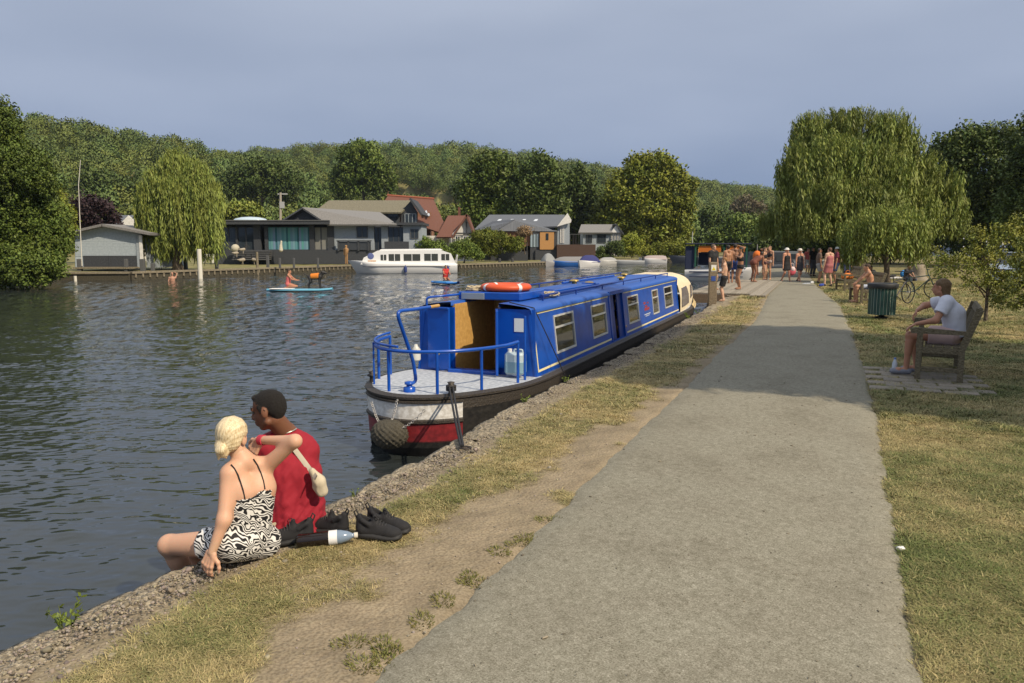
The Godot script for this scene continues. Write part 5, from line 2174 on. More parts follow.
# a slab roof through four picture corners with depths, with thickness
func roof_slab(n: Node, called: String, m: Material, p: Array, th := 0.18) -> MeshInstance3D:
	var b := MB.new()
	var q := []
	for e in p:
		q.append(hp(e[0], e[1], e[2]))
	var nn: Vector3 = (q[1] - q[0]).cross(q[2] - q[0]).normalized()
	if nn.y < 0:
		q.reverse()
		nn = -nn
	var lo := []
	for e in q:
		lo.append(e - nn * th)
	b.quad(q[0], q[1], q[2], q[3])
	b.quad(lo[3], lo[2], lo[1], lo[0])
	for i in 4:
		var j := (i + 1) % 4
		b.quad(lo[i], lo[j], q[j], q[i])
	return part(n, called, b, m)

func gable(n: Node, called: String, m: Material, pts: Array, d: float, th := 0.2, label := "") -> MeshInstance3D:
	var poly := PackedVector2Array()
	for e in pts:
		var h := hp(e[0], e[1], d)
		poly.append(Vector2(h.x, h.y))
	var b := MB.new()
	b.prism(poly, th, Transform3D(Basis(), Vector3(0, 0, hp(500, 250, d).z - th / 2)))
	return part(n, called, b, m, label)

func window(n: Node, fm: Material, x0: float, y0: float, x1: float, y1: float, d: float, bars := 1, glass: Material = null) -> void:
	var b := MB.new()
	var t := 0.5
	block(b, x0, y0, x1, y0 + t, d - 0.05, d + 0.05)
	block(b, x0, y1 - t, x1, y1, d - 0.05, d + 0.05)
	block(b, x0, y0 + t, x0 + t, y1 - t, d - 0.05, d + 0.05)
	block(b, x1 - t, y0 + t, x1, y1 - t, d - 0.05, d + 0.05)
	for i in bars:
		var x := lerpf(x0, x1, (i + 1.0) / (bars + 1.0))
		block(b, x - t * 0.4, y0 + t, x + t * 0.4, y1 - t, d - 0.045, d + 0.04)
	var w := part(n, "window", b, fm)
	part(w, "pane", block(MB.new(), x0 + t, y0 + t, x1 - t, y1 - t, d - 0.01, d + 0.02), glass if glass else M.far_glass)

func make_houses() -> void:
	M.far_glass = mat(0.03, 0.04, 0.05, 0.08)
	M.teal_glass = mat(0.05, 0.16, 0.19, 0.2)
	M.slate = mottled([0.075, 0.085, 0.10], [0.14, 0.15, 0.17], 0.75, 2.5, 0.04, 0.0, 91)
	M.slate_pale = mottled([0.15, 0.145, 0.14], [0.24, 0.235, 0.225], 0.8, 2.5, 0.04, 0.0, 92)
	M.old_roof = mottled([0.11, 0.10, 0.065], [0.22, 0.20, 0.14], 0.9, 4.0, 0.04, 0.0, 93)
	M.red_tile = mottled([0.10, 0.042, 0.03], [0.20, 0.085, 0.055], 0.85, 2.2, 0.05, 0.0, 94)
	M.charcoal = mottled([0.03, 0.034, 0.04], [0.055, 0.06, 0.068], 0.7, 2.0, 0.03, 0.0, 95)
	M.grey_board = mottled([0.26, 0.30, 0.335], [0.33, 0.37, 0.40], 0.75, 2.0, 0.02, 0.0, 96)
	M.blue_board = mottled([0.36, 0.42, 0.46], [0.43, 0.49, 0.53], 0.7, 2.0, 0.02, 0.0, 97)
	M.brick = mottled([0.16, 0.075, 0.04], [0.28, 0.14, 0.08], 0.9, 1.5, 0.05, 0.0, 98)
	M.white_wall = mottled([0.62, 0.61, 0.57], [0.74, 0.73, 0.70], 0.8, 3.0, 0.02, 0.0, 99)
	M.orange_wood = mottled([0.36, 0.18, 0.055], [0.50, 0.27, 0.10], 0.7, 1.5, 0.04, 0.0, 100)
	M.grey_post = mottled([0.06, 0.065, 0.07], [0.12, 0.12, 0.12], 0.8, 1.0, 0.04, 0.0, 101)
	# grey boathouse
	var n := start_house("boathouse", "pale grey boarded boathouse at the water's edge", 106, 268, 57.0, "boathouse")
	gable(n, "wall", M.blue_board, [[75, 268], [139, 268], [139, 232.6], [106, 226.2], [75, 232.6]], 0.0, 0.25)
	house_block(n, "wall", M.blue_board, 75, 233, 76, 268, 0.25, 6.0)
	house_block(n, "wall", M.grey_board, 139, 233, 150, 268, 1.2, 6.0)
	for i in 14:
		house_block(n, "board", M.blue_board, 75.5, 233.6 + i * 1.62, 138.5, 235.0 + i * 1.62, -0.03, 0.0)
	roof_slab(n, "roof", M.slate_pale, [[70.5, 232.0, -0.6], [106, 224.0, -0.6], [106, 224.0, 6.2], [70.5, 232.0, 6.2]])
	roof_slab(n, "roof", M.slate_pale, [[106, 224.0, -0.6], [154, 233.0, -0.6], [154, 233.0, 6.2], [106, 224.0, 6.2]])
	var dd := house_block(n, "dock_door", M.charcoal, 84.5, 255.6, 138, 266.6, -0.08, 0.0, "wide dark folding doors at the foot of the gable")
	house_block(dd, "door_post", M.charcoal, 110, 255.6, 111, 266.6, -0.12, -0.08)
	house_block(n, "corner_post", M.grey_board, 138.2, 233, 140.2, 268, -0.1, 0.05)
	house_block(n, "downpipe", M.white_wall, 141.5, 235, 142.4, 267, -0.15, -0.05)
	house_block(n, "landing", M.piling, 82, 266.8, 140, 268.4, -1.2, 0.0)
	# leaning flagpole
	n = start_house("flagpole", "thin pale pole leaning over the boathouse roof", 80, 268, 56.0, "pole")
	var b := MB.new()
	b.tube([hp(82, 266), hp(80, 222), hp(78.5, 185), hp(80.5, 160)], [0.035, 0.03, 0.025, 0.02], 6)
	part(n, "pole", b, plain(0.6, 0.58, 0.52))
	# white houses behind it
	n = start_house("cottage", "white gabled cottage with slate roof behind the boathouse", 130, 262, 96.0)
	roof_slab(n, "roof", M.slate, [[106, 229, -1.0], [110, 214.5, 2.0], [136, 214.5, 2.0], [140, 229, -1.0]])
	gable(n, "gable", M.white_wall, [[125, 262], [146, 262], [152, 230], [134.5, 216], [125, 226]], -1.6)
	gable(n, "gable", M.white_wall, [[104, 262], [117, 262], [116, 224], [110, 219], [103, 225]], -1.6)
	house_block(n, "wall", M.white_wall, 105, 228, 158, 262, -0.8, 3.0)
	roof_slab(n, "roof", M.slate, [[140, 231, -1.8], [148, 216, 2.0], [160, 216, 2.0], [160, 231, -1.8]])
	# modern house
	n = start_house("waterside_house", "long charcoal house with flat roof and teal curtained glass", 315, 262, 77.0)
	house_block(n, "plinth", M.charcoal, 214, 250, 424, 264, 0.0, 9.0)
	house_block(n, "back_wall", M.charcoal, 216, 224, 330, 250, 2.6, 3.0)
	for e in [[216, 225, 219, 250], [235, 227, 236, 250], [253, 225, 259, 250], [264, 226, 266.5, 250], [309, 225, 313, 250], [327, 225, 333, 252]]:
		house_block(n, "post", M.charcoal, e[0], e[1], e[2], e[3], 0.3, 0.8)
	window(n, M.charcoal, 219, 227, 235, 250, 0.5, 1)
	window(n, M.charcoal, 236, 227, 253, 250, 0.5, 1)
	for k in 4:
		var x := 266.5 + k * 10.6
		window(n, M.charcoal, x, 226.5, x + 10.6, 250, 0.5, 0, M.teal_glass)
	for k in 19:
		var x := 267.5 + k * 2.2
		if k % 5 != 3:
			house_block(n, "curtain", plain(0.09 + 0.03 * (k % 3), 0.24 + 0.05 * (k % 2), 0.27 + 0.04 * (k % 3)), x, 227.5, x + 1.5, 249.5, 0.44, 0.48)
	window(n, M.charcoal, 313, 227, 327, 250, 0.5, 1, plain(0.20, 0.20, 0.18))
	house_block(n, "flat_roof", M.charcoal, 213, 220.5, 331, 224.5, -0.8, 6.0)
	house_block(n, "fascia", M.grey_post, 213, 220.2, 331, 221.2, -0.86, -0.8)
	b = MB.new()
	b.ell(hp(240, 220, 3.0), Vector3(1.9, 0.45, 1.2), 12)
	part(n, "roof_light", b, mat(0.45, 0.55, 0.62, 0.2))
	gable(n, "gable", M.charcoal, [[279, 221], [331, 222.5], [302, 208.5]], 1.0, 0.3)
	roof_slab(n, "roof", M.slate_pale, [[330, 224.5, -0.6], [301, 207.0, 0.4], [368, 209.0, 7.0], [398, 224.5, -0.6]])
	roof_slab(n, "roof", M.charcoal, [[277, 222.0, 0.4], [301, 207.0, 0.4], [368, 209.0, 7.0], [330, 216.0, 8.0]])
	house_block(n, "wall", M.grey_board, 333, 224.5, 373, 250, 0.4, 1.0)
	window(n, M.grey_post, 356, 226.5, 367, 237.5, 0.35, 1)
	house_block(n, "wall", M.grey_board, 381, 224.5, 387, 252, 0.4, 1.0)
	window(n, M.charcoal, 373, 227, 381, 250, 0.7, 1)
	window(n, M.charcoal, 387, 227, 403, 250, 0.7, 2)
	house_block(n, "wall", M.grey_board, 403, 224.5, 421, 252, 0.4, 5.0)
	window(n, M.grey_post, 410, 229, 418, 238.5, 0.35, 1)
	house_block(n, "flat_roof", M.charcoal, 392, 222.5, 423, 225, -0.2, 5.5)
	for k in 4:
		house_block(n, "balcony_post", M.charcoal, 338 + k * 10, 240.5, 339.4 + k * 10, 251, -0.2, 0.0)
	house_block(n, "balcony_rail", M.charcoal, 337, 240.3, 372, 241.4, -0.25, -0.2)
	house_block(n, "balcony_panel", mat(0.05, 0.055, 0.06, 0.15), 338, 241.6, 371, 250, -0.12, -0.1)
	house_block(n, "fence_panel", M.charcoal, 385, 241.5, 409, 251, -0.3, -0.1)
	for k in 5:
		house_block(n, "step", M.grey_post, 238, 250.5 + k * 2.0, 272, 251.6 + k * 2.0, -0.35 - k * 0.35, 0.0)
	# barn with old roof
	n = start_house("barn", "black boarded barn with a mossy brown ridge roof", 366, 262, 90.0, "barn")
	house_block(n, "wall", M.charcoal, 318, 211, 399, 262, 0.0, 7.0)
	roof_slab(n, "roof", M.old_roof, [[315, 212.5, -0.8], [322, 198.5, 3.5], [411, 198.5, 3.5], [402, 212.5, -0.8]])
	gable(n, "gable", M.charcoal, [[399, 262], [417, 262], [417, 212], [410, 201], [401, 211]], 0.3, 0.4)
	roof_slab(n, "roof", M.charcoal, [[411, 198.0, -0.4], [423, 214.5, -0.4], [423, 214.5, 6.5], [411, 198.0, 6.5]], 0.25)
	window(n, M.grey_board, 404.5, 213.5, 416, 223.5, 0.2, 2)
	window(n, M.charcoal, 388, 213.5, 398, 218.5, -0.1, 1)
	# red roofed house
	n = start_house("red_roof_house", "white house under a sweeping red tiled roof", 425, 262, 98.0)
	roof_slab(n, "roof", M.red_tile, [[378, 212, -1.0], [383, 193.5, 4.0], [430, 197.0, 4.0], [452, 236.0, -3.0]])
	house_block(n, "wall", M.white_wall, 420, 236, 450, 262, -2.4, 3.0)
	house_block(n, "wall", M.brick, 383, 212, 430, 262, 0.0, 5.0)
	var ridge_b := MB.new()
	ridge_b.tube([hp(382, 193.2, 4.0), hp(431, 196.8, 4.0)], 0.16, 6)
	part(n, "ridge", ridge_b, mat(0.28, 0.085, 0.045, 0.8))
	b = MB.new()
	b.tube([hp(383, 194, 4.0), hp(383, 189, 4.0)], [0.14, 0.03], 6)
	part(n, "finial", b, M.red_tile)
	for k in 2:
		roof_slab(n, "skylight", mat(0.5, 0.55, 0.6, 0.2), [[424.5 + k * 2.5, 211.5 + k * 2.6, -0.3], [426.7 + k * 2.5, 210.2 + k * 2.6, -0.2], [428.0 + k * 2.5, 212.8 + k * 2.6, -0.6], [425.8 + k * 2.5, 214.0 + k * 2.6, -0.7]], 0.05)
	n = start_house("white_gable_house", "small white gabled house with dark timber and red roof", 460, 262, 94.0)
	gable(n, "gable", M.white_wall, [[453, 262], [474, 262], [474, 234], [467, 218], [453, 234]], -1.0, 0.3)
	roof_slab(n, "roof", M.red_tile, [[436, 237, 0.0], [446, 214.5, 3.0], [468, 214.5, 3.0], [452, 237, -1.2]])
	roof_slab(n, "roof", M.red_tile, [[452, 238, -1.6], [467.5, 214.5, -1.6], [467.5, 214.5, 4.0], [452, 238, 4.0]], 0.2)
	roof_slab(n, "roof", M.red_tile, [[467.5, 214.5, -1.6], [476.5, 238, -1.6], [476.5, 238, 4.0], [467.5, 214.5, 4.0]], 0.2)
	house_block(n, "timber", M.charcoal, 455, 232.8, 474, 234.2, -1.32, -1.2)
	house_block(n, "timber", M.charcoal, 466.5, 222, 467.5, 233, -1.32, -1.2)
	window(n, M.white_wall, 456, 236, 461, 245, -1.3, 1)
	window(n, M.white_wall, 464, 236, 469, 245, -1.3, 1)
	house_block(n, "chimney", M.red_tile, 456.3, 206, 458.3, 216, 3.0, 3.8)
	# slate house
	n = start_house("slate_roof_house", "long slate roofed house with brick wing and orange boarded bay", 520, 260, 102.0)
	house_block(n, "wall", M.charcoal, 480, 227, 556, 262, 2.0, 9.0)
	roof_slab(n, "roof", M.slate, [[474, 229.5, 0.0], [488, 212.8, 6.0], [568, 212.8, 6.0], [560, 226.0, 0.0]])
	gable(n, "gable", M.grey_board, [[557, 262], [570, 262], [570, 222], [567, 217], [558, 224]], 0.6, 0.4)
	for k in 3:
		house_block(n, "batten", M.white_wall, 560.3 + k * 1.6, 225, 561.2 + k * 1.6, 243, 0.5, 0.6)
	roof_slab(n, "bargeboard", M.white_wall, [[557, 226.5, 0.2], [567.5, 213, 0.2], [571.5, 220, 0.2], [571.0, 222.5, 0.2]], 0.2)
	house_block(n, "wall", M.brick, 498, 231.5, 531, 246, -0.6, 2.0)
	gable(n, "gable", M.brick, [[498, 232], [531, 232], [514, 222.5]], -0.6, 0.3)
	roof_slab(n, "roof", M.slate, [[496, 230.0, -0.8], [514, 219.5, -0.8], [536, 219.8, 4.0], [556, 230.5, -1.2]])
	roof_slab(n, "roof", M.slate, [[476, 229.5, -0.4], [492, 220.5, 3.0], [514, 219.5, -0.8], [497, 230.2, -0.9]])
	for k in 4:
		roof_slab(n, "skylight", mat(0.6, 0.64, 0.68, 0.2), [[496 + k * 12.5, 220.8, 2.4], [498.5 + k * 12.5, 218.2, 3.4], [501.5 + k * 12.5, 218.2, 3.4], [499.5 + k * 12.5, 220.8, 2.4]], 0.06)
	house_block(n, "wall", M.charcoal, 530, 230.5, 557, 262, -1.0, 3.0)
	house_block(n, "boarded_bay", M.orange_wood, 539.5, 232.5, 553.5, 249.5, -1.4, -1.0, "bright orange boarded bay")
	house_block(n, "slit_window", M.far_glass, 545.5, 233.5, 548, 240, -1.46, -1.4)
	for k in 3:
		house_block(n, "window", mat(0.30, 0.38, 0.42, 0.2), 530.3 + k * 3.0, 234.5, 532.3 + k * 3.0, 247, -1.1, -1.0)
	house_block(n, "boat_door", M.charcoal, 535, 250, 556, 265, -1.3, -1.0)
	house_block(n, "terrace_wall", M.charcoal, 492, 251.5, 527, 262.5, -6.0, -1.0)
	b = MB.new()
	for k in 6:
		block(b, 500 + k * 5.2, 243.0, 500.5 + k * 5.2, 252, -6.0, -5.9)
	block(b, 500, 242.8, 527, 243.3, -6.0, -5.9)
	part(n, "terrace_frame", b, M.grey_post)
	house_block(n, "deck_wall", mottled([0.05, 0.03, 0.022], [0.10, 0.06, 0.045], 0.9, 2.0, 0.04, 0.0, 102), 556, 244.5, 594, 262, -2.0, 0.5)
	b = MB.new()
	for k in 9:
		block(b, 569 + k * 2.8, 234.5, 569.3 + k * 2.8, 245, -1.9, -1.85)
	block(b, 569, 234.2, 592, 234.7, -1.9, -1.85)
	part(n, "deck_rail", b, M.grey_post)
	for e in [[493, 246, 500, 250.5, "white garden sofa on the terrace nearest the hedge"], [501, 246.5, 508, 250.8, "low white garden armchair on the terrace between two others"], [509, 245.8, 516, 250.5, "taller white garden armchair on the terrace"], [516, 246.6, 522, 250.8, "white garden chair at the terrace end by the bay"]]:
		var sf := start_house("garden_chair", e[4], (e[0] + e[2]) / 2, 251.5, 97.0, "chair")
		sf.set_meta("group", "white garden furniture")
		house_block(sf, "seat", M.white_wall, e[0], 248.8, e[2], 250.0, 0.0, 0.8)
		house_block(sf, "backrest", M.white_wall, e[0], e[1], e[2], 248.6, 0.75, 0.9)
		house_block(sf, "leg", M.charcoal, e[0] + 0.5, 250.0, e[0] + 1.2, 251.5, 0.0, 0.7)
		house_block(sf, "leg", M.charcoal, e[2] - 1.2, 250.0, e[2] - 0.5, 251.5, 0.0, 0.7)
	# half timbered cottage
	n = start_house("half_timbered_cottage", "little half timbered cottage with grey roof among shrubs", 600, 258, 116.0)
	roof_slab(n, "roof", M.slate_pale, [[578, 232.5, -0.6], [583, 223.8, 3.0], [615, 223.8, 3.0], [612, 232.5, -0.6]])
	house_block(n, "wall", M.grey_board, 583, 232, 611, 256, 0.0, 5.0)
	gable(n, "gable", M.white_wall, [[611, 256], [621, 256], [621, 233], [616, 225.5], [611, 232]], -0.1, 0.3)
	roof_slab(n, "bargeboard", M.charcoal, [[616, 223.5, -0.4], [624, 234, -0.4], [624, 234, 5.0], [616, 223.5, 5.0]], 0.2)
	house_block(n, "timber", M.charcoal, 611, 232.5, 621, 233.5, -0.35, -0.2)
	for k in 4:
		house_block(n, "timber", M.charcoal, 611.2 + k * 2.9, 233.5, 611.9 + k * 2.9, 246, -0.34, -0.2)
	window(n, M.charcoal, 586, 234.5, 592, 243, -0.05, 1)
	window(n, M.charcoal, 597, 234.5, 606, 243, -0.05, 2)
	# marks along the bank: posts, geese, ornaments
	for e in [[80, 259, 269, 0.16, "dark mooring post at the left corner of the boathouse"], [126.5, 259, 270, 0.13, "slim dark mooring post before the boathouse doors"], [143, 259, 270, 0.18, "thick dark mooring post at the boathouse corner"], [153, 263, 271, 0.13, "short dark mooring post between boathouse and willow"], [186, 258, 270, 0.14, "dark mooring post right of the willow trunk"], [217, 257, 270, 0.13, "dark fence post before the house steps"], [268, 256, 269, 0.12, "dark fence post at the right of the steps"], [280, 258, 267, 0.09, "thin dark fence post beneath the teal curtains"], [294, 258, 267, 0.09, "thin dark fence post right of the teal curtains"], [318, 258, 266, 0.09, "thin dark fence post before the pale curtained doors"]]:
		var z := 56.0 if e[0] < 160 else (60.0 if e[0] < 230 else 64.0)
		bd_z = z
		var g := zp(e[0], e[2], z)
		g.y = -0.12
		var top := zp(e[0], e[1], z).y
		b = MB.new()
		b.box(Vector3(0, (top - g.y) / 2, 0), Vector3(e[3] * 1.8, top - g.y, e[3] * 1.8), Basis(), 0.02)
		solo("mooring_post", b, M.grey_post, e[4], "post", g, 0.0, "posts along the far bank")
	for e in [[200.5, 249, 279, 0.17, "white mooring pile rising from the water by the willow"], [75.5, 276, 281.5, 0.10, "short white stake in the water before the boathouse"], [257.5, 252, 268, 0.11, "pale wooden stake on the bank below the steps"]]:
		var g := gp(e[0], e[2], WATER_Y) if e[2] > 270 else zp(e[0], e[2], 63.0)
		var z := -g.z
		var top := zp(e[0], e[1], z).y
		b = MB.new()
		b.tube([Vector3(0, -0.6, 0), Vector3(0, top - g.y, 0)], e[3], 8)
		solo("mooring_pile", b, plain(0.62, 0.60, 0.52) if e[0] != 257.5 else M.piling, e[4], "post", g)
	b = MB.new()
	b.ell(Vector3(0, 0.95, 0), Vector3.ONE * 0.95, 16)
	solo("stone_sphere", b, plain(0.45, 0.42, 0.33), "large pale stone ball on the house deck", "ornament", Transform3D() * (zp(235.5, 252.5, 76.0)), 0.0).scale = Vector3.ONE * 0.44
	b = MB.new()
	skin(b, [cap(Vector3(0, 0.0, 0), Vector3(0, 0.4, 0), 0.2, 0.14), cap(Vector3(0, 0.4, 0), Vector3(0.05, 0.75, 0), 0.13, 0.10), ball(Vector3(0.06, 0.85, 0), Vector3.ONE * 0.1)], 0.05, 0.05)
	solo("garden_statue", b, plain(0.5, 0.47, 0.38), "small pale garden statue before the teal curtains", "statue", zp(281, 250, 75.8))
	b = MB.new()
	skin(b, [cap(Vector3(0.08, 0, 0), Vector3(0.06, 0.8, 0), 0.06, 0.09), cap(Vector3(-0.08, 0, 0), Vector3(-0.06, 0.8, 0), 0.06, 0.09), cap(Vector3(0, 0.8, 0), Vector3(0, 1.35, 0), 0.13, 0.16), cap(Vector3(0.2, 1.35, 0), Vector3(0.15, 0.9, 0.2), 0.05, 0.04), cap(Vector3(-0.2, 1.35, 0), Vector3(-0.2, 0.8, 0), 0.05, 0.04), ball(Vector3(0, 1.6, 0), Vector3.ONE * 0.12), cap(Vector3(0, 1.3, 0), Vector3(0, 1.55, 0), 0.05, 0.05)], 0.05, 0.05)
	solo("bronze_statue", b, plain(0.30, 0.17, 0.07), "brown standing garden statue beside the white cruiser", "statue", zp(346.5, 264, 68.5))
	for e in [[242.5, 264.5, 1.0, "dark necked goose on the grass left of its neighbour"], [254.5, 264.5, -1.0, "dark necked goose on the grass turned the other way"], [243, 253.5, 1.0, "goose standing on the upper house step"], [236.5, 257, 1.0, "goose standing on the lower house step"]]:
		b = MB.new()
		skin(b, [cap(Vector3(-0.18, 0.38, 0), Vector3(0.12, 0.42, 0), 0.12, 0.14), cap(Vector3(-0.2, 0.4, 0), Vector3(-0.42, 0.42, 0), 0.09, 0.03), cap(Vector3(0.03, 0.3, 0.05), Vector3(0.03, 0.0, 0.05), 0.03, 0.03), cap(Vector3(-0.03, 0.3, -0.05), Vector3(-0.03, 0.0, -0.05), 0.03, 0.03)], 0.04, 0.05)
		var gz := 65.0 if e[1] > 260 else 75.0
		var gs := thing("goose", e[3], "goose", zp(e[0], e[1], gz), 0.5 if e[2] > 0 else PI - 0.4, "geese on the far lawn")
		part(gs, "body", b, plain(0.35, 0.31, 0.25))
		b = MB.new()
		skin(b, [cap(Vector3(0.2, 0.48, 0), Vector3(0.27, 0.8, 0), 0.065, 0.05), cap(Vector3(0.27, 0.82, 0), Vector3(0.40, 0.80, 0), 0.055, 0.02)], 0.035, 0.03)
		part(gs, "neck", b, plain(0.02, 0.02, 0.02))
	b = MB.new()
	skin(b, [cap(Vector3(-0.45, 0.6, 0), Vector3(0.3, 0.62, 0), 0.2, 0.22), cap(Vector3(0.3, 0.7, 0), Vector3(0.62, 0.5, 0), 0.14, 0.1), cap(Vector3(0.3, 0.55, 0.1), Vector3(0.32, 0, 0.1), 0.08, 0.06), cap(Vector3(0.3, 0.55, -0.1), Vector3(0.32, 0, -0.1), 0.08, 0.06), cap(Vector3(-0.4, 0.55, 0.1), Vector3(-0.42, 0, 0.1), 0.09, 0.06), cap(Vector3(-0.4, 0.55, -0.1), Vector3(-0.42, 0, -0.1), 0.09, 0.06)], 0.06, 0.08)
	solo("animal_statue", b, plain(0.6, 0.6, 0.58), "white sheep shaped garden statue beside the willow", "statue", zp(208, 263, 65.0), PI)
	b = MB.new()
	b.tube([hp(281, 215, 4), hp(281, 193, 4)], 0.14, 6)
	n = start_house("telegraph_pole", "grey wooden telegraph pole behind the flat roofed house", 280.5, 256, 95.0, "pole")
	b = MB.new()
	b.tube([hp(280.5, 256), hp(280.5, 192.5)], [0.2, 0.14], 8)
	part(n, "pole", b, plain(0.32, 0.29, 0.24))
	b = MB.new()
	b.box(hp(282.5, 194), Vector3(1.2, 0.15, 0.15))
	b.box(hp(282, 205), Vector3(0.5, 0.8, 0.4))
	part(n, "fittings", b, plain(0.35, 0.36, 0.36))

# a hull of length ln, beam bm, freeboard fb, bow towards +x
func hull_shape(ln: float, bm: float, fb: float, bow := 0.45) -> MB:
	var b := MB.new()
	var rows := []
	for i in 13:
		var f := i / 12.0
		var w := bm * 0.5 * (1.0 - pow(maxf(f - (1.0 - bow), 0.0) / bow, 2.2)) * (0.88 + 0.12 * smoothstep(0.0, 0.3, f))
		var row := PackedVector3Array()
		var top := fb * (1.0 + 0.35 * f * f)
		for e in [[0.0, top - 0.02], [0.86, top - 0.02], [1.0, top], [1.0, top * 0.75], [0.92, 0.05], [0.6, -0.25], [0.0, -0.35]]:
			row.append(Vector3((f - 0.5) * ln + (0.06 * ln * f * (e[1] / fb) if f > 0.6 else 0.0), e[1], e[0] * w))
		for e in [[0.6, -0.25], [0.92, 0.05], [1.0, top * 0.75], [1.0, top], [0.86, top - 0.02], [0.0, top - 0.02]]:
			row.append(Vector3((f - 0.5) * ln + (0.06 * ln * f * (e[1] / fb) if f > 0.6 else 0.0), e[1], -e[0] * w))
		rows.append(row)
	b.sheet(rows, false)
	# transom
	var r: PackedVector3Array = rows[0]
	for i in range(1, r.size() - 1):
		b.tri(r[0], r[i], r[i + 1])
	return b

func make_far_boats() -> void:
	# white hire cruiser
	var at := gp(405, 273.5, WATER_Y)
	at.z -= 1.3
	var n := thing("river_cruiser", "long white cabin cruiser moored below the charcoal house", "boat", at, 0.10)
	var gel := mat(0.74, 0.75, 0.75, 0.35)
	var ln := 8.9
	part(n, "hull", hull_shape(ln, 2.9, 0.85, 0.22), gel)
	n.rotation.y = PI + 0.12
	var b := MB.new()
	var pts := PackedVector2Array([Vector2(-4.35, 0.8), Vector2(4.0, 0.8), Vector2(3.7, 1.4), Vector2(2.5, 2.0), Vector2(-3.0, 2.05), Vector2(-3.9, 1.75)])
	b.prism(pts, 2.3)
	part(n, "cabin", b, gel)
	b = MB.new()
	b.prism(PackedVector2Array([Vector2(-3.2, 2.05), Vector2(2.4, 2.0), Vector2(2.2, 2.12), Vector2(-3.0, 2.16)]), 2.0)
	part(n, "cabin_roof", b, gel)
	for e in [[-3.75, -3.05, 1.15, 1.7], [-2.75, -1.55, 1.1, 1.72], [-1.2, 0.25, 1.1, 1.7], [0.55, 1.55, 1.1, 1.7], [1.75, 2.25, 1.15, 1.65]]:
		for sg in [1.0, -1.0]:
			b = MB.new()
			b.box(Vector3((e[0] + e[1]) / 2, (e[2] + e[3]) / 2, 1.16 * sg), Vector3(e[1] - e[0], e[3] - e[2], 0.03), Basis(), 0.01)
			var w := part(n, "window", b, mat(0.05, 0.055, 0.05, 0.12))
			b = MB.new()
			b.box(Vector3((e[0] + e[1]) / 2, (e[2] + e[3]) / 2, 1.18 * sg), Vector3(0.05, e[3] - e[2], 0.02))
			part(w, "bar", b, gel)
	b = MB.new()
	b.box(Vector3(0, 0.62, 1.44), Vector3(7.6, 0.05, 0.06))
	b.box(Vector3(0, 0.62, -1.44), Vector3(7.6, 0.05, 0.06))
	part(n, "rubbing_line", b, mat(0.03, 0.03, 0.04, 0.5))
	b = MB.new()
	b.ell(Vector3(3.1, 1.52, -1.165), Vector3(0.28, 0.28, 0.02), 14, Basis(Vector3.UP, 0.0))
	part(n, "emblem", b, mat(0.10, 0.13, 0.30, 0.5), "round dark blue emblem on the bow side")
	b = MB.new()
	b.box(Vector3(3.0, 1.1, -1.17), Vector3(0.7, 0.10, 0.02))
	b.box(Vector3(3.0, 0.95, -1.17), Vector3(1.1, 0.06, 0.02))
	part(n, "painted_name", b, mat(0.55, 0.35, 0.2, 0.5))
	b = MB.new()
	pipe(b, [Vector3(-4.4, 0.9, -1.0), Vector3(-4.5, 1.6, -1.0), Vector3(-4.5, 1.6, 1.0), Vector3(-4.4, 0.9, 1.0)], 0.03)
	part(n, "stern_rail", b, plain(0.6, 0.6, 0.6))
	for x in [0.1, -3.6]:
		b = MB.new()
		b.xf = Transform3D(Basis(), Vector3(x, 0.0, -1.55))
		b.lathe([Vector2(0.001, 0.05), Vector2(0.12, 0.12), Vector2(0.14, 0.5), Vector2(0.06, 0.62), Vector2(0.02, 0.75)], 10)
		part(n, "fender", b, plain(0.03, 0.05, 0.18))
	# covered and open boats; where, size, colours
	var list := [
		["covered_boat", "boat under a tall pale grey canvas cover", 548, 266.5, 3.2, 1.9, 0.5, Color(0.35, 0.35, 0.36), Color(0.24, 0.25, 0.25), 1.55, 1.4],
		["covered_boat", "blue hulled boat under a flat grey canvas cover", 569, 266.5, 4.4, 1.8, 0.55, Color(0.02, 0.12, 0.42), Color(0.20, 0.20, 0.20), 1.15, 0.2],
		["covered_boat", "white hulled boat under a navy canvas cover", 588, 267, 3.6, 1.7, 0.6, Color(0.7, 0.7, 0.7), Color(0.025, 0.03, 0.13), 1.35, 1.0],
		["rowing_boat", "dark open skiff moored below the terrace wall", 480, 267, 4.6, 1.4, 0.4, Color(0.10, 0.10, 0.10), Color(0, 0, 0), 0.0, 0.2],
		["rowing_boat", "pale varnished rowing boat moored by the terrace", 494, 266.5, 4.4, 1.4, 0.4, Color(0.38, 0.33, 0.20), Color(0, 0, 0), 0.0, 0.1],
		["rowing_boat", "cream dinghy moored beside the tall covered boat", 526, 266, 4.0, 1.4, 0.35, Color(0.45, 0.43, 0.34), Color(0, 0, 0), 0.0, 0.1],
		["motor_boat", "small white motor boat with a pink toned cover", 654, 263.5, 3.6, 1.7, 0.6, Color(0.62, 0.62, 0.62), Color(0.34, 0.28, 0.27), 1.1, 0.1],
		["motor_boat", "grey open motor boat by the reeds", 627, 264.5, 4.6, 1.7, 0.5, Color(0.35, 0.37, 0.38), Color(0, 0, 0), 0.0, 0.1],
		["motor_boat", "dark launch lying near the bend of the river", 700, 262.5, 8.0, 2.2, 0.8, Color(0.06, 0.07, 0.09), Color(0, 0, 0), 0.0, 0.1],
		["motor_boat", "small white dinghy at the end of the moorings", 607, 264.8, 3.4, 1.5, 0.5, Color(0.5, 0.5, 0.48), Color(0.28, 0.28, 0.27), 0.95, 0.9],
	]
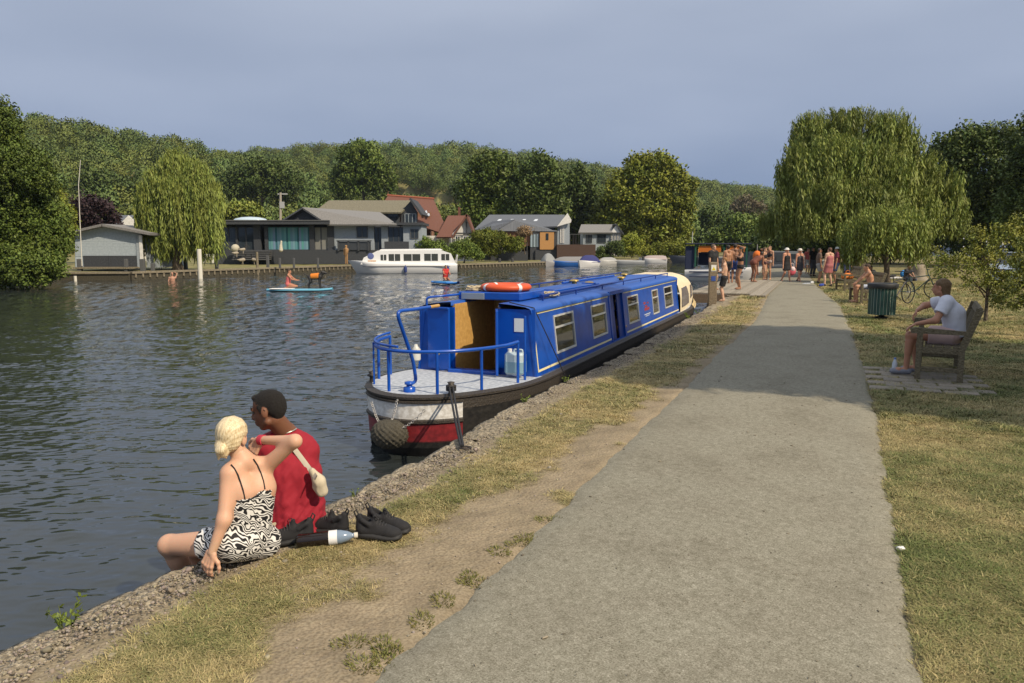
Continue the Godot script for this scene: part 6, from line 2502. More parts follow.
	for e in list:
		var p := gp(e[2], e[3], WATER_Y)
		p.z -= 0.8
		var bt := thing(e[0], e[1], "boat", p, PI + e[10])
		part(bt, "hull", hull_shape(e[4], e[5], e[6], 0.45), plain(e[7].r, e[7].g, e[7].b, 0.5))
		if e[9] > 0.0:
			b = MB.new()
			var rows := []
			for i in 9:
				var f := i / 8.0
				var row := PackedVector3Array()
				var top: float = e[6] + (e[9] - e[6]) * (1.0 if f < 0.72 else 1.0 - (f - 0.72) / 0.28 * 0.85) * (0.85 if i == 0 else 1.0)
				var w: float = e[5] * 0.5 * (1.0 if f < 0.55 else 1.0 - pow((f - 0.55) / 0.45, 2.0) * 0.9) * 1.02
				for k in 9:
					var a := PI * k / 8.0
					row.append(Vector3((f - 0.5) * e[4] * 0.98, e[6] * 0.9 + (top - e[6] * 0.9) * (1.0 - pow(absf(cos(a)), 2.2)), w * (1.02 - 0.35 * sin(a)) * clampf(cos(a) * 1.15, -1.0, 1.0)))
				rows.append(row)
			b.sheet(rows, false)
			part(bt, "canvas_cover", b, plain(e[8].r, e[8].g, e[8].b, 0.9))
		else:
			for k in 3:
				b = MB.new()
				b.box(Vector3(-1.1 + k * 0.95, e[6] * 0.95, 0), Vector3(0.25, 0.06, e[5] * 0.9))
				part(bt, "thwart", b, M.piling)
			b = MB.new()
			b.box(Vector3(-e[4] * 0.5, e[6] + 0.25, 0), Vector3(0.3, 0.6, 0.3), Basis(), 0.06)
			part(bt, "outboard_motor", b, plain(0.05, 0.05, 0.055))
	# paddle boards
	for e in [[300, 291.5, 0.0, "long paddle board", 3.5, Color(0.12, 0.36, 0.5), 0], [445, 284, -0.9, "small bright blue paddle board", 3.0, Color(0.02, 0.2, 0.6), 1]]:
		var p := gp(e[0], e[1], WATER_Y)
		var pb := thing("paddle_board", "white and blue paddle board carrying a kneeling rider and a dog" if e[6] == 0 else "bright blue paddle board carrying a single crouched rider", "paddle board", p + Vector3(0, 0.02, 0), e[2])
		b = MB.new()
		var rows := []
		for i in 17:
			var f := i / 16.0
			var w := 0.38 * pow(sin(PI * clampf(f * 0.94 + 0.03, 0.0, 1.0)), 0.5)
			var row := PackedVector3Array()
			for k in 12:
				var a := TAU * k / 12.0
				row.append(Vector3((f - 0.5) * e[4], 0.06 + 0.075 * sin(a) + 0.12 * pow(maxf(f - 0.75, 0.0) * 4.0, 2.0) * 0.5, w * cos(a)))
			rows.append(row)
		b.sheet(rows, false, true)
		part(pb, "board", b, plain(e[5].r, e[5].g, e[5].b, 0.4))
		b = MB.new()
		if e[6] == 0:
			b.box(Vector3(-0.95, 0.13, 0), Vector3(1.2, 0.03, 0.62), Basis(), 0.01)
			part(pb, "deck_pad", b, plain(0.7, 0.7, 0.68))
		else:
			b.box(Vector3(-0.2, 0.13, 0), Vector3(1.5, 0.03, 0.55), Basis(), 0.01)
			part(pb, "deck_pad", b, plain(0.05, 0.25, 0.55))
	paddler(gp(290, 291, WATER_Y), 0, "person in a pink patterned swimsuit kneeling on the long board")
	paddler(gp(446, 283.5, WATER_Y), 1, "person in a red buoyancy vest crouching on the blue board")
	# black dog in an orange coat
	var dp := gp(315, 291, WATER_Y) + Vector3(0, 0.16, 0)
	n = thing("dog", "black dog in an orange buoyancy coat on the paddle board", "dog", dp, 0.0)
	b = MB.new()
	skin(b, [cap(Vector3(-0.25, 0.58, 0), Vector3(0.28, 0.60, 0), 0.12, 0.15), cap(Vector3(0.3, 0.64, 0), Vector3(0.45, 0.82, 0), 0.11, 0.09), cap(Vector3(0.46, 0.84, 0), Vector3(0.66, 0.79, 0), 0.085, 0.045), cap(Vector3(0.42, 0.92, 0.06), Vector3(0.38, 0.86, 0.09), 0.03, 0.03), cap(Vector3(0.42, 0.92, -0.06), Vector3(0.38, 0.86, -0.09), 0.03, 0.03),
		cap(Vector3(0.27, 0.52, 0.08), Vector3(0.27, 0.28, 0.09), 0.06, 0.04), cap(Vector3(0.27, 0.28, 0.09), Vector3(0.30, 0.0, 0.09), 0.035, 0.035), cap(Vector3(0.27, 0.52, -0.08), Vector3(0.27, 0.28, -0.09), 0.06, 0.04), cap(Vector3(0.27, 0.28, -0.09), Vector3(0.30, 0.0, -0.09), 0.035, 0.035),
		cap(Vector3(-0.26, 0.55, 0.08), Vector3(-0.20, 0.34, 0.09), 0.085, 0.055), cap(Vector3(-0.20, 0.34, 0.09), Vector3(-0.33, 0.2, 0.09), 0.045, 0.035), cap(Vector3(-0.33, 0.2, 0.09), Vector3(-0.31, 0.0, 0.09), 0.03, 0.035), cap(Vector3(-0.26, 0.55, -0.08), Vector3(-0.20, 0.34, -0.09), 0.085, 0.055), cap(Vector3(-0.20, 0.34, -0.09), Vector3(-0.33, 0.2, -0.09), 0.045, 0.035), cap(Vector3(-0.33, 0.2, -0.09), Vector3(-0.31, 0.0, -0.09), 0.03, 0.035),
		cap(Vector3(-0.35, 0.62, 0), Vector3(-0.58, 0.78, 0), 0.035, 0.02)], 0.03, 0.04)
	part(n, "body", b, plain(0.015, 0.014, 0.014, 0.6))
	b = MB.new()
	skin(b, [cap(Vector3(-0.2, 0.62, 0), Vector3(0.24, 0.64, 0), 0.15, 0.175, 3)], 0.03, 0.04)
	part(n, "buoyancy_coat", b, plain(0.65, 0.20, 0.02))
	# swimmer by the far bank
	n = thing("person", "swimmer bathing at the piling below the willow", "person", gp(172.5, 281, WATER_Y), 0.4)
	b = MB.new()
	skin(b, [cap(Vector3(0, -0.5, 0), Vector3(0, 0.15, 0), 0.15, 0.17), cap(Vector3(-0.18, 0.22, 0), Vector3(0.18, 0.22, 0), 0.08, 0.08), cap(Vector3(0, 0.2, 0), Vector3(0, 0.4, 0), 0.06, 0.055), cap(Vector3(0.2, 0.2, 0), Vector3(0.3, 0.5, -0.1), 0.05, 0.04), cap(Vector3(0.3, 0.5, -0.1), Vector3(0.12, 0.62, -0.05), 0.04, 0.03), cap(Vector3(-0.2, 0.2, 0), Vector3(-0.28, -0.1, 0.1), 0.05, 0.04)] + head_prims(Vector3(0, 0.5, 0), Basis(), 1.0, true), 0.03, 0.03)
	part(n, "body", b, skin_mat(0.40, 0.22, 0.15))

func paddler(at: Vector3, which: int, label: String) -> void:
	var n := thing("person", label, "person", at + Vector3(0, 0.15, 0), PI / 2 if which == 0 else 0.4)
	var J := {}
	J.pelvis = Vector3(0, 0.25, -0.1)
	J.chest = Vector3(0, 0.55, -0.04)
	J.neck = Vector3(0, 0.75, -0.02)
	J.head = Vector3(0, 0.90, 0.0)
	J.shL = Vector3(0.17, 0.70, -0.02)
	J.shR = Vector3(-0.17, 0.70, -0.02)
	J.hipL = Vector3(0.09, 0.22, -0.08)
	J.hipR = Vector3(-0.09, 0.22, -0.08)
	J.knL = Vector3(0.12, 0.10, 0.34)
	J.knR = Vector3(-0.12, 0.10, 0.34)
	J.anL = Vector3(0.10, 0.06, -0.12)
	J.anR = Vector3(-0.10, 0.06, -0.12)
	J.toeL = Vector3(0.10, 0.03, -0.28)
	J.toeR = Vector3(-0.10, 0.03, -0.28)
	J.haL = Vector3(0.14, 0.42, 0.42)
	J.haR = Vector3(-0.14, 0.42, 0.42)
	J.elL = joint(J.shL, J.haL, 0.29, 0.26, Vector3(0.6, -1, 0))
	J.elR = joint(J.shR, J.haR, 0.29, 0.26, Vector3(-0.6, -1, 0))
	J.face = frame(Vector3(0, -0.15, 1), Vector3.UP)
	var b := MB.new()
	skin(b, body_prims(J, 1.0) + head_prims(J.head, J.face, 1.0) + [cap(J.haL, J.haL + Vector3(0, 0, 0.1), 0.03, 0.02), cap(J.haR, J.haR + Vector3(0, 0, 0.1), 0.03, 0.02)], 0.028, 0.03)
	part(n, "body", b, skin_mat(0.42, 0.20, 0.12))
	cloth_part(n, "hair", hair_prims(J, 1.0, 2), plain(0.05, 0.03, 0.02), 0.022, 0.02)
	if which == 0:
		cloth_part(n, "swimsuit", cloth(J, "swimsuit", 1.0), plain(0.5, 0.12, 0.12), 0.028)
	else:
		cloth_part(n, "buoyancy_vest", cloth(J, "vest", 1.0, 0.03), plain(0.5, 0.03, 0.025), 0.028)
# ------------------------------------------------------------------ the couple on the quay
func zebra() -> StandardMaterial3D:
	# black and white wavy stripes, computed
	var sz := 512
	var im := Image.create(sz, sz, false, Image.FORMAT_RGB8)
	var w := FastNoiseLite.new()
	w.seed = 77
	w.frequency = 0.009
	w.fractal_octaves = 2
	for y in sz:
		for x in sz:
			var fx := TAU * x / sz
			var fy := TAU * y / sz
			var a := w.get_noise_3d(cos(fx) * 80.0 + 200.0, sin(fx) * 80.0, cos(fy) * 80.0) + 0.5 * w.get_noise_3d(sin(fy) * 80.0, cos(fx) * 80.0 - 99.0, sin(fx) * 80.0)
			var s := sin(fx * 5.0 + fy * 13.0 + a * 14.0) + 0.25 * sin(fy * 8.0 - fx * 8.0 + a * 8.0)
			im.set_pixel(x, y, Color(0.87, 0.86, 0.84) if s > 0.0 else Color(0.07, 0.07, 0.08))
	var m := StandardMaterial3D.new()
	m.roughness = 0.75
	m.albedo_texture = ImageTexture.create_from_image(im)
	return m

# fold lines for cloth
func folds(m: StandardMaterial3D, scale := 3.0, amount := 2.5) -> StandardMaterial3D:
	m.heightmap_enabled = true
	m.heightmap_scale = amount
	m.heightmap_texture = M.fold_tex
	m.uv1_triplanar = true
	m.uv1_world_triplanar = true
	m.uv1_scale = Vector3(scale, scale * 0.45, scale)
	return m

func make_couple() -> void:
	M.fold_tex = noise_tex(0.008, [], 512, 111, FastNoiseLite.TYPE_SIMPLEX_SMOOTH, 2)
	# ---- the woman
	var seat := zp(243, 550, 4.03)
	var n := thing("person", "woman in a zebra striped slip dress sitting on the quay edge", "person", seat)
	var J := {}
	var q := func(px: float, py: float, d: float) -> Vector3: return zp(px, py, d) - seat
	J.pelvis = q.call(247, 536, 4.03)
	J.hipL = q.call(232, 543, 3.95)
	J.hipR = q.call(262, 541, 4.12)
	J.chest = q.call(250, 489, 4.03)
	J.neck = q.call(244, 461, 4.03)
	J.head = q.call(232.5, 438, 4.03)
	J.shL = q.call(229, 475, 3.95)
	J.shR = q.call(264, 468, 4.10)
	J.elL = q.call(224, 520, 3.86)
	J.haL = q.call(212, 552, 3.82)
	J.elR = q.call(295, 441, 4.02)
	J.haR = q.call(260, 440, 4.16)
	J.knL = q.call(169, 545, 4.10)
	J.anL = q.call(196, 598, 4.30)
	J.toeL = q.call(185, 612, 4.42)
	J.knR = q.call(192, 548, 4.42)
	J.anR = q.call(214, 596, 4.60)
	J.toeR = q.call(206, 606, 4.72)
	J.face = frame(Vector3(0.10, -0.10, -1.0), Vector3(0.06, 1, 0))
	var fair := skin_mat(0.58, 0.34, 0.225)
	var b := MB.new()
	var s := 0.95
	var sd: Vector3 = (J.shL - J.shR).normalized()
	var pr := [
		cap(J.hipL, J.hipR, 0.092, 0.092),
		cap(J.pelvis + sd * 0.045, J.chest + sd * 0.05, 0.085, 0.092), cap(J.pelvis - sd * 0.045, J.chest - sd * 0.05, 0.085, 0.092),
		cap(J.chest + sd * 0.05, J.shL.lerp(J.neck, 0.25), 0.090, 0.052), cap(J.chest - sd * 0.05, J.shR.lerp(J.neck, 0.25), 0.090, 0.052),
		cap(J.shL.lerp(J.neck, 0.1), J.neck, 0.043, 0.047), cap(J.shR.lerp(J.neck, 0.1), J.neck, 0.043, 0.047),
		cap(J.neck, J.head + Vector3(0.0, -0.03, 0.0), 0.046, 0.044),
		cap(J.shL, J.elL, 0.046, 0.036), cap(J.elL, J.haL, 0.036, 0.023),
		cap(J.shR, J.elR, 0.047, 0.033), cap(J.elR, J.haR, 0.034, 0.023),
		cap(J.hipL, J.knL, 0.082, 0.058), cap(J.knL, J.anL, 0.054, 0.034), cap(J.knL.lerp(J.anL, 0.25) + Vector3(0.012, 0, 0), J.knL.lerp(J.anL, 0.5) + Vector3(0.012, 0, 0), 0.052, 0.045),
		cap(J.hipR, J.knR, 0.082, 0.056), cap(J.knR, J.anR, 0.052, 0.034),
		cap(J.anL, J.toeL, 0.034, 0.024), cap(J.anR, J.toeR, 0.034, 0.024)]
	skin(b, pr, 0.011, 0.03)
	# hands on finer grids
	skin(b, hand_prims(J.haL + Vector3(0, 0.004, 0), Vector3(-0.28, -0.80, 0.10), Vector3(-0.3, 0.45, 1.0), Vector3(1, 0, 0.2), 0.42, 0.95) + [cap(J.elL.lerp(J.haL, 0.7), J.haL, 0.026, 0.021)], 0.0042, 0.009)
	skin(b, hand_prims(J.haR, Vector3(-0.55, -0.75, -0.1), Vector3(-0.4, 0.3, 0.9), Vector3(-0.6, 0.6, 0), 0.5, 0.95) + [cap(J.elR.lerp(J.haR, 0.7), J.haR, 0.026, 0.022)], 0.0042, 0.009)
	skin(b, head_prims(J.head, J.face, 0.95) + [cap(J.neck, J.head + Vector3(0.0, -0.03, 0.0), 0.046, 0.044)], 0.0052, 0.014)
	part(n, "body", b, fair)
	# dress
	var dr := [
		cap(J.hipL, J.hipR, 0.103, 0.103),
		cap(J.pelvis + sd * 0.045, J.chest + sd * 0.05 + Vector3(0, -0.005, 0), 0.095, 0.100, 2), cap(J.pelvis - sd * 0.045, J.chest - sd * 0.05 + Vector3(0, 0.012, 0), 0.095, 0.100, 2),
		cap(J.hipL, J.hipL.lerp(J.knL, 0.40), 0.094, 0.094, 2), cap(J.hipR, J.hipR.lerp(J.knR, 0.40), 0.094, 0.094, 2),
		cap(J.pelvis, J.pelvis.lerp((J.knL + J.knR) * 0.5, 0.42), 0.1, 0.095, 2)]
	var dmesh := MB.new()
	skin(dmesh, dr, 0.010, 0.03)
	var axis: Vector3 = (J.chest - J.pelvis).normalized()
	for i in dmesh.v.size():   # slack cloth, and the print wrapped round the body
		var p := dmesh.v[i]
		dmesh.v[i] += dmesh.n[i] * (nz.get_noise_3d(p.x * 350.0, p.y * 160.0, p.z * 350.0) * 0.010 + nz2.get_noise_3d(p.x * 200.0, p.y * 600.0, p.z * 200.0) * 0.006)
		var d: Vector3 = p - J.pelvis
		d -= axis * d.dot(axis) * 0.85
		dmesh.uv[i] = Vector2(atan2(d.x + 0.04, d.z) * 0.14 + p.y * 0.25, p.y + p.x * 0.3) / 0.30
	smooth_normals(dmesh)
	part(n, "dress", dmesh, zebra())
	var bare := b
	b = MB.new()
	for e in [[[245, 499], [243, 490], [240.5, 482], [238, 475], [234.5, 468.5], [231, 464.5]], [[265, 489], [263.5, 481], [261, 473], [257.5, 465], [253.5, 459]]]:
		var pts := []
		for c in e:
			pts.append(on_surface(bare, seat, c[0], c[1], 0.002))
		b.tube(pts, 0.0038, 5)
	part(n, "shoulder_strap", b, plain(0.012, 0.012, 0.014))
	b = MB.new()
	var rim := []
	for e in [[231, 496], [234, 498], [239, 499.5], [245, 499.5], [251, 497], [258, 493], [264, 488.5]]:
		rim.append(on_surface(dmesh, seat, e[0], e[1] + 2.0, 0.0))
	b.tube(rim, 0.0048, 5)
	part(n, "neckline_trim", b, plain(0.012, 0.012, 0.014))
	# blond hair gathered in a low knot
	M.blond = StandardMaterial3D.new()
	M.blond.roughness = 0.42
	M.blond.albedo_texture = noise_tex(0.012, [[0.2, 0.42, 0.30, 0.15], [0.45, 0.66, 0.53, 0.32], [0.75, 0.82, 0.72, 0.50]], 512, 112, FastNoiseLite.TYPE_SIMPLEX_SMOOTH, 3)
	M.blond.uv1_triplanar = true
	M.blond.uv1_scale = Vector3(22, 3.5, 22)
	M.blond.heightmap_enabled = true
	M.blond.heightmap_scale = 0.35
	M.blond.heightmap_texture = M.blond.albedo_texture
	var hc: Vector3 = J.head
	var hm: Basis = J.face
	var hr := [
		ball(hc + hm * Vector3(0, 0.040, -0.017), Vector3(0.080, 0.084, 0.098), hm),
		ball(hc + hm * Vector3(0, 0.002, -0.046), Vector3(0.071, 0.072, 0.056), hm),
		cap(hc + hm * Vector3(0.02, -0.04, -0.065), hc + hm * Vector3(0.012, -0.065, -0.075), 0.045, 0.032),
		ball(hc + hm * Vector3(0.020, -0.054, -0.104), Vector3(0.025, 0.021, 0.020), hm),
		ball(hc + hm * Vector3(0.004, -0.044, -0.106), Vector3(0.022, 0.025, 0.020), hm),
		cap(hc + hm * Vector3(0.026, -0.07, -0.10), hc + hm * Vector3(0.030, -0.108, -0.085), 0.012, 0.005),
		cap(hc + hm * Vector3(0.006, -0.06, -0.085), hc + hm * Vector3(-0.004, -0.098, -0.068), 0.012, 0.005)]
	var hb := MB.new()
	skin(hb, hr, 0.0055, 0.012)
	# comb the strands: ridges that run towards the knot
	var knot: Vector3 = hc + hm * Vector3(0.03, -0.05, -0.11)
	for i in hb.v.size():
		var d := hb.v[i] - knot
		var a := atan2(d.dot(hm.x), d.dot(hm.y))
		hb.v[i] += hb.n[i] * (0.0010 * sin(a * 27.0) + 0.0008 * sin(a * 61.0 + d.length() * 60.0)) * clampf(d.length() * 18.0, 0.0, 1.0)
	smooth_normals(hb)
	part(n, "hair", hb, M.blond)
	b = MB.new()
	var wr: Vector3 = J.haR.lerp(J.elR, 0.06)
	var wd: Vector3 = (J.haR - J.elR).normalized()
	b.tube([wr - wd * 0.016, wr + wd * 0.016], 0.031, 12)
	part(n, "wristband", b, plain(0.42, 0.03, 0.06), "red band on the raised wrist")
	# ---- the man
	seat = zp(300, 540, 4.440)
	n = thing("person", "man in a red t-shirt sitting on the quay with his head turned", "person", seat)
	J = {}
	J.pelvis = q_at(296, 520, 4.46, seat)
	J.hipL = q_at(281, 526, 4.40, seat)
	J.hipR = q_at(310, 524, 4.54, seat)
	J.chest = q_at(291, 474, 4.48, seat)
	J.neck = q_at(286, 433, 4.49, seat)
	J.head = q_at(268.5, 410, 4.40, seat)
	J.shL = q_at(266, 450, 4.44, seat)
	J.shR = q_at(308, 451, 4.54, seat)
	J.knL = q_at(238, 536, 4.70, seat)
	J.knR = q_at(262, 530, 4.92, seat)
	J.anL = q_at(252, 600, 4.80, seat)
	J.anR = q_at(274, 596, 5.03, seat)
	J.toeL = q_at(240, 612, 4.90, seat)
	J.toeR = q_at(262, 606, 5.13, seat)
	J.haL = q_at(252, 500, 4.80, seat)
	J.haR = q_at(276, 498, 4.88, seat)
	J.elL = joint(J.shL, J.haL, 0.30, 0.27, Vector3(-0.6, -0.6, 0.2))
	J.elR = joint(J.shR, J.haR, 0.30, 0.27, Vector3(0.5, -0.8, -0.4))
	J.face = frame(Vector3(-1.0, -0.26, -0.16), Vector3(-0.12, 1, 0))
	var brown := skin_mat(0.17, 0.075, 0.042)
	b = MB.new()
	skin(b, body_prims(J, 1.0), 0.013, 0.03)
	skin(b, head_prims(J.head, J.face, 1.03) + [cap(J.neck, J.head + Vector3(0.03, -0.05, 0.0), 0.062, 0.056)], 0.0052, 0.012)
	skin(b, hand_prims(J.haL, Vector3(-0.5, -0.5, -0.4), Vector3(0, 1, 0), Vector3(1, 0, 0), 0.4) , 0.0055, 0.01)
	skin(b, hand_prims(J.haR, Vector3(-0.6, -0.4, -0.3), Vector3(0, 1, 0), Vector3(-0.5, 0, 0.5), 0.4), 0.0055, 0.01)
	part(n, "body", b, brown)
	sd = (J.shL - J.shR).normalized()
	var side: Vector3 = (J.hipL - J.hipR).normalized()
	M.red_cloth = folds(mat(0.27, 0.007, 0.020, 0.85), 2.2, 2.5)
	var shirt := [
		cap(J.pelvis + side * 0.055 + Vector3(0, -0.09, 0), J.chest + sd * 0.055, 0.138, 0.122, 1), cap(J.pelvis - side * 0.055 + Vector3(0.0, -0.09, 0), J.chest - sd * 0.055, 0.132, 0.124, 1),
		cap(J.chest + sd * 0.05, J.shL.lerp(J.neck, 0.3), 0.120, 0.072), cap(J.chest - sd * 0.05, J.shR.lerp(J.neck, 0.3), 0.122, 0.074),
		cap(J.shL.lerp(J.neck, 0.1), J.neck + Vector3(0, -0.022, 0), 0.058, 0.062), cap(J.shR.lerp(J.neck, 0.1), J.neck + Vector3(0, -0.022, 0), 0.058, 0.062),
		cap(J.shL, J.shL.lerp(J.elL, 0.7), 0.060, 0.074, 2), cap(J.shR, J.shR.lerp(J.elR, 0.72), 0.062, 0.078, 2)]
	var sb := MB.new()
	skin(sb, shirt, 0.012, 0.04)
	for i in sb.v.size():   # slack cloth: folds falling from the shoulders and bunching at the seat
		var p := sb.v[i]
		var low := clampf((J.chest.y - p.y) / 0.35, 0.0, 1.0)
		var along := p.y * 0.9 + p.x * 0.55      # creases run down from the shoulder blade towards the seat
		var across := p.x * 0.8 - p.y * 0.55
		var f := (0.4 - absf(nz.get_noise_2d(across * 1300.0, along * 260.0 + p.z * 80.0))) * 0.036 * (0.25 + 0.75 * low)
		f += (0.4 - absf(nz2.get_noise_2d(across * 500.0 + 50.0, along * 1100.0))) * 0.034 * low * low + nz.get_noise_3dv(p * 240.0) * 0.014
		sb.v[i] += sb.n[i] * (f + 0.004)
	smooth_normals(sb)
	part(n, "t_shirt", sb, M.red_cloth)
	M.beige = folds(mat(0.46, 0.39, 0.27, 0.9), 2.5, 1.2)
	cloth_part(n, "shorts", [cap(J.hipL, J.hipR, 0.112, 0.112), cap(J.hipL + Vector3(0, -0.02, 0), J.hipL.lerp(J.knL, 0.9), 0.112, 0.10, 2), cap(J.hipR, J.hipR.lerp(J.knR, 0.9), 0.11, 0.10, 2)], M.beige, 0.013, 0.03)
	hc = J.head
	hm = J.face
	M.black_hair = mottled([0.005, 0.004, 0.0035], [0.02, 0.016, 0.013], 0.9, 0.05, 0.06, 0.8, 113)
	hb = MB.new()
	skin(hb, [ball(hc + hm * Vector3(0, 0.0395, -0.018), Vector3(0.0770, 0.0830, 0.0970), hm), ball(hc + hm * Vector3(0, 0.012, -0.056), Vector3(0.073, 0.072, 0.056), hm), ball(hc + hm * Vector3(0, -0.028, -0.054), Vector3(0.050, 0.042, 0.028), hm), ball(hc + hm * Vector3(0, 0.092, 0.058), Vector3(0.04, 0.016, 0.018), hm), cap(hc + hm * Vector3(0.072, 0.03, 0.012), hc + hm * Vector3(0.073, 0.0, 0.010), 0.012, 0.008), cap(hc + hm * Vector3(-0.072, 0.03, 0.012), hc + hm * Vector3(-0.073, 0.0, 0.010), 0.012, 0.008)], 0.0055, 0.012)
	for i in hb.v.size():
		var p := hb.v[i]
		hb.v[i] += hb.n[i] * (nz.get_noise_3dv(p * 6500.0) * 0.0025 + nz2.get_noise_3dv(p * 11000.0) * 0.0015)
	smooth_normals(hb)
	part(n, "hair", hb, M.black_hair)
	for sg in [1.0, -1.0]:
		b = MB.new()
		b.ell(hc + hm * Vector3(0.033 * sg, 0.006, 0.076), Vector3(0.013, 0.009, 0.008), 8, hm)
		part(n, "eye", b, plain(0.05, 0.045, 0.04, 0.2))
		b = MB.new()
		b.tube([hc + hm * Vector3(0.015 * sg, 0.033, 0.091), hc + hm * Vector3(0.034 * sg, 0.040, 0.087), hc + hm * Vector3(0.052 * sg, 0.034, 0.074)], 0.0045, 5)
		part(n, "eyebrow", b, M.black_hair)
	b = MB.new()
	var pts := []
	for k in 15:
		var a := lerpf(0.2, PI + 0.4, k / 14.0)
		pts.append(J.neck + Vector3(0.0, 0.022 + 0.012 * cos(a), 0.0) + Vector3(cos(a) * 0.072, -0.01 * sin(a), sin(a) * 0.072))
	b.tube(pts, 0.004, 5)
	part(n, "neck_chain", b, mat(0.6, 0.58, 0.5, 0.3, 0.8))
	# cross-body bag on his back
	var ba := zp(319, 483, 4.370)
	var bag := thing("crossbody_bag", "small cream bag slung across the red t-shirt", "bag", ba)
	b = MB.new()
	skin(b, [cap(zp(312, 471, 4.355) - ba, zp(319, 481, 4.360) - ba, 0.020, 0.036), cap(zp(319, 481, 4.360) - ba, zp(323.5, 491, 4.370) - ba, 0.036, 0.028), cap(zp(316, 487, 4.360) - ba, zp(321, 493, 4.360) - ba, 0.022, 0.024)], 0.008, 0.02)
	part(bag, "pouch", b, folds(mat(0.50, 0.44, 0.32, 0.85), 4.0, 1.0))
	b = MB.new()
	var path := []
	for e in [[287, 440, 4.345], [293, 447, 4.295], [299, 455, 4.268], [305, 463, 4.255], [311, 471, 4.26], [316, 478, 4.265]]:
		path.append(on_surface(sb, seat, e[0], e[1], 0.006) + seat - ba if e[0] < 312 else zp(e[0], e[1], e[2]) - ba)
	strap(b, path, 0.030, Vector3(0.3, 0.1, 1.0))
	part(bag, "strap", b, plain(0.50, 0.46, 0.36))
	# ---- things beside them
	var sh := sneaker()
	var spots := [
		[291, 543.5, 4.20, 3.35, "black trainer leaning against the red t-shirt", "shoes beside the sitting couple"],
		[330, 534, 4.42, 2.75, "black trainer with a heel loop standing behind the bottle", "shoes beside the sitting couple"],
		[378, 540, 4.26, -0.10, "black chunky trainer nearer the bottle cap, in front of its partner", "shoes beside the sitting couple"],
		[388, 533, 4.40, -0.22, "black chunky trainer behind its partner at the grass edge", "shoes beside the sitting couple"]]
	for e in spots:
		var g := gp(e[0], e[1])
		var t := thing("trainer", e[4], "shoe", Vector3(g.x, bank_height(g.x, g.z), g.z), e[3], e[5])
		part(t, "upper", sh[0], plain(0.012, 0.012, 0.014, 0.5))
		part(t, "sole", sh[1], plain(0.02, 0.02, 0.021, 0.7))
		part(t, "laces", sh[2], plain(0.03, 0.03, 0.032, 0.8))
		part(t, "heel_loop", sh[3], plain(0.015, 0.015, 0.016, 0.8))
	var g0 := gp(324, 548)
	var bt := thing("drink_bottle", "dark cola bottle with white label lying in the grass", "bottle", Vector3(g0.x, bank_height(g0.x, g0.z) + 0.042, g0.z), 0.16)
	bt.rotation.z = -PI / 2 + 0.05
	b = MB.new()
	b.lathe([Vector2(0.001, -0.155), Vector2(0.03, -0.155), Vector2(0.041, -0.14), Vector2(0.040, -0.06), Vector2(0.041, 0.03)], 18)
	part(bt, "body", b, mat(0.012, 0.008, 0.007, 0.08))
	b = MB.new()
	b.lathe([Vector2(0.0412, 0.03), Vector2(0.0420, 0.031), Vector2(0.0420, 0.078), Vector2(0.0412, 0.079)], 18)
	part(bt, "label_band", b, plain(0.72, 0.72, 0.72))
	b = MB.new()
	b.lathe([Vector2(0.0408, 0.079), Vector2(0.039, 0.10), Vector2(0.028, 0.14), Vector2(0.014, 0.165), Vector2(0.014, 0.18)], 18)
	part(bt, "neck", b, mat(0.18, 0.24, 0.32, 0.1))
	b = MB.new()
	b.lathe([Vector2(0.016, 0.175), Vector2(0.016, 0.195), Vector2(0.001, 0.196)], 14)
	part(bt, "screw_cap", b, plain(0.55, 0.52, 0.45))

# the nearest point of a surface on the sight line through a pixel, lifted a little
func on_surface(b: MB, o: Vector3, px: float, py: float, lift: float) -> Vector3:
	var eye := Vector3(0, EYE, 0)
	var d := ray(px, py).normalized()
	var best := 1e9
	var out := Vector3.ZERO
	for i in b.v.size():
		var p := b.v[i] + o - eye
		var t := p.dot(d)
		var off := (p - d * t).length()
		if off < 0.016 and t + off * 1.5 < best:
			best = t + off * 1.5
			out = eye + d * (t - lift) - o
	if best > 1e8:
		out = zp(px, py, 4.0) - o
	return out

func q_at(px: float, py: float, d: float, o: Vector3) -> Vector3:
	return zp(px, py, d) - o

func smooth_normals(b: MB) -> void:
	var acc := PackedVector3Array()
	acc.resize(b.v.size())
	for i in range(0, b.ix.size(), 3):
		var a := b.v[b.ix[i]]
		var n := (b.v[b.ix[i + 2]] - a).cross(b.v[b.ix[i + 1]] - a)
		for k in 3:
			acc[b.ix[i + k]] += n
	for i in acc.size():
		if acc[i].length_squared() > 1e-20:
			b.n[i] = acc[i].normalized()

# a flat band of webbing along a path, facing out
func strap(b: MB, p: Array, w: float, out: Vector3) -> void:
	var rows := []
	for i in p.size():
		var t: Vector3 = (p[mini(i + 1, p.size() - 1)] - p[maxi(i - 1, 0)]).normalized()
		var s := t.cross(out).normalized() * w * 0.5
		var o := s.cross(t).normalized() * 0.002
		rows.append(PackedVector3Array([p[i] - s - o, p[i] - s + o, p[i] + s + o, p[i] + s - o]))
	b.sheet(rows, true, true)

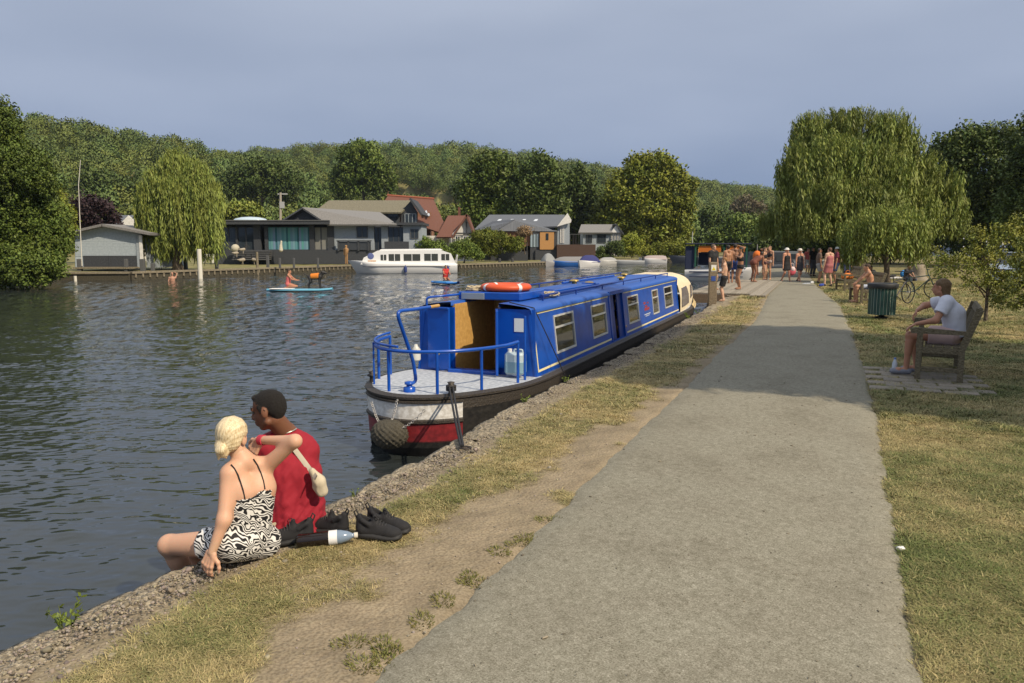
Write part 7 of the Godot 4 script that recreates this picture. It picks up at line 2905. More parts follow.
func sneaker() -> Array:
	# toe towards +x, 0.29 m long
	var up := MB.new()
	skin(up, [
		cap(Vector3(-0.085, 0.055, 0), Vector3(0.06, 0.050, 0), 0.040, 0.042),
		ball(Vector3(0.085, 0.044, 0.004), Vector3(0.060, 0.038, 0.046)),
		cap(Vector3(-0.098, 0.07, 0), Vector3(-0.108, 0.135, 0), 0.036, 0.022),
		cap(Vector3(-0.05, 0.10, 0.026), Vector3(-0.09, 0.125, 0.024), 0.015, 0.014),
		cap(Vector3(-0.05, 0.10, -0.026), Vector3(-0.09, 0.125, -0.024), 0.015, 0.014),
		cap(Vector3(-0.03, 0.085, 0), Vector3(0.055, 0.064, 0), 0.036, 0.028),
		cap(Vector3(-0.012, 0.10, 0), Vector3(-0.02, 0.140, 0), 0.028, 0.014),
		ball(Vector3(-0.062, 0.145, 0), Vector3(0.036, 0.06, 0.022), Basis(), true)], 0.0058, 0.012)
	var so := MB.new()
	var rows := []
	for i in 25:
		var f := i / 24.0
		var x := -0.138 + 0.288 * f
		var w := 0.040 + 0.010 * smoothstep(0.3, 0.75, f)
		w *= sqrt(maxf(1.0 - pow(absf(f * 2.0 - 1.0), 5.0), 0.001))
		var lift := 0.016 * smoothstep(0.75, 1.0, f) + 0.004 * absf(sin(f * 26.0))
		var th := 0.048 - 0.012 * smoothstep(0.3, 0.7, f)
		rows.append(PackedVector3Array([Vector3(x, lift, -w), Vector3(x, lift, w), Vector3(x, th * 0.6, w * 1.06), Vector3(x, th + lift * 0.4, w * 0.98), Vector3(x, th + lift * 0.4, -w * 0.98), Vector3(x, th * 0.6, -w * 1.06)]))
	so.sheet(rows, true, true)
	var la := MB.new()
	for i in 5:
		var x := 0.0 + i * 0.016
		var y := 0.126 - i * 0.010
		la.tube([Vector3(x, y - 0.022, -0.024), Vector3(x + 0.003, y - 0.002, -0.012), Vector3(x + 0.004, y + 0.002, 0.0), Vector3(x + 0.003, y - 0.002, 0.012), Vector3(x, y - 0.022, 0.024)], 0.0035, 5)
	la.tube([Vector3(0, 0.128, 0), Vector3(-0.01, 0.15, 0.02), Vector3(0.012, 0.142, 0.032), Vector3(0.0, 0.122, 0.01)], 0.003, 5)
	var lo := MB.new()
	lo.tube([Vector3(-0.128, 0.13, 0), Vector3(-0.143, 0.165, 0), Vector3(-0.130, 0.18, 0), Vector3(-0.115, 0.15, 0)], 0.005, 6)
	return [up.mesh(), so.mesh(), la.mesh(), lo.mesh()]

# ------------------------------------------------------------------ the bench and its sitter
func bench_parts(node: Node3D, m: Material, ln := 1.5) -> void:
	# sits along x, front towards +z
	for sg in [1.0, -1.0]:
		var x: float = ln / 2 * sg
		var b := MB.new()
		b.box(Vector3(x, 0.31, 0.24), Vector3(0.07, 0.62, 0.07), Basis(), 0.008)
		part(node, "leg", b, m)
		b = MB.new()
		b.prism(PackedVector2Array([Vector2(-0.20, 0.0), Vector2(-0.27, 0.0), Vector2(-0.27, 0.40), Vector2(-0.44, 0.92), Vector2(-0.36, 0.95), Vector2(-0.20, 0.44)]), 0.07, Transform3D(Basis(Vector3.UP, -PI / 2), Vector3(x, 0, 0)))
		part(node, "leg", b, m)
		b = MB.new()
		b.prism(PackedVector2Array([Vector2(0.34, 0.60), Vector2(0.36, 0.66), Vector2(0.30, 0.675), Vector2(-0.33, 0.645), Vector2(-0.33, 0.60)]), 0.075, Transform3D(Basis(Vector3.UP, -PI / 2), Vector3(x, 0, 0)))
		part(node, "armrest", b, m)
		b = MB.new()
		b.box(Vector3(x, 0.14, 0.0), Vector3(0.05, 0.06, 0.46), Basis(), 0.006)
		part(node, "stretcher", b, m)
		b = MB.new()
		b.box(Vector3(x, 0.385, 0.0), Vector3(0.05, 0.08, 0.46), Basis(), 0.006)
		part(node, "side_rail", b, m)
	for i in 5:
		var b := MB.new()
		b.box(Vector3(0, 0.435, 0.24 - i * 0.105), Vector3(ln + 0.02, 0.025, 0.088), Basis(), 0.005)
		part(node, "seat_slat", b, m)
	var br := Basis(Vector3.RIGHT, -0.32)
	var t := MB.new()
	t.box(Vector3(0, 0.90, -0.40), Vector3(ln - 0.07, 0.10, 0.045), br, 0.008)
	part(node, "top_rail", t, m)
	t = MB.new()
	t.box(Vector3(0, 0.52, -0.27), Vector3(ln - 0.07, 0.06, 0.04), br, 0.006)
	part(node, "lower_rail", t, m)
	for i in 11:
		t = MB.new()
		t.box(Vector3(lerpf(-ln / 2 + 0.11, ln / 2 - 0.11, i / 10.0), 0.705, -0.333), Vector3(0.055, 0.36, 0.018), br)
		part(node, "back_slat", t, m)

func make_bench() -> void:
	M.old_wood = mottled([0.085, 0.07, 0.042], [0.19, 0.16, 0.10], 0.85, 0.5, 0.03, 1.5, 121)
	# the seat faces the path: its own +z looks along the ground towards (-0.93, -0.37)
	var at := gp(938, 383)
	at.y = bank_height(at.x, at.z)
	var turn := atan2(-0.874, -0.486)
	var fw := Vector3(sin(turn), 0, cos(turn))
	var rt := Vector3(cos(turn), 0, -sin(turn))   # the bench's own +x
	var bn := thing("park_bench", "weathered wooden bench on the paved pad by the path", "bench", at + Vector3(0.365, 0.02, -0.655), turn)
	bench_parts(bn, M.old_wood, 1.5)
	# paving pad
	var pad := thing("paving_pad", "worn stone block paving under the wooden bench", "paving")
	var cols := [mottled([0.20, 0.175, 0.14], [0.32, 0.28, 0.225], 0.95, 0.8, 0.04, 1.0, 122), mottled([0.17, 0.15, 0.125], [0.28, 0.25, 0.20], 0.95, 0.7, 0.05, 1.0, 123)]
	var blk := MB.new()
	blk.box(Vector3.ZERO, Vector3(0.385, 0.06, 0.185), Basis(), 0.012)
	var bm := blk.mesh()
	var u := Vector3(0.38, 0, -0.925)
	var v := Vector3(0.925, 0, 0.38)
	var org := gp(878, 390) - v * 0.10
	for i in 9:
		for k in 3:
			var o := part(pad, "paving_block", bm, cols[(i * 3 + k * 7 + i * k) % 2])
			var off := 0.2 if i % 2 else 0.0
			var p := org + u * (i * 0.2 + 0.1) + v * (k * 0.4 + 0.2 + off)
			o.transform = Transform3D(Basis(Vector3.UP, -0.39 + rng.randf_range(-0.02, 0.02)) * Basis(Vector3.RIGHT, rng.randf_range(-0.01, 0.01)), Vector3(p.x, bank_height(p.x, p.z) - 0.008 + rng.randf_range(-0.004, 0.004), p.z))
	# woman on the bench: positions along the bench's own axes
	var s := 0.97
	var seat: Vector3 = bn.position + rt * (0.36)
	var n := thing("person", "woman in a white t-shirt and pale pink shorts sitting on the bench", "person", seat, turn)
	var J := {}
	J.pelvis = Vector3(0, 0.56, -0.16)
	J.chest = Vector3(0, 0.84, -0.12)
	J.neck = Vector3(0, 1.04, -0.03)
	J.head = Vector3(0, 1.175, 0.04)
	J.shL = Vector3(0.18, 0.99, -0.03)
	J.shR = Vector3(-0.18, 0.99, -0.03)
	J.hipL = Vector3(0.10, 0.55, -0.10)
	J.hipR = Vector3(-0.10, 0.55, -0.10)
	J.knL = Vector3(0.12, 0.54, 0.36)
	J.knR = Vector3(-0.13, 0.53, 0.33)
	J.anL = Vector3(0.12, 0.09, 0.38)
	J.anR = Vector3(-0.12, 0.09, 0.26)
	J.toeL = J.anL + Vector3(0.03, -0.045, 0.16)
	J.toeR = J.anR + Vector3(-0.03, -0.045, 0.16)
	J.haL = Vector3(0.20, 0.70, 0.30)
	J.elL = joint(J.shL, J.haL, 0.27, 0.25, Vector3(0.7, -0.6, -0.4))
	J.haR = Vector3(-0.02, 0.86, 0.30)
	J.elR = joint(J.shR, J.haR, 0.27, 0.25, Vector3(-0.6, -0.1, 0.5))
	J.face = frame(Vector3(-0.25, -0.05, 1), Vector3.UP)
	var b := MB.new()
	var tan := skin_mat(0.40, 0.20, 0.125)
	skin(b, body_prims(J, s, 1.12), 0.014, 0.03)
	skin(b, head_prims(J.head, J.face, s) + [cap(J.neck, J.head + Vector3(0, -0.05, -0.01), 0.058, 0.052)], 0.009, 0.014)
	skin(b, hand_prims(J.haL, Vector3(-0.1, -0.5, 0.8), Vector3(0.1, 1, 0.4), Vector3(-1, 0, 0), 0.35, s), 0.007, 0.01)
	skin(b, hand_prims(J.haR, Vector3(0.3, -0.75, 0.4), Vector3(0, 0.4, 1), Vector3(0, 0, -1), 0.4, s), 0.007, 0.01)
	part(n, "body", b, tan)
	var sb := MB.new()
	skin(sb, cloth(J, "shirt", s, 0.02, 1.14), 0.014, 0.035)
	for i in sb.v.size():
		var p := sb.v[i]
		sb.v[i] += sb.n[i] * (nz.get_noise_3d(p.x * 300.0, p.y * 300.0, p.z * 300.0) * 0.014)
	smooth_normals(sb)
	part(n, "t_shirt", sb, folds(mat(0.60, 0.62, 0.70, 0.9), 2.2, 1.2))
	cloth_part(n, "shorts", cloth(J, "shorts", s, 0.02, 1.12), folds(mat(0.55, 0.40, 0.38, 0.9), 2.2, 1.0), 0.014)
	var hb := MB.new()
	skin(hb, hair_prims(J, s, 0) + [cap(J.head + J.face * Vector3(0, 0.02, -0.05), J.head + J.face * Vector3(0, -0.07, -0.055), 0.072, 0.055)], 0.009, 0.02)
	for i in hb.v.size():
		hb.v[i] += hb.n[i] * nz.get_noise_3dv(hb.v[i] * 2500.0) * 0.006
	smooth_normals(hb)
	part(n, "hair", hb, mottled([0.09, 0.05, 0.02], [0.20, 0.125, 0.055], 0.6, 0.08, 0.05, 0.5, 124))
	for q in ["L", "R"]:
		cloth_part(n, "shoe", [cap(J["an" + q] + Vector3(0, -0.035, -0.03), J["toe" + q] + Vector3(0, 0.005, 0), 0.042, 0.038)], plain(0.20, 0.21, 0.25), 0.012)
	var rb := MB.new()
	rb.xf = Transform3D(Basis(), seat + fw * 0.02)
	# a bottle on the paving by her feet
	var bp := seat + fw * 0.52 + rt * 0.05
	var wb := thing("water_bottle", "clear plastic water bottle standing by the bench sitter's feet", "bottle", Vector3(bp.x, bank_height(bp.x, bp.z) + 0.022, bp.z))
	b = MB.new()
	b.lathe([Vector2(0.001, 0), Vector2(0.033, 0.0), Vector2(0.035, 0.02), Vector2(0.034, 0.14), Vector2(0.015, 0.19), Vector2(0.013, 0.2)], 14)
	part(wb, "body", b, mat(0.5, 0.55, 0.6, 0.1))
	b = MB.new()
	b.lathe([Vector2(0.016, 0.198), Vector2(0.016, 0.218), Vector2(0.001, 0.219)], 10)
	part(wb, "screw_cap", b, plain(0.1, 0.2, 0.5))
# ------------------------------------------------------------------ dock, bathers, park
func ground_at(px: float, py: float) -> Vector3:
	var g := gp(px, py)
	g.y = bank_height(g.x, g.z)
	return g

func make_dock() -> void:
	M.deck_wood = mottled([0.20, 0.175, 0.135], [0.36, 0.32, 0.255], 0.9, 1.2, 0.03, 0.8, 131)
	M.deck_wood2 = mottled([0.16, 0.14, 0.105], [0.29, 0.255, 0.20], 0.9, 1.1, 0.03, 0.8, 132)
	var dk := thing("landing_stage", "grey timber landing stage where the bathers stand", "dock")
	var u := Vector3(0.38, 0, -0.925)
	var v := Vector3(0.925, 0, 0.38)
	var org := gp(766, 297.5)
	org.y = 0.05
	# boards run along the bank
	for k in 15:
		var ln := 11.5
		var b := MB.new()
		b.box(Vector3.ZERO, Vector3(0.17, 0.05, ln), Basis(), 0.006)
		var o := part(dk, "plank", b, M.deck_wood if (k * 5) % 3 else M.deck_wood2)
		var start := 0.0 if k < 3 else 0.8
		o.transform = Transform3D(Basis(Vector3.UP, -0.39), org - v * (k * 0.185 + 0.1) + u * (ln / 2 + start) + Vector3(0, rng.randf_range(-0.004, 0.004), 0))
	var f := MB.new()
	f.box(Vector3.ZERO, Vector3(2.3, 0.32, 0.06))
	var fo := part(dk, "fascia", f, mottled([0.11, 0.075, 0.045], [0.20, 0.14, 0.085], 0.9, 1.0, 0.04, 0.5, 133))
	fo.transform = Transform3D(Basis(Vector3.UP, -0.39), org - v * 1.72 + u * 0.75 + Vector3(0, -0.19, 0))
	for e in [[0.9, 0.9], [2.7, 0.9], [2.7, 6.0], [2.7, 11.0]]:
		var p := MB.new()
		p.tube([Vector3(0, -1.2, 0), Vector3(0, -0.03, 0)], 0.09, 8)
		var po := part(dk, "pile", p, M.piling_dark)
		po.position = org - v * e[0] + u * e[1]
	# post with notices
	var pa := gp(712, 303)
	pa.y = -0.6
	var ps := thing("notice_post", "timber post with a yellow and a blue safety notice", "sign", pa, -0.1)
	var b := MB.new()
	b.box(Vector3(0, 0.93, 0), Vector3(0.24, 1.86, 0.22), Basis(), 0.015)
	part(ps, "post", b, mottled([0.13, 0.10, 0.065], [0.27, 0.22, 0.15], 0.9, 0.6, 0.03, 0.8, 134))
	b = MB.new()
	b.box(Vector3(0, 1.68, 0.118), Vector3(0.15, 0.19, 0.012))
	var sg := part(ps, "notice", b, plain(0.70, 0.70, 0.66), "white notice with a yellow triangle")
	b = MB.new()
	b.prism(PackedVector2Array([Vector2(-0.06, -0.06), Vector2(0.06, -0.06), Vector2(0, 0.05)]), 0.004, Transform3D(Basis(), Vector3(0, 1.67, 0.127)))
	part(sg, "warning_triangle", b, plain(0.65, 0.52, 0.02))
	b = MB.new()
	b.box(Vector3(0, 1.36, 0.118), Vector3(0.13, 0.15, 0.012))
	part(ps, "notice", b, plain(0.03, 0.07, 0.28), "blue safety notice")

	# trip boat beyond the stage
	var tb := thing("trip_boat", "white trip boat with green posts and orange panels behind the bathers", "boat", gp(742, 284, WATER_Y) + Vector3(0, 0, -5.0), -0.3)
	var h := hull_shape(4.8, 2.0, 0.75, 0.3)
	part(tb, "hull", h, mat(0.60, 0.61, 0.62, 0.4))
	b = MB.new()
	b.box(Vector3(-0.3, 0.62, 1.0), Vector3(3.6, 0.08, 0.05))
	b.box(Vector3(-0.3, 0.30, 1.0), Vector3(3.6, 0.05, 0.05))
	part(tb, "rubbing_strake", b, plain(0.02, 0.03, 0.08))
	b = MB.new()
	b.box(Vector3(-0.2, 2.55, 0), Vector3(4.4, 0.10, 2.2), Basis(), 0.03)
	part(tb, "canopy", b, plain(0.02, 0.025, 0.05))
	for e in [[-1.7, 1], [-1.7, -1], [0.2, 1], [0.2, -1], [1.7, 1], [1.7, -1]]:
		b = MB.new()
		b.box(Vector3(e[0], 1.75, 0.95 * e[1]), Vector3(0.10, 1.6, 0.10))
		part(tb, "canopy_post", b, plain(0.015, 0.10, 0.06))
	for e in [[-0.75, 1.5], [0.95, 1.2]]:
		b = MB.new()
		b.box(Vector3(e[0], 2.2, 0.96), Vector3(e[1], 0.42, 0.05))
		part(tb, "roller_panel", b, plain(0.60, 0.17, 0.02))
	b = MB.new()
	b.box(Vector3(-0.9, 1.5, -0.9), Vector3(1.4, 0.9, 0.05))
	b.box(Vector3(-2.1, 1.6, 0.2), Vector3(0.6, 1.6, 1.4), Basis(), 0.05)
	part(tb, "cabin", b, plain(0.02, 0.03, 0.07))
	b = MB.new()
	b.tube([Vector3(-2.0, 2.6, 0), Vector3(-2.0, 3.4, 0)], 0.025, 6)
	part(tb, "mast", b, plain(0.5, 0.5, 0.5))
	var ft := thing("mooring_buoy", "orange ball buoy hung on the trip boat", "buoy", gp(757, 258, 0.9) * 0.0 + zp(757, 256, 38.5))
	b = MB.new()
	b.ell(Vector3.ZERO, Vector3(0.22, 0.28, 0.22), 12)
	part(ft, "ball", b, plain(0.62, 0.15, 0.02))
	b = MB.new()
	b.tube([Vector3(0, 0.26, 0), Vector3(0, 0.6, 0)], 0.02, 5)
	part(ft, "lanyard", b, plain(0.3, 0.3, 0.3))
	# further moored boats seen beneath the willow
	for e in [[775, 262, 60.0, "dark blue covered boat moored beyond the trip boat", Color(0.03, 0.04, 0.06), 6.5, 0.3], [792, 261, 70.0, "grey cabin boat moored at the end of the path", Color(0.25, 0.27, 0.28), 6.0, 0.0]]:
		var p := zp(e[0], e[1], e[2])
		p.y = WATER_Y
		var mb := thing("moored_boat", e[3], "boat", p, e[6] - 0.4)
		part(mb, "hull", hull_shape(e[5], 2.2, 0.9, 0.35), plain(e[4].r, e[4].g, e[4].b, 0.5))
		b = MB.new()
		b.prism(PackedVector2Array([Vector2(-2.4, 0.85), Vector2(1.4, 0.85), Vector2(0.8, 1.9), Vector2(-2.2, 1.95)]), 1.8)
		part(mb, "cabin", b, plain(e[4].r * 0.8, e[4].g * 0.8, e[4].b * 0.8, 0.6))
		for k in 3:
			b = MB.new()
			b.box(Vector3(-1.7 + k * 0.95, 1.45, 0.915), Vector3(0.7, 0.45, 0.03))
			part(mb, "window", b, mat(0.04, 0.05, 0.06, 0.15))

func make_people() -> void:
	var black := plain(0.012, 0.012, 0.014)
	var navy := plain(0.03, 0.06, 0.22)
	var pale := [0.52, 0.32, 0.22]
	var fair := [0.46, 0.26, 0.165]
	var tan := [0.34, 0.175, 0.10]
	var dk := [0.03, 0.02, 0.014]
	var away := PI          # facing away from the camera
	var g := "bathers at the landing stage"
	var deck := func(px: float, py: float, y := 0.075) -> Vector3: return gp(px, py, y)
	figure("pale boy in dark trunks standing with folded arms beside the notice post", g, gp(723.5, 301.5, -0.02), -PI / 2 - 0.4, 1.40, pale, [0.25, 0.12, 0.04, 0], {"handL": Vector3(-0.08, 1.12, 0.17), "handR": Vector3(0.08, 1.15, 0.16), "elbowL": Vector3(0.6, -1, 0), "elbowR": Vector3(-0.6, -1, 0), "nod": 0.3, "wear": [["swim_trunks", "trunks", black]]})
	figure("man in black shirt and shorts behind the notice post", g, deck.call(712, 290), 0.6, 1.72, fair, [0.12, 0.08, 0.05, 0], {"wide": 0.16, "wear": [["shirt", "shirt", black], ["shorts", "trunks", black]]})
	figure("bare backed youth in black shorts on the landing stage", g, deck.call(727, 283.5), away + 0.2, 1.70, tan, [0.02, 0.015, 0.01, 0], {"wear": [["swim_shorts", "trunks", black]]})
	figure("bare backed youth in blue shorts with arm raised", g, deck.call(734, 283), away - 0.5, 1.76, tan, [0.02, 0.015, 0.01, 0], {"handR": Vector3(-0.12, 1.62, 0.18), "elbowR": Vector3(-1, 0.1, 0.3), "wear": [["swim_shorts", "trunks", navy]]})
	figure("girl in a dark bikini standing sideways on the stage", g, deck.call(739.5, 289.5), -PI / 2, 1.62, tan, [0.02, 0.015, 0.01, 1], {"handL": Vector3(0.16, 1.35, 0.2), "handR": Vector3(-0.1, 1.35, 0.22), "elbowL": Vector3(1, -0.3, 0), "wear": [["bikini_top", "top", black], ["bikini_briefs", "briefs", black]]})
	figure("bather bending forward at the edge of the stage", g, deck.call(752.5, 282), PI / 2 + 0.4, 1.66, [0.26, 0.12, 0.07], [0.03, 0.02, 0.014, 1], {"lean": 1.0, "handL": Vector3(0.18, 0.45, 0.45), "handR": Vector3(-0.18, 0.45, 0.45), "wear": [["swimsuit", "swimsuit", plain(0.16, 0.05, 0.03)]]})
	figure("woman in a dark bikini facing her friend by the path", g, deck.call(763.5, 280.5, 0.02), 0.9, 1.64, fair, [0.10, 0.06, 0.03, 1], {"handL": Vector3(0.1, 1.2, 0.26), "handR": Vector3(-0.16, 1.05, 0.2), "wear": [["bikini_top", "top", black], ["bikini_briefs", "briefs", plain(0.12, 0.05, 0.05)]]})
	figure("woman in a black top and pale briefs with raised hand", g, deck.call(768.5, 280, 0.02), -0.8, 1.72, fair, [0.16, 0.09, 0.05, 1], {"handR": Vector3(-0.12, 1.58, 0.2), "elbowR": Vector3(-1, -0.1, 0), "wear": [["bikini_top", "top", black], ["bikini_briefs", "briefs", plain(0.45, 0.36, 0.32)]]})
	var w := "people walking on the path"
	figure("woman in a black sundress and white cap walking on the path", w, ground_at(785.5, 282), 0.35, 1.66, [0.50, 0.25, 0.16], [0.5, 0.4, 0.25, 1], {"stride": 0.2, "hat": plain(0.7, 0.69, 0.65), "shoes": black, "wear": [["sundress", "dress", black]]})
	figure("woman in a dark flowered dress and pale cap walking on the path", w, ground_at(798.5, 282), 0.3, 1.63, [0.50, 0.25, 0.16], [0.5, 0.4, 0.25, 1], {"stride": -0.22, "hat": plain(0.62, 0.58, 0.52), "shoes": black, "wear": [["sundress", "dress", mottled([0.012, 0.012, 0.016], [0.10, 0.09, 0.10], 0.9, 0.5, 0.06, 0.0, 141)]]})
	var bg := ground_at(791.5, 281)
	var bag := thing("beach_bag", "pink and white beach bag carried between the walking women", "bag", bg + Vector3(0, 0.42, 0))
	var b := MB.new()
	b.ell(Vector3(0, 0.1, 0), Vector3(0.20, 0.22, 0.10), 12)
	part(bag, "pouch", b, plain(0.60, 0.10, 0.14))
	b = MB.new()
	b.ell(Vector3(0.02, 0.20, 0.02), Vector3(0.14, 0.14, 0.105), 10)
	part(bag, "towel", b, plain(0.70, 0.55, 0.55))
	b = MB.new()
	pipe(b, [Vector3(-0.1, 0.3, 0), Vector3(-0.05, 0.5, 0), Vector3(0.05, 0.5, 0), Vector3(0.1, 0.3, 0)], 0.015)
	part(bag, "handle", b, plain(0.6, 0.5, 0.5))
	var k := "people gathered by the benches"
	figure("woman in a short dusky pink dress seen from behind", k, ground_at(828, 286.5), away + 0.3, 1.66, pale, [0.10, 0.05, 0.03, 0], {"wide": 0.2, "shoes": black, "wear": [["dress", "dress", plain(0.36, 0.12, 0.12)]]})
	figure("person in a maroon shirt and grey cap beside the pink dress", k, ground_at(835.5, 284), -1.9, 1.66, tan, [0.05, 0.03, 0.02, 0], {"hat": plain(0.35, 0.38, 0.36), "shoes": black, "wear": [["shirt", "shirt", plain(0.14, 0.02, 0.04)], ["shorts", "trunks", plain(0.03, 0.05, 0.12)]]})
	figure("person in a dark patterned shirt left of the pink dress", k, ground_at(818, 283.5), 1.4, 1.62, tan, [0.04, 0.025, 0.02, 0], {"shoes": black, "wear": [["shirt", "shirt", mottled([0.03, 0.03, 0.03], [0.30, 0.18, 0.12], 0.9, 0.6, 0.05, 0.0, 142)], ["shorts", "trunks", plain(0.25, 0.25, 0.25)]]})
	figure("person in dark clothes standing further along the path", k, ground_at(812, 276), 0.2, 1.68, tan, [0.02, 0.02, 0.02, 0], {"shoes": black, "cell": 0.028, "wear": [["shirt", "shirt", black], ["trousers", "trousers", plain(0.06, 0.06, 0.07)]]})
	figure("person in navy clothes standing behind the far bench", k, ground_at(846, 281), -0.6, 1.6, tan, [0.02, 0.02, 0.02, 0], {"shoes": black, "cell": 0.028, "wear": [["shirt", "shirt", plain(0.02, 0.03, 0.09)], ["trousers", "trousers", plain(0.03, 0.04, 0.10)]]})
	figure("person in red and white far along the path under the willow", k, ground_at(807, 274), 0.2, 1.62, fair, [0.04, 0.03, 0.02, 0], {"shoes": black, "cell": 0.03, "wear": [["shirt", "shirt", plain(0.45, 0.10, 0.09)], ["shorts", "trunks", plain(0.3, 0.3, 0.3)]]})
	# far-off bathers across the water
	for e in [[690, 258.5, 0.42, 0.22, 0.15, "bather in a red top sitting on the far landing"], [694.5, 258, 0.5, 0.46, 0.40, "bather in a pale top on the far landing"], [699, 258.5, 0.50, 0.25, 0.05, "bather in an orange top on the far landing"]]:
		var p := zp(e[0], e[1], 96.0)
		p.y = -0.05
		figure(e[5], "bathers far across the river", p, 0.5, 1.6, fair, [0.1, 0.06, 0.03, 0], {"cell": 0.045, "wear": [["shirt", "shirt", plain(e[2], e[3], e[4])]]})
	# second bench with the seated boy
	var at := ground_at(868, 303.5)
	var turn := atan2(-0.93, -0.2)
	var bn := thing("park_bench", "wooden bench further along where the bare chested boy sits", "bench", at + Vector3(0.1, 0.0, -0.5), turn)
	bench_parts(bn, M.old_wood, 1.5)
	sitter("bare chested boy in pale shorts sitting on the further bench", bn.position + Vector3(cos(turn), 0, -sin(turn)) * 0.30, turn, [0.48, 0.25, 0.15], [0.05, 0.03, 0.02, 0], [["swim_shorts", "trunks", plain(0.45, 0.50, 0.62)]], 0.92, 0.25)
	at = ground_at(846, 291)
	bn = thing("park_bench", "wooden bench behind the pink dress with an orange bag on it", "bench", at + Vector3(0.2, 0, -0.4), turn)
	bench_parts(bn, M.old_wood, 1.5)
	var ob := thing("orange_bag", "orange bag lying on the bench seat", "bag", bn.position + Vector3(0, 0.45, 0), 0.4)
	b = MB.new()
	skin(b, [cap(Vector3(-0.18, 0.1, 0), Vector3(0.18, 0.1, 0), 0.11, 0.12), cap(Vector3(-0.05, 0.2, 0), Vector3(0.1, 0.2, 0.02), 0.05, 0.04)], 0.03, 0.04)
	part(ob, "pouch", b, plain(0.60, 0.18, 0.03))
	b = MB.new()
	pipe(b, [Vector3(-0.12, 0.2, 0), Vector3(-0.06, 0.34, 0), Vector3(0.08, 0.34, 0), Vector3(0.14, 0.2, 0)], 0.014)
	part(ob, "handle", b, plain(0.35, 0.12, 0.03))
	# clutter on the grass by the path
	for e in [[822, 286.5, 0.16, 0.07, 0.10, Color(0.03, 0.06, 0.30), "blue bundle at the feet of the pink dress"], [806, 284.5, 0.22, 0.06, 0.12, Color(0.30, 0.32, 0.34), "grey towel bundle at the path edge"], [812, 283.5, 0.10, 0.08, 0.08, Color(0.60, 0.60, 0.58), "small white bag at the path edge"], [903, 277, 0.18, 0.22, 0.14, Color(0.03, 0.22, 0.60), "bright blue carrier bag on the far grass"], [893, 279, 0.5, 0.05, 0.3, Color(0.6, 0.6, 0.6), "white towel spread on the far grass"]]:
		var p := ground_at(e[0], e[1])
		b = MB.new()
		skin(b, [ball(Vector3(0, e[3] * 0.7, 0), Vector3(e[2], e[3], e[4])), ball(Vector3(e[2] * 0.4, e[3], 0.02), Vector3(e[2] * 0.5, e[3] * 0.7, e[4] * 0.6))], 0.025, 0.04)
		for i in b.v.size():
			b.v[i] += b.n[i] * nz.get_noise_3dv(b.v[i] * 900.0) * 0.03
		smooth_normals(b)
		solo("bundle", b, plain(e[5].r, e[5].g, e[5].b), e[6], "bag", p, 0.3)

func sitter(label: String, at: Vector3, turn: float, tone: Array, hair: Array, wear: Array, s: float, lean: float) -> void:
	var n := thing("person", label, "person", at, turn)
	var J := {}
	J.pelvis = Vector3(0, 0.55, -0.12) 
	J.chest = J.pelvis + Vector3(0, 0.30 * cos(lean), 0.30 * sin(lean)) * s
	J.neck = J.chest + Vector3(0, 0.19 * cos(lean), 0.19 * sin(lean)) * s
	J.head = J.neck + Vector3(0, 0.12, 0.05) * s
	J.shL = J.neck + Vector3(0.17, -0.05, 0) * s
	J.shR = J.neck + Vector3(-0.17, -0.05, 0) * s
	for q in ["L", "R"]:
		var sg := 1.0 if q == "L" else -1.0
		J["hip" + q] = J.pelvis + Vector3(0.09 * sg, -0.02, 0.04)
		J["kn" + q] = Vector3(0.14 * sg, 0.52, 0.32)
		J["an" + q] = Vector3(0.14 * sg, 0.08, 0.30)
		J["toe" + q] = Vector3(0.16 * sg, 0.035, 0.46)
		J["ha" + q] = Vector3(0.06 * sg, 0.62, 0.34)
		J["el" + q] = joint(J["sh" + q], J["ha" + q], 0.27 * s, 0.25 * s, Vector3(0.8 * sg, -0.4, -0.2))
	J.face = frame(Vector3(0, -0.2, 1), Vector3.UP)
	var b := MB.new()
	var pr := body_prims(J, s) + head_prims(J.head, J.face, s)
	for q in ["L", "R"]:
		pr.append(cap(J["ha" + q], J["ha" + q] + Vector3(0, -0.05, 0.07), 0.03, 0.02))
	skin(b, pr, 0.02, 0.03)
	part(n, "body", b, skin_mat(tone[0], tone[1], tone[2]))
	cloth_part(n, "hair", hair_prims(J, s, int(hair[3])), plain(hair[0], hair[1], hair[2]), 0.018, 0.02)
	for w in wear:
		cloth_part(n, w[0], cloth(J, w[1], s, 0.018), w[2], 0.02)

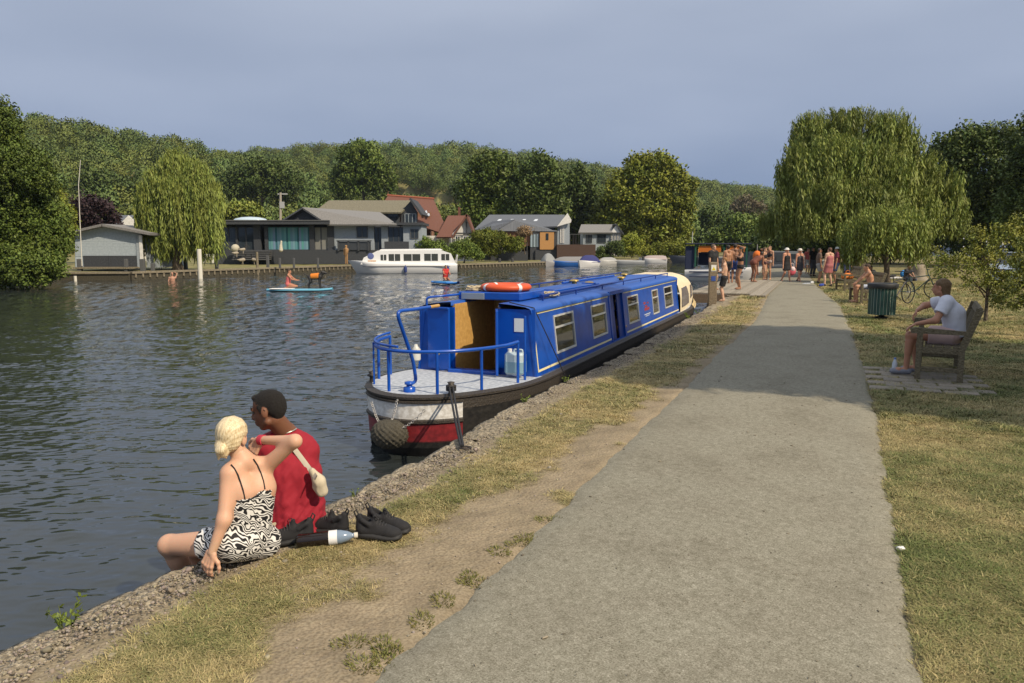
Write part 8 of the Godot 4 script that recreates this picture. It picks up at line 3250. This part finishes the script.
func make_park_things() -> void:
	# litter bin
	var at := ground_at(881, 319)
	var n := thing("litter_bin", "green slatted litter bin with a dark lid beside the path", "bin", at, -0.2)
	var b := MB.new()
	b.lathe([Vector2(0.001, 0.10), Vector2(0.27, 0.10), Vector2(0.275, 0.72), Vector2(0.001, 0.72)], 24)
	part(n, "liner", b, plain(0.012, 0.02, 0.02))
	var green_p := plain(0.012, 0.055, 0.045, 0.5)
	var slat := MB.new()
	slat.box(Vector3(0, 0, 0), Vector3(0.052, 0.64, 0.018), Basis(), 0.004)
	var pale_slat := MB.new()
	pale_slat.box(Vector3(0, 0, 0), Vector3(0.012, 0.64, 0.012))
	var sm := slat.mesh()
	var pm := pale_slat.mesh()
	for i in 24:
		var a := TAU * i / 24.0
		var o := part(n, "slat", sm, green_p)
		o.transform = Transform3D(Basis(Vector3.UP, a), Vector3(sin(a) * 0.295, 0.42, cos(a) * 0.295))
		var a2 := a + TAU / 48.0
		var o2 := part(n, "slat_edge", pm, plain(0.30, 0.36, 0.30))
		o2.transform = Transform3D(Basis(Vector3.UP, a2), Vector3(sin(a2) * 0.288, 0.42, cos(a2) * 0.288))
	b = MB.new()
	b.lathe([Vector2(0.30, 0.725), Vector2(0.335, 0.73), Vector2(0.345, 0.83), Vector2(0.30, 0.85), Vector2(0.20, 0.84), Vector2(0.19, 0.78), Vector2(0.001, 0.78)], 24)
	part(n, "lid", b, plain(0.02, 0.022, 0.025, 0.6))
	b = MB.new()
	b.lathe([Vector2(0.001, 0), Vector2(0.16, 0.0), Vector2(0.15, 0.04), Vector2(0.06, 0.05), Vector2(0.06, 0.10)], 14)
	part(n, "foot", b, plain(0.02, 0.022, 0.025, 0.6))
	# bicycles
	bicycle(ground_at(898, 306), 0.55, "black bicycle leaning behind the litter bin", Color(0.02, 0.02, 0.022))
	bicycle(ground_at(918, 300), -0.35, "dark bicycle standing behind the bench sitter", Color(0.03, 0.06, 0.05))
	# stump
	b = MB.new()
	var rows := []
	for i in 5:
		var row := PackedVector3Array()
		for k in 16:
			var a := TAU * k / 16.0
			var r := (0.38 - 0.03 * i + (0.12 if i == 0 else 0.0)) * (1.0 + nz.get_noise_2d(k * 70.0, i * 40.0) * 0.3)
			row.append(Vector3(cos(a) * r, i * 0.2, sin(a) * r))
		rows.append(row)
	var top := PackedVector3Array()
	for k in 16:
		top.append(Vector3(0, 0.82, 0))
	rows.append(top)
	b.sheet(rows, false, true)
	solo("tree_stump", b, mottled([0.17, 0.14, 0.10], [0.33, 0.28, 0.21], 0.9, 0.8, 0.04, 1.5, 151), "pale sawn tree stump on the far grass", "stump", ground_at(918, 280))
	# picnickers on the grass
	for e in [[908, 281, "person in dark clothes sitting on the far grass", 0.3, Color(0.03, 0.03, 0.035)], [870, 283, "person in pale clothes sitting beneath the young willow", -0.4, Color(0.35, 0.33, 0.3)]]:
		var p := ground_at(e[0], e[1])
		sitter(e[2], p + Vector3(0, -0.42, 0), e[3], [0.36, 0.2, 0.13], [0.03, 0.02, 0.015, 0], [["shirt", "shirt", plain(e[4].r, e[4].g, e[4].b)], ["trousers", "trousers", plain(0.05, 0.06, 0.08)]], 0.95, 0.2)
	# feather flag, marquee, cars
	n = thing("feather_flag", "tall white feather flag beyond the shrubs", "flag", ground_at(966, 262))
	var z := -n.position.z
	b = MB.new()
	b.tube([Vector3(0, 0, 0), Vector3(0, 2.6, 0), Vector3(-0.15, 3.0, 0), Vector3(-0.4, 3.2, 0)], 0.03, 6)
	part(n, "pole", b, plain(0.4, 0.4, 0.4))
	b = MB.new()
	b.prism(PackedVector2Array([Vector2(0.02, 0.7), Vector2(0.02, 2.6), Vector2(-0.15, 3.0), Vector2(-0.4, 3.2), Vector2(-0.62, 3.0), Vector2(-0.58, 2.0), Vector2(-0.42, 0.8)]), 0.02)
	part(n, "cloth", b, plain(0.62, 0.66, 0.74))
	n = thing("marquee", "low white marquee roof beyond the shrubs", "tent", ground_at(990, 264))
	b = MB.new()
	b.prism(PackedVector2Array([Vector2(-2.6, 1.9), Vector2(2.6, 1.9), Vector2(0, 2.7)]), 4.0)
	part(n, "roof", b, plain(0.62, 0.62, 0.62))
	for sx in [-2.5, 2.5]:
		for sz in [-1.9, 1.9]:
			b = MB.new()
			b.tube([Vector3(sx, 0, sz), Vector3(sx, 1.9, sz)], 0.05, 6)
			part(n, "pole", b, plain(0.5, 0.5, 0.5))
	car(ground_at(1030, 287), 0.6, "silver blue car parked at the edge of the park", Color(0.35, 0.42, 0.52))
	# sapling and shrubs on the right
	tree("young_crack_willow", "sparse yellow green young willow behind the bench", 17.5, [[985, 262, 22, 20, 0], [1008, 245, 18, 24, 0], [960, 270, 24, 18, -0.5], [1000, 285, 26, 16, 0], [938, 258, 12, 10, 0.5], [1015, 225, 8, 12, 0], [980, 238, 10, 14, 0], [1020, 275, 14, 22, 0]], Color(0.19, 0.23, 0.05), Vector2(985, 324), 0.05, {"clump": 0.13, "thick": 0.5, "clear": 0.3})
	tree("leaning_sapling", "leafy sapling leaning in at the park edge", 14.5, [[1030, 280, 22, 26, 0], [1012, 300, 16, 14, 0], [1045, 250, 22, 26, 0]], Color(0.14, 0.175, 0.04), Vector2(1035, 338), 0.05, {"clump": 0.13, "thick": 0.55, "clear": 0.3})
	# the tree whose shade lies over the bench, standing right of the frame
	var lobes := [[Vector3(10.3, 6.4, -7.2), Vector3(2.7, 2.2, 2.7)], [Vector3(11.6, 7.6, -8.6), Vector3(2.0, 1.8, 2.0)], [Vector3(9.0, 7.4, -5.7), Vector3(2.0, 1.8, 2.0)], [Vector3(11.4, 4.6, -8.8), Vector3(2.1, 1.6, 2.1)], [Vector3(9.3, 4.6, -6.0), Vector3(2.1, 1.6, 2.1)], [Vector3(10.4, 8.6, -7.2), Vector3(2.0, 1.5, 2.0)]]
	shade_tree("shade_tree", "broad tree beside the bench that shades it and the path", Vector3(10.6, 0, -6.9), lobes)

func shade_tree(called: String, label: String, base: Vector3, lobes: Array) -> void:
	var n := thing(called, label, "tree", base)
	var ends := []
	for l in lobes:
		ends.append((l[0] as Vector3) - base)
	part(n, "trunk", trunk_mesh(Vector3(0, -0.3, 0), Vector3(0, 5.5, 0), 0.28, ends), M.bark)
	var crown := Node3D.new()
	crown.name = "crown"
	crown.set_meta("kind", "stuff")
	n.add_child(crown)
	var where := []
	var tint := PackedColorArray()
	for j in lobes.size():
		for i in 1150:
			var o := rand_dir()
			var p: Vector3 = lobes[j][0] + o * lobes[j][1] * pow(rng.randf(), 0.33)
			where.append(Transform3D(Basis.from_euler(Vector3(rng.randf(), rng.randf() * TAU, rng.randf())) * Basis().scaled(Vector3.ONE * rng.randf_range(0.22, 0.42)), p - base))
			var w := rng.randf_range(0.8, 1.2)
			tint.append(Color(0.11 * w, 0.145 * w, 0.034 * w))
	copies(crown, "leaves", clumps[0], M.leaf, where, tint)

func bicycle(at: Vector3, turn: float, label: String, c: Color) -> void:
	var n := thing("bicycle", label, "bicycle", at, turn, "bicycles on the grass")
	n.rotation.z = 0.12
	var m := plain(c.r, c.g, c.b, 0.4)
	var rubber := plain(0.012, 0.012, 0.013)
	for x in [-0.52, 0.52]:
		var b := MB.new()
		var pts := []
		for k in 29:
			var a := TAU * k / 28.0
			pts.append(Vector3(x + cos(a) * 0.325, 0.34 + sin(a) * 0.325, 0))
		b.tube(pts, 0.018, 6, false)
		var w := part(n, "wheel", b, rubber)
		b = MB.new()
		for k in 14:
			var a := TAU * k / 14.0
			b.tube([Vector3(x, 0.34, 0.02 if k % 2 else -0.02), Vector3(x + cos(a) * 0.31, 0.34 + sin(a) * 0.31, 0)], 0.002, 3)
		b.tube([Vector3(x, 0.34, -0.04), Vector3(x, 0.34, 0.04)], 0.02, 8)
		part(w, "spokes", b, plain(0.4, 0.4, 0.4, 0.3))
	var bb := Vector3(-0.08, 0.30, 0)
	var st := Vector3(-0.2, 0.76, 0)
	var hd := Vector3(0.36, 0.78, 0)
	var f := MB.new()
	for e in [[bb, st], [st, hd], [bb, hd + Vector3(0.02, -0.1, 0)], [bb, Vector3(-0.52, 0.34, 0)], [st, Vector3(-0.52, 0.34, 0)], [hd + Vector3(-0.02, 0.06, 0), Vector3(0.52, 0.34, 0)]]:
		f.tube([e[0], e[1]], 0.017, 7)
	part(n, "frame", f, m)
	f = MB.new()
	f.tube([hd + Vector3(-0.02, 0.05, 0), hd + Vector3(-0.03, 0.2, 0)], 0.015, 6)
	f.tube([hd + Vector3(-0.02, 0.2, -0.3), hd + Vector3(-0.02, 0.2, 0.3)], 0.014, 6)
	part(n, "handlebar", f, m)
	f = MB.new()
	f.tube([st, st + Vector3(-0.03, 0.14, 0)], 0.013, 6)
	f.ell(st + Vector3(-0.04, 0.17, 0), Vector3(0.14, 0.035, 0.07), 10)
	part(n, "saddle", f, rubber)
	f = MB.new()
	f.tube([bb + Vector3(0.1, -0.12, 0.08), bb + Vector3(0, 0, 0.05), bb + Vector3(0, 0, -0.05), bb + Vector3(-0.1, 0.12, -0.08)], 0.012, 6)
	part(n, "crank", f, m)

func car(at: Vector3, turn: float, label: String, c: Color) -> void:
	var n := thing("parked_car", label, "car", at, turn)
	var paint := mat(c.r, c.g, c.b, 0.25, 0.2)
	paint.clearcoat_enabled = true
	var b := MB.new()
	b.prism(PackedVector2Array([Vector2(-2.1, 0.35), Vector2(2.05, 0.35), Vector2(2.1, 0.65), Vector2(1.9, 0.82), Vector2(1.05, 0.95), Vector2(-1.9, 1.0), Vector2(-2.1, 0.8)]), 1.72)
	part(n, "body", b, paint)
	b = MB.new()
	b.prism(PackedVector2Array([Vector2(-1.75, 0.98), Vector2(1.0, 0.94), Vector2(0.35, 1.42), Vector2(-0.2, 1.48), Vector2(-1.1, 1.44)]), 1.5)
	part(n, "glasshouse", b, mat(0.03, 0.035, 0.04, 0.08))
	b = MB.new()
	b.prism(PackedVector2Array([Vector2(0.4, 1.42), Vector2(-0.2, 1.50), Vector2(-1.15, 1.46), Vector2(-1.1, 1.42)]), 1.52)
	part(n, "roof", b, paint)
	for x in [-1.3, 1.3]:
		for sz in [-1.0, 1.0]:
			b = MB.new()
			b.xf = Transform3D(Basis(Vector3.RIGHT, PI / 2), Vector3(x, 0.32, 0.78 * sz))
			b.lathe([Vector2(0.001, -0.1), Vector2(0.3, -0.1), Vector2(0.32, -0.06), Vector2(0.32, 0.06), Vector2(0.3, 0.1), Vector2(0.001, 0.1)], 18)
			part(n, "wheel", b, plain(0.015, 0.015, 0.016))
	for sz in [-0.65, 0.65]:
		b = MB.new()
		b.ell(Vector3(2.05, 0.68, sz), Vector3(0.06, 0.09, 0.18), 8)
		part(n, "headlight", b, plain(0.6, 0.6, 0.6, 0.2))

# ------------------------------------------------------------------ plants on the quay and the odd litter
func make_small_plants() -> void:
	for e in [[45, 622, 0.16, "small leafy weed growing from the quay edge near the water's corner", -1], [62, 618, 0.10, "short weed rooted beside the taller quay weed", -1], [345, 492, 0.07, "green weed on the quay edge behind the sitting man", -1], [507, 400, 0.12, "weed growing between the hull and the quay", -1], [549, 380, 0.12, "weed tuft on the quay beside the blue cabin", -1], [683, 318, 0.20, "bushy weed on the quay near the boat's cream hood", -1], [693, 313, 0.16, "leafy weed on the quay by the boat's bow", -1]]:
		var g := gp(e[0], e[1])
		g.x = quay_x(g.z) - 0.02
		var n := thing("quay_weed", e[3], "plant", Vector3(g.x, -0.06, g.z), 0.0, "weeds on the quay edge")
		var st := MB.new()
		var lf := MB.new()
		for k in 5:
			var a := rng.randf() * TAU
			var tip: Vector3 = Vector3(cos(a) * 0.5, 1.0, sin(a) * 0.5) * e[2] * rng.randf_range(0.7, 1.15)
			st.tube([Vector3.ZERO, tip * 0.5 + Vector3(0, 0.02, 0), tip], [0.003, 0.0025, 0.001], 5)
			for i in 9:
				var p: Vector3 = tip * rng.randf_range(0.35, 1.0)
				var d := (rand_dir() + Vector3.UP * 0.4).normalized()
				lf.col = Color(0.15, 0.20, 0.035) * rng.randf_range(0.7, 1.3)
				var sd := d.cross(rand_dir()).normalized()
				var fn := d.cross(sd)
				add_leaf(lf, p, d, sd, e[2] * 0.22, e[2] * 0.11, fn if fn.y > 0 else -fn)
		part(n, "stem", st, plain(0.10, 0.12, 0.03))
		part(n, "foliage", lf, M.leaf)
	# low green tufts in the worn earth beside the path
	var spots := [[352, 641], [361, 664], [384, 645], [392, 652], [443, 600], [468, 578], [478, 583], [520, 543], [529, 538], [548, 520], [385, 663], [421, 620], [500, 552]]
	for s in spots.size():
		var g := ground_at(spots[s][0], spots[s][1])
		var b := MB.new()
		for i in 150:
			var a := rng.randf() * TAU
			var r := sqrt(rng.randf()) * 0.07
			var p := Vector3(cos(a) * r * 1.3, 0.0, sin(a) * r * 0.8)
			var d := (Vector3(cos(a), 0.9, sin(a)) + rand_dir() * 0.7).normalized()
			if d.y < 0.05:
				d.y = 0.1
			b.col = Color(0.13, 0.15, 0.04).lerp(Color(0.22, 0.19, 0.07), rng.randf()) * rng.randf_range(0.7, 1.2)
			var sd := d.cross(rand_dir()).normalized()
			var fn := d.cross(sd)
			add_leaf(b, p, d, sd, rng.randf_range(0.012, 0.03), 0.006, fn if fn.y > 0 else -fn)
		solo("ground_weed", b, M.leaf, "flat green weed tuft in the worn earth beside the path", "plant", g, rng.randf() * TAU, "weed tufts in the worn earth")
	# scraps of litter
	for e in [[901, 550, 0.018, "crumpled white scrap at the grassy edge of the path"], [903, 622, 0.008, "tiny white scrap where the path meets the grass"]]:
		var g := ground_at(e[0], e[1])
		var b := MB.new()
		b.ell(Vector3(0, e[2] * 0.6, 0), Vector3(e[2] * 1.4, e[2] * 0.8, e[2]), 10)
		for i in b.v.size():
			b.v[i] += Vector3(nz.get_noise_3dv(b.v[i] * 4000.0), nz2.get_noise_3dv(b.v[i] * 4000.0), nz.get_noise_3dv(b.v[i] * 3000.0)) * e[2] * 0.7
		solo("paper_scrap", b, plain(0.7, 0.7, 0.7), e[3], "litter", g)
func _ready() -> void:
	rng.seed = 20240817
	nz.noise_type = FastNoiseLite.TYPE_SIMPLEX_SMOOTH
	nz.seed = 3
	nz.frequency = 0.01
	nz2.noise_type = FastNoiseLite.TYPE_SIMPLEX_SMOOTH
	nz2.seed = 14
	nz2.frequency = 0.01
	var t0 := Time.get_ticks_msec()
	make_camera_and_light()
	make_materials()
	make_foliage_protos()
	make_near_bank()
	make_water()
	make_quay()
	print("setting ", Time.get_ticks_msec() - t0)
	make_far_bank()
	make_woods()
	make_trees()
	print("trees ", Time.get_ticks_msec() - t0)
	make_boat()
	make_houses()
	make_far_boats()
	print("far ", Time.get_ticks_msec() - t0)
	make_couple()
	print("couple ", Time.get_ticks_msec() - t0)
	make_bench()
	make_dock()
	make_people()
	print("people ", Time.get_ticks_msec() - t0)
	make_park_things()
	make_small_plants()
	make_turf()
	print("all ", Time.get_ticks_msec() - t0)
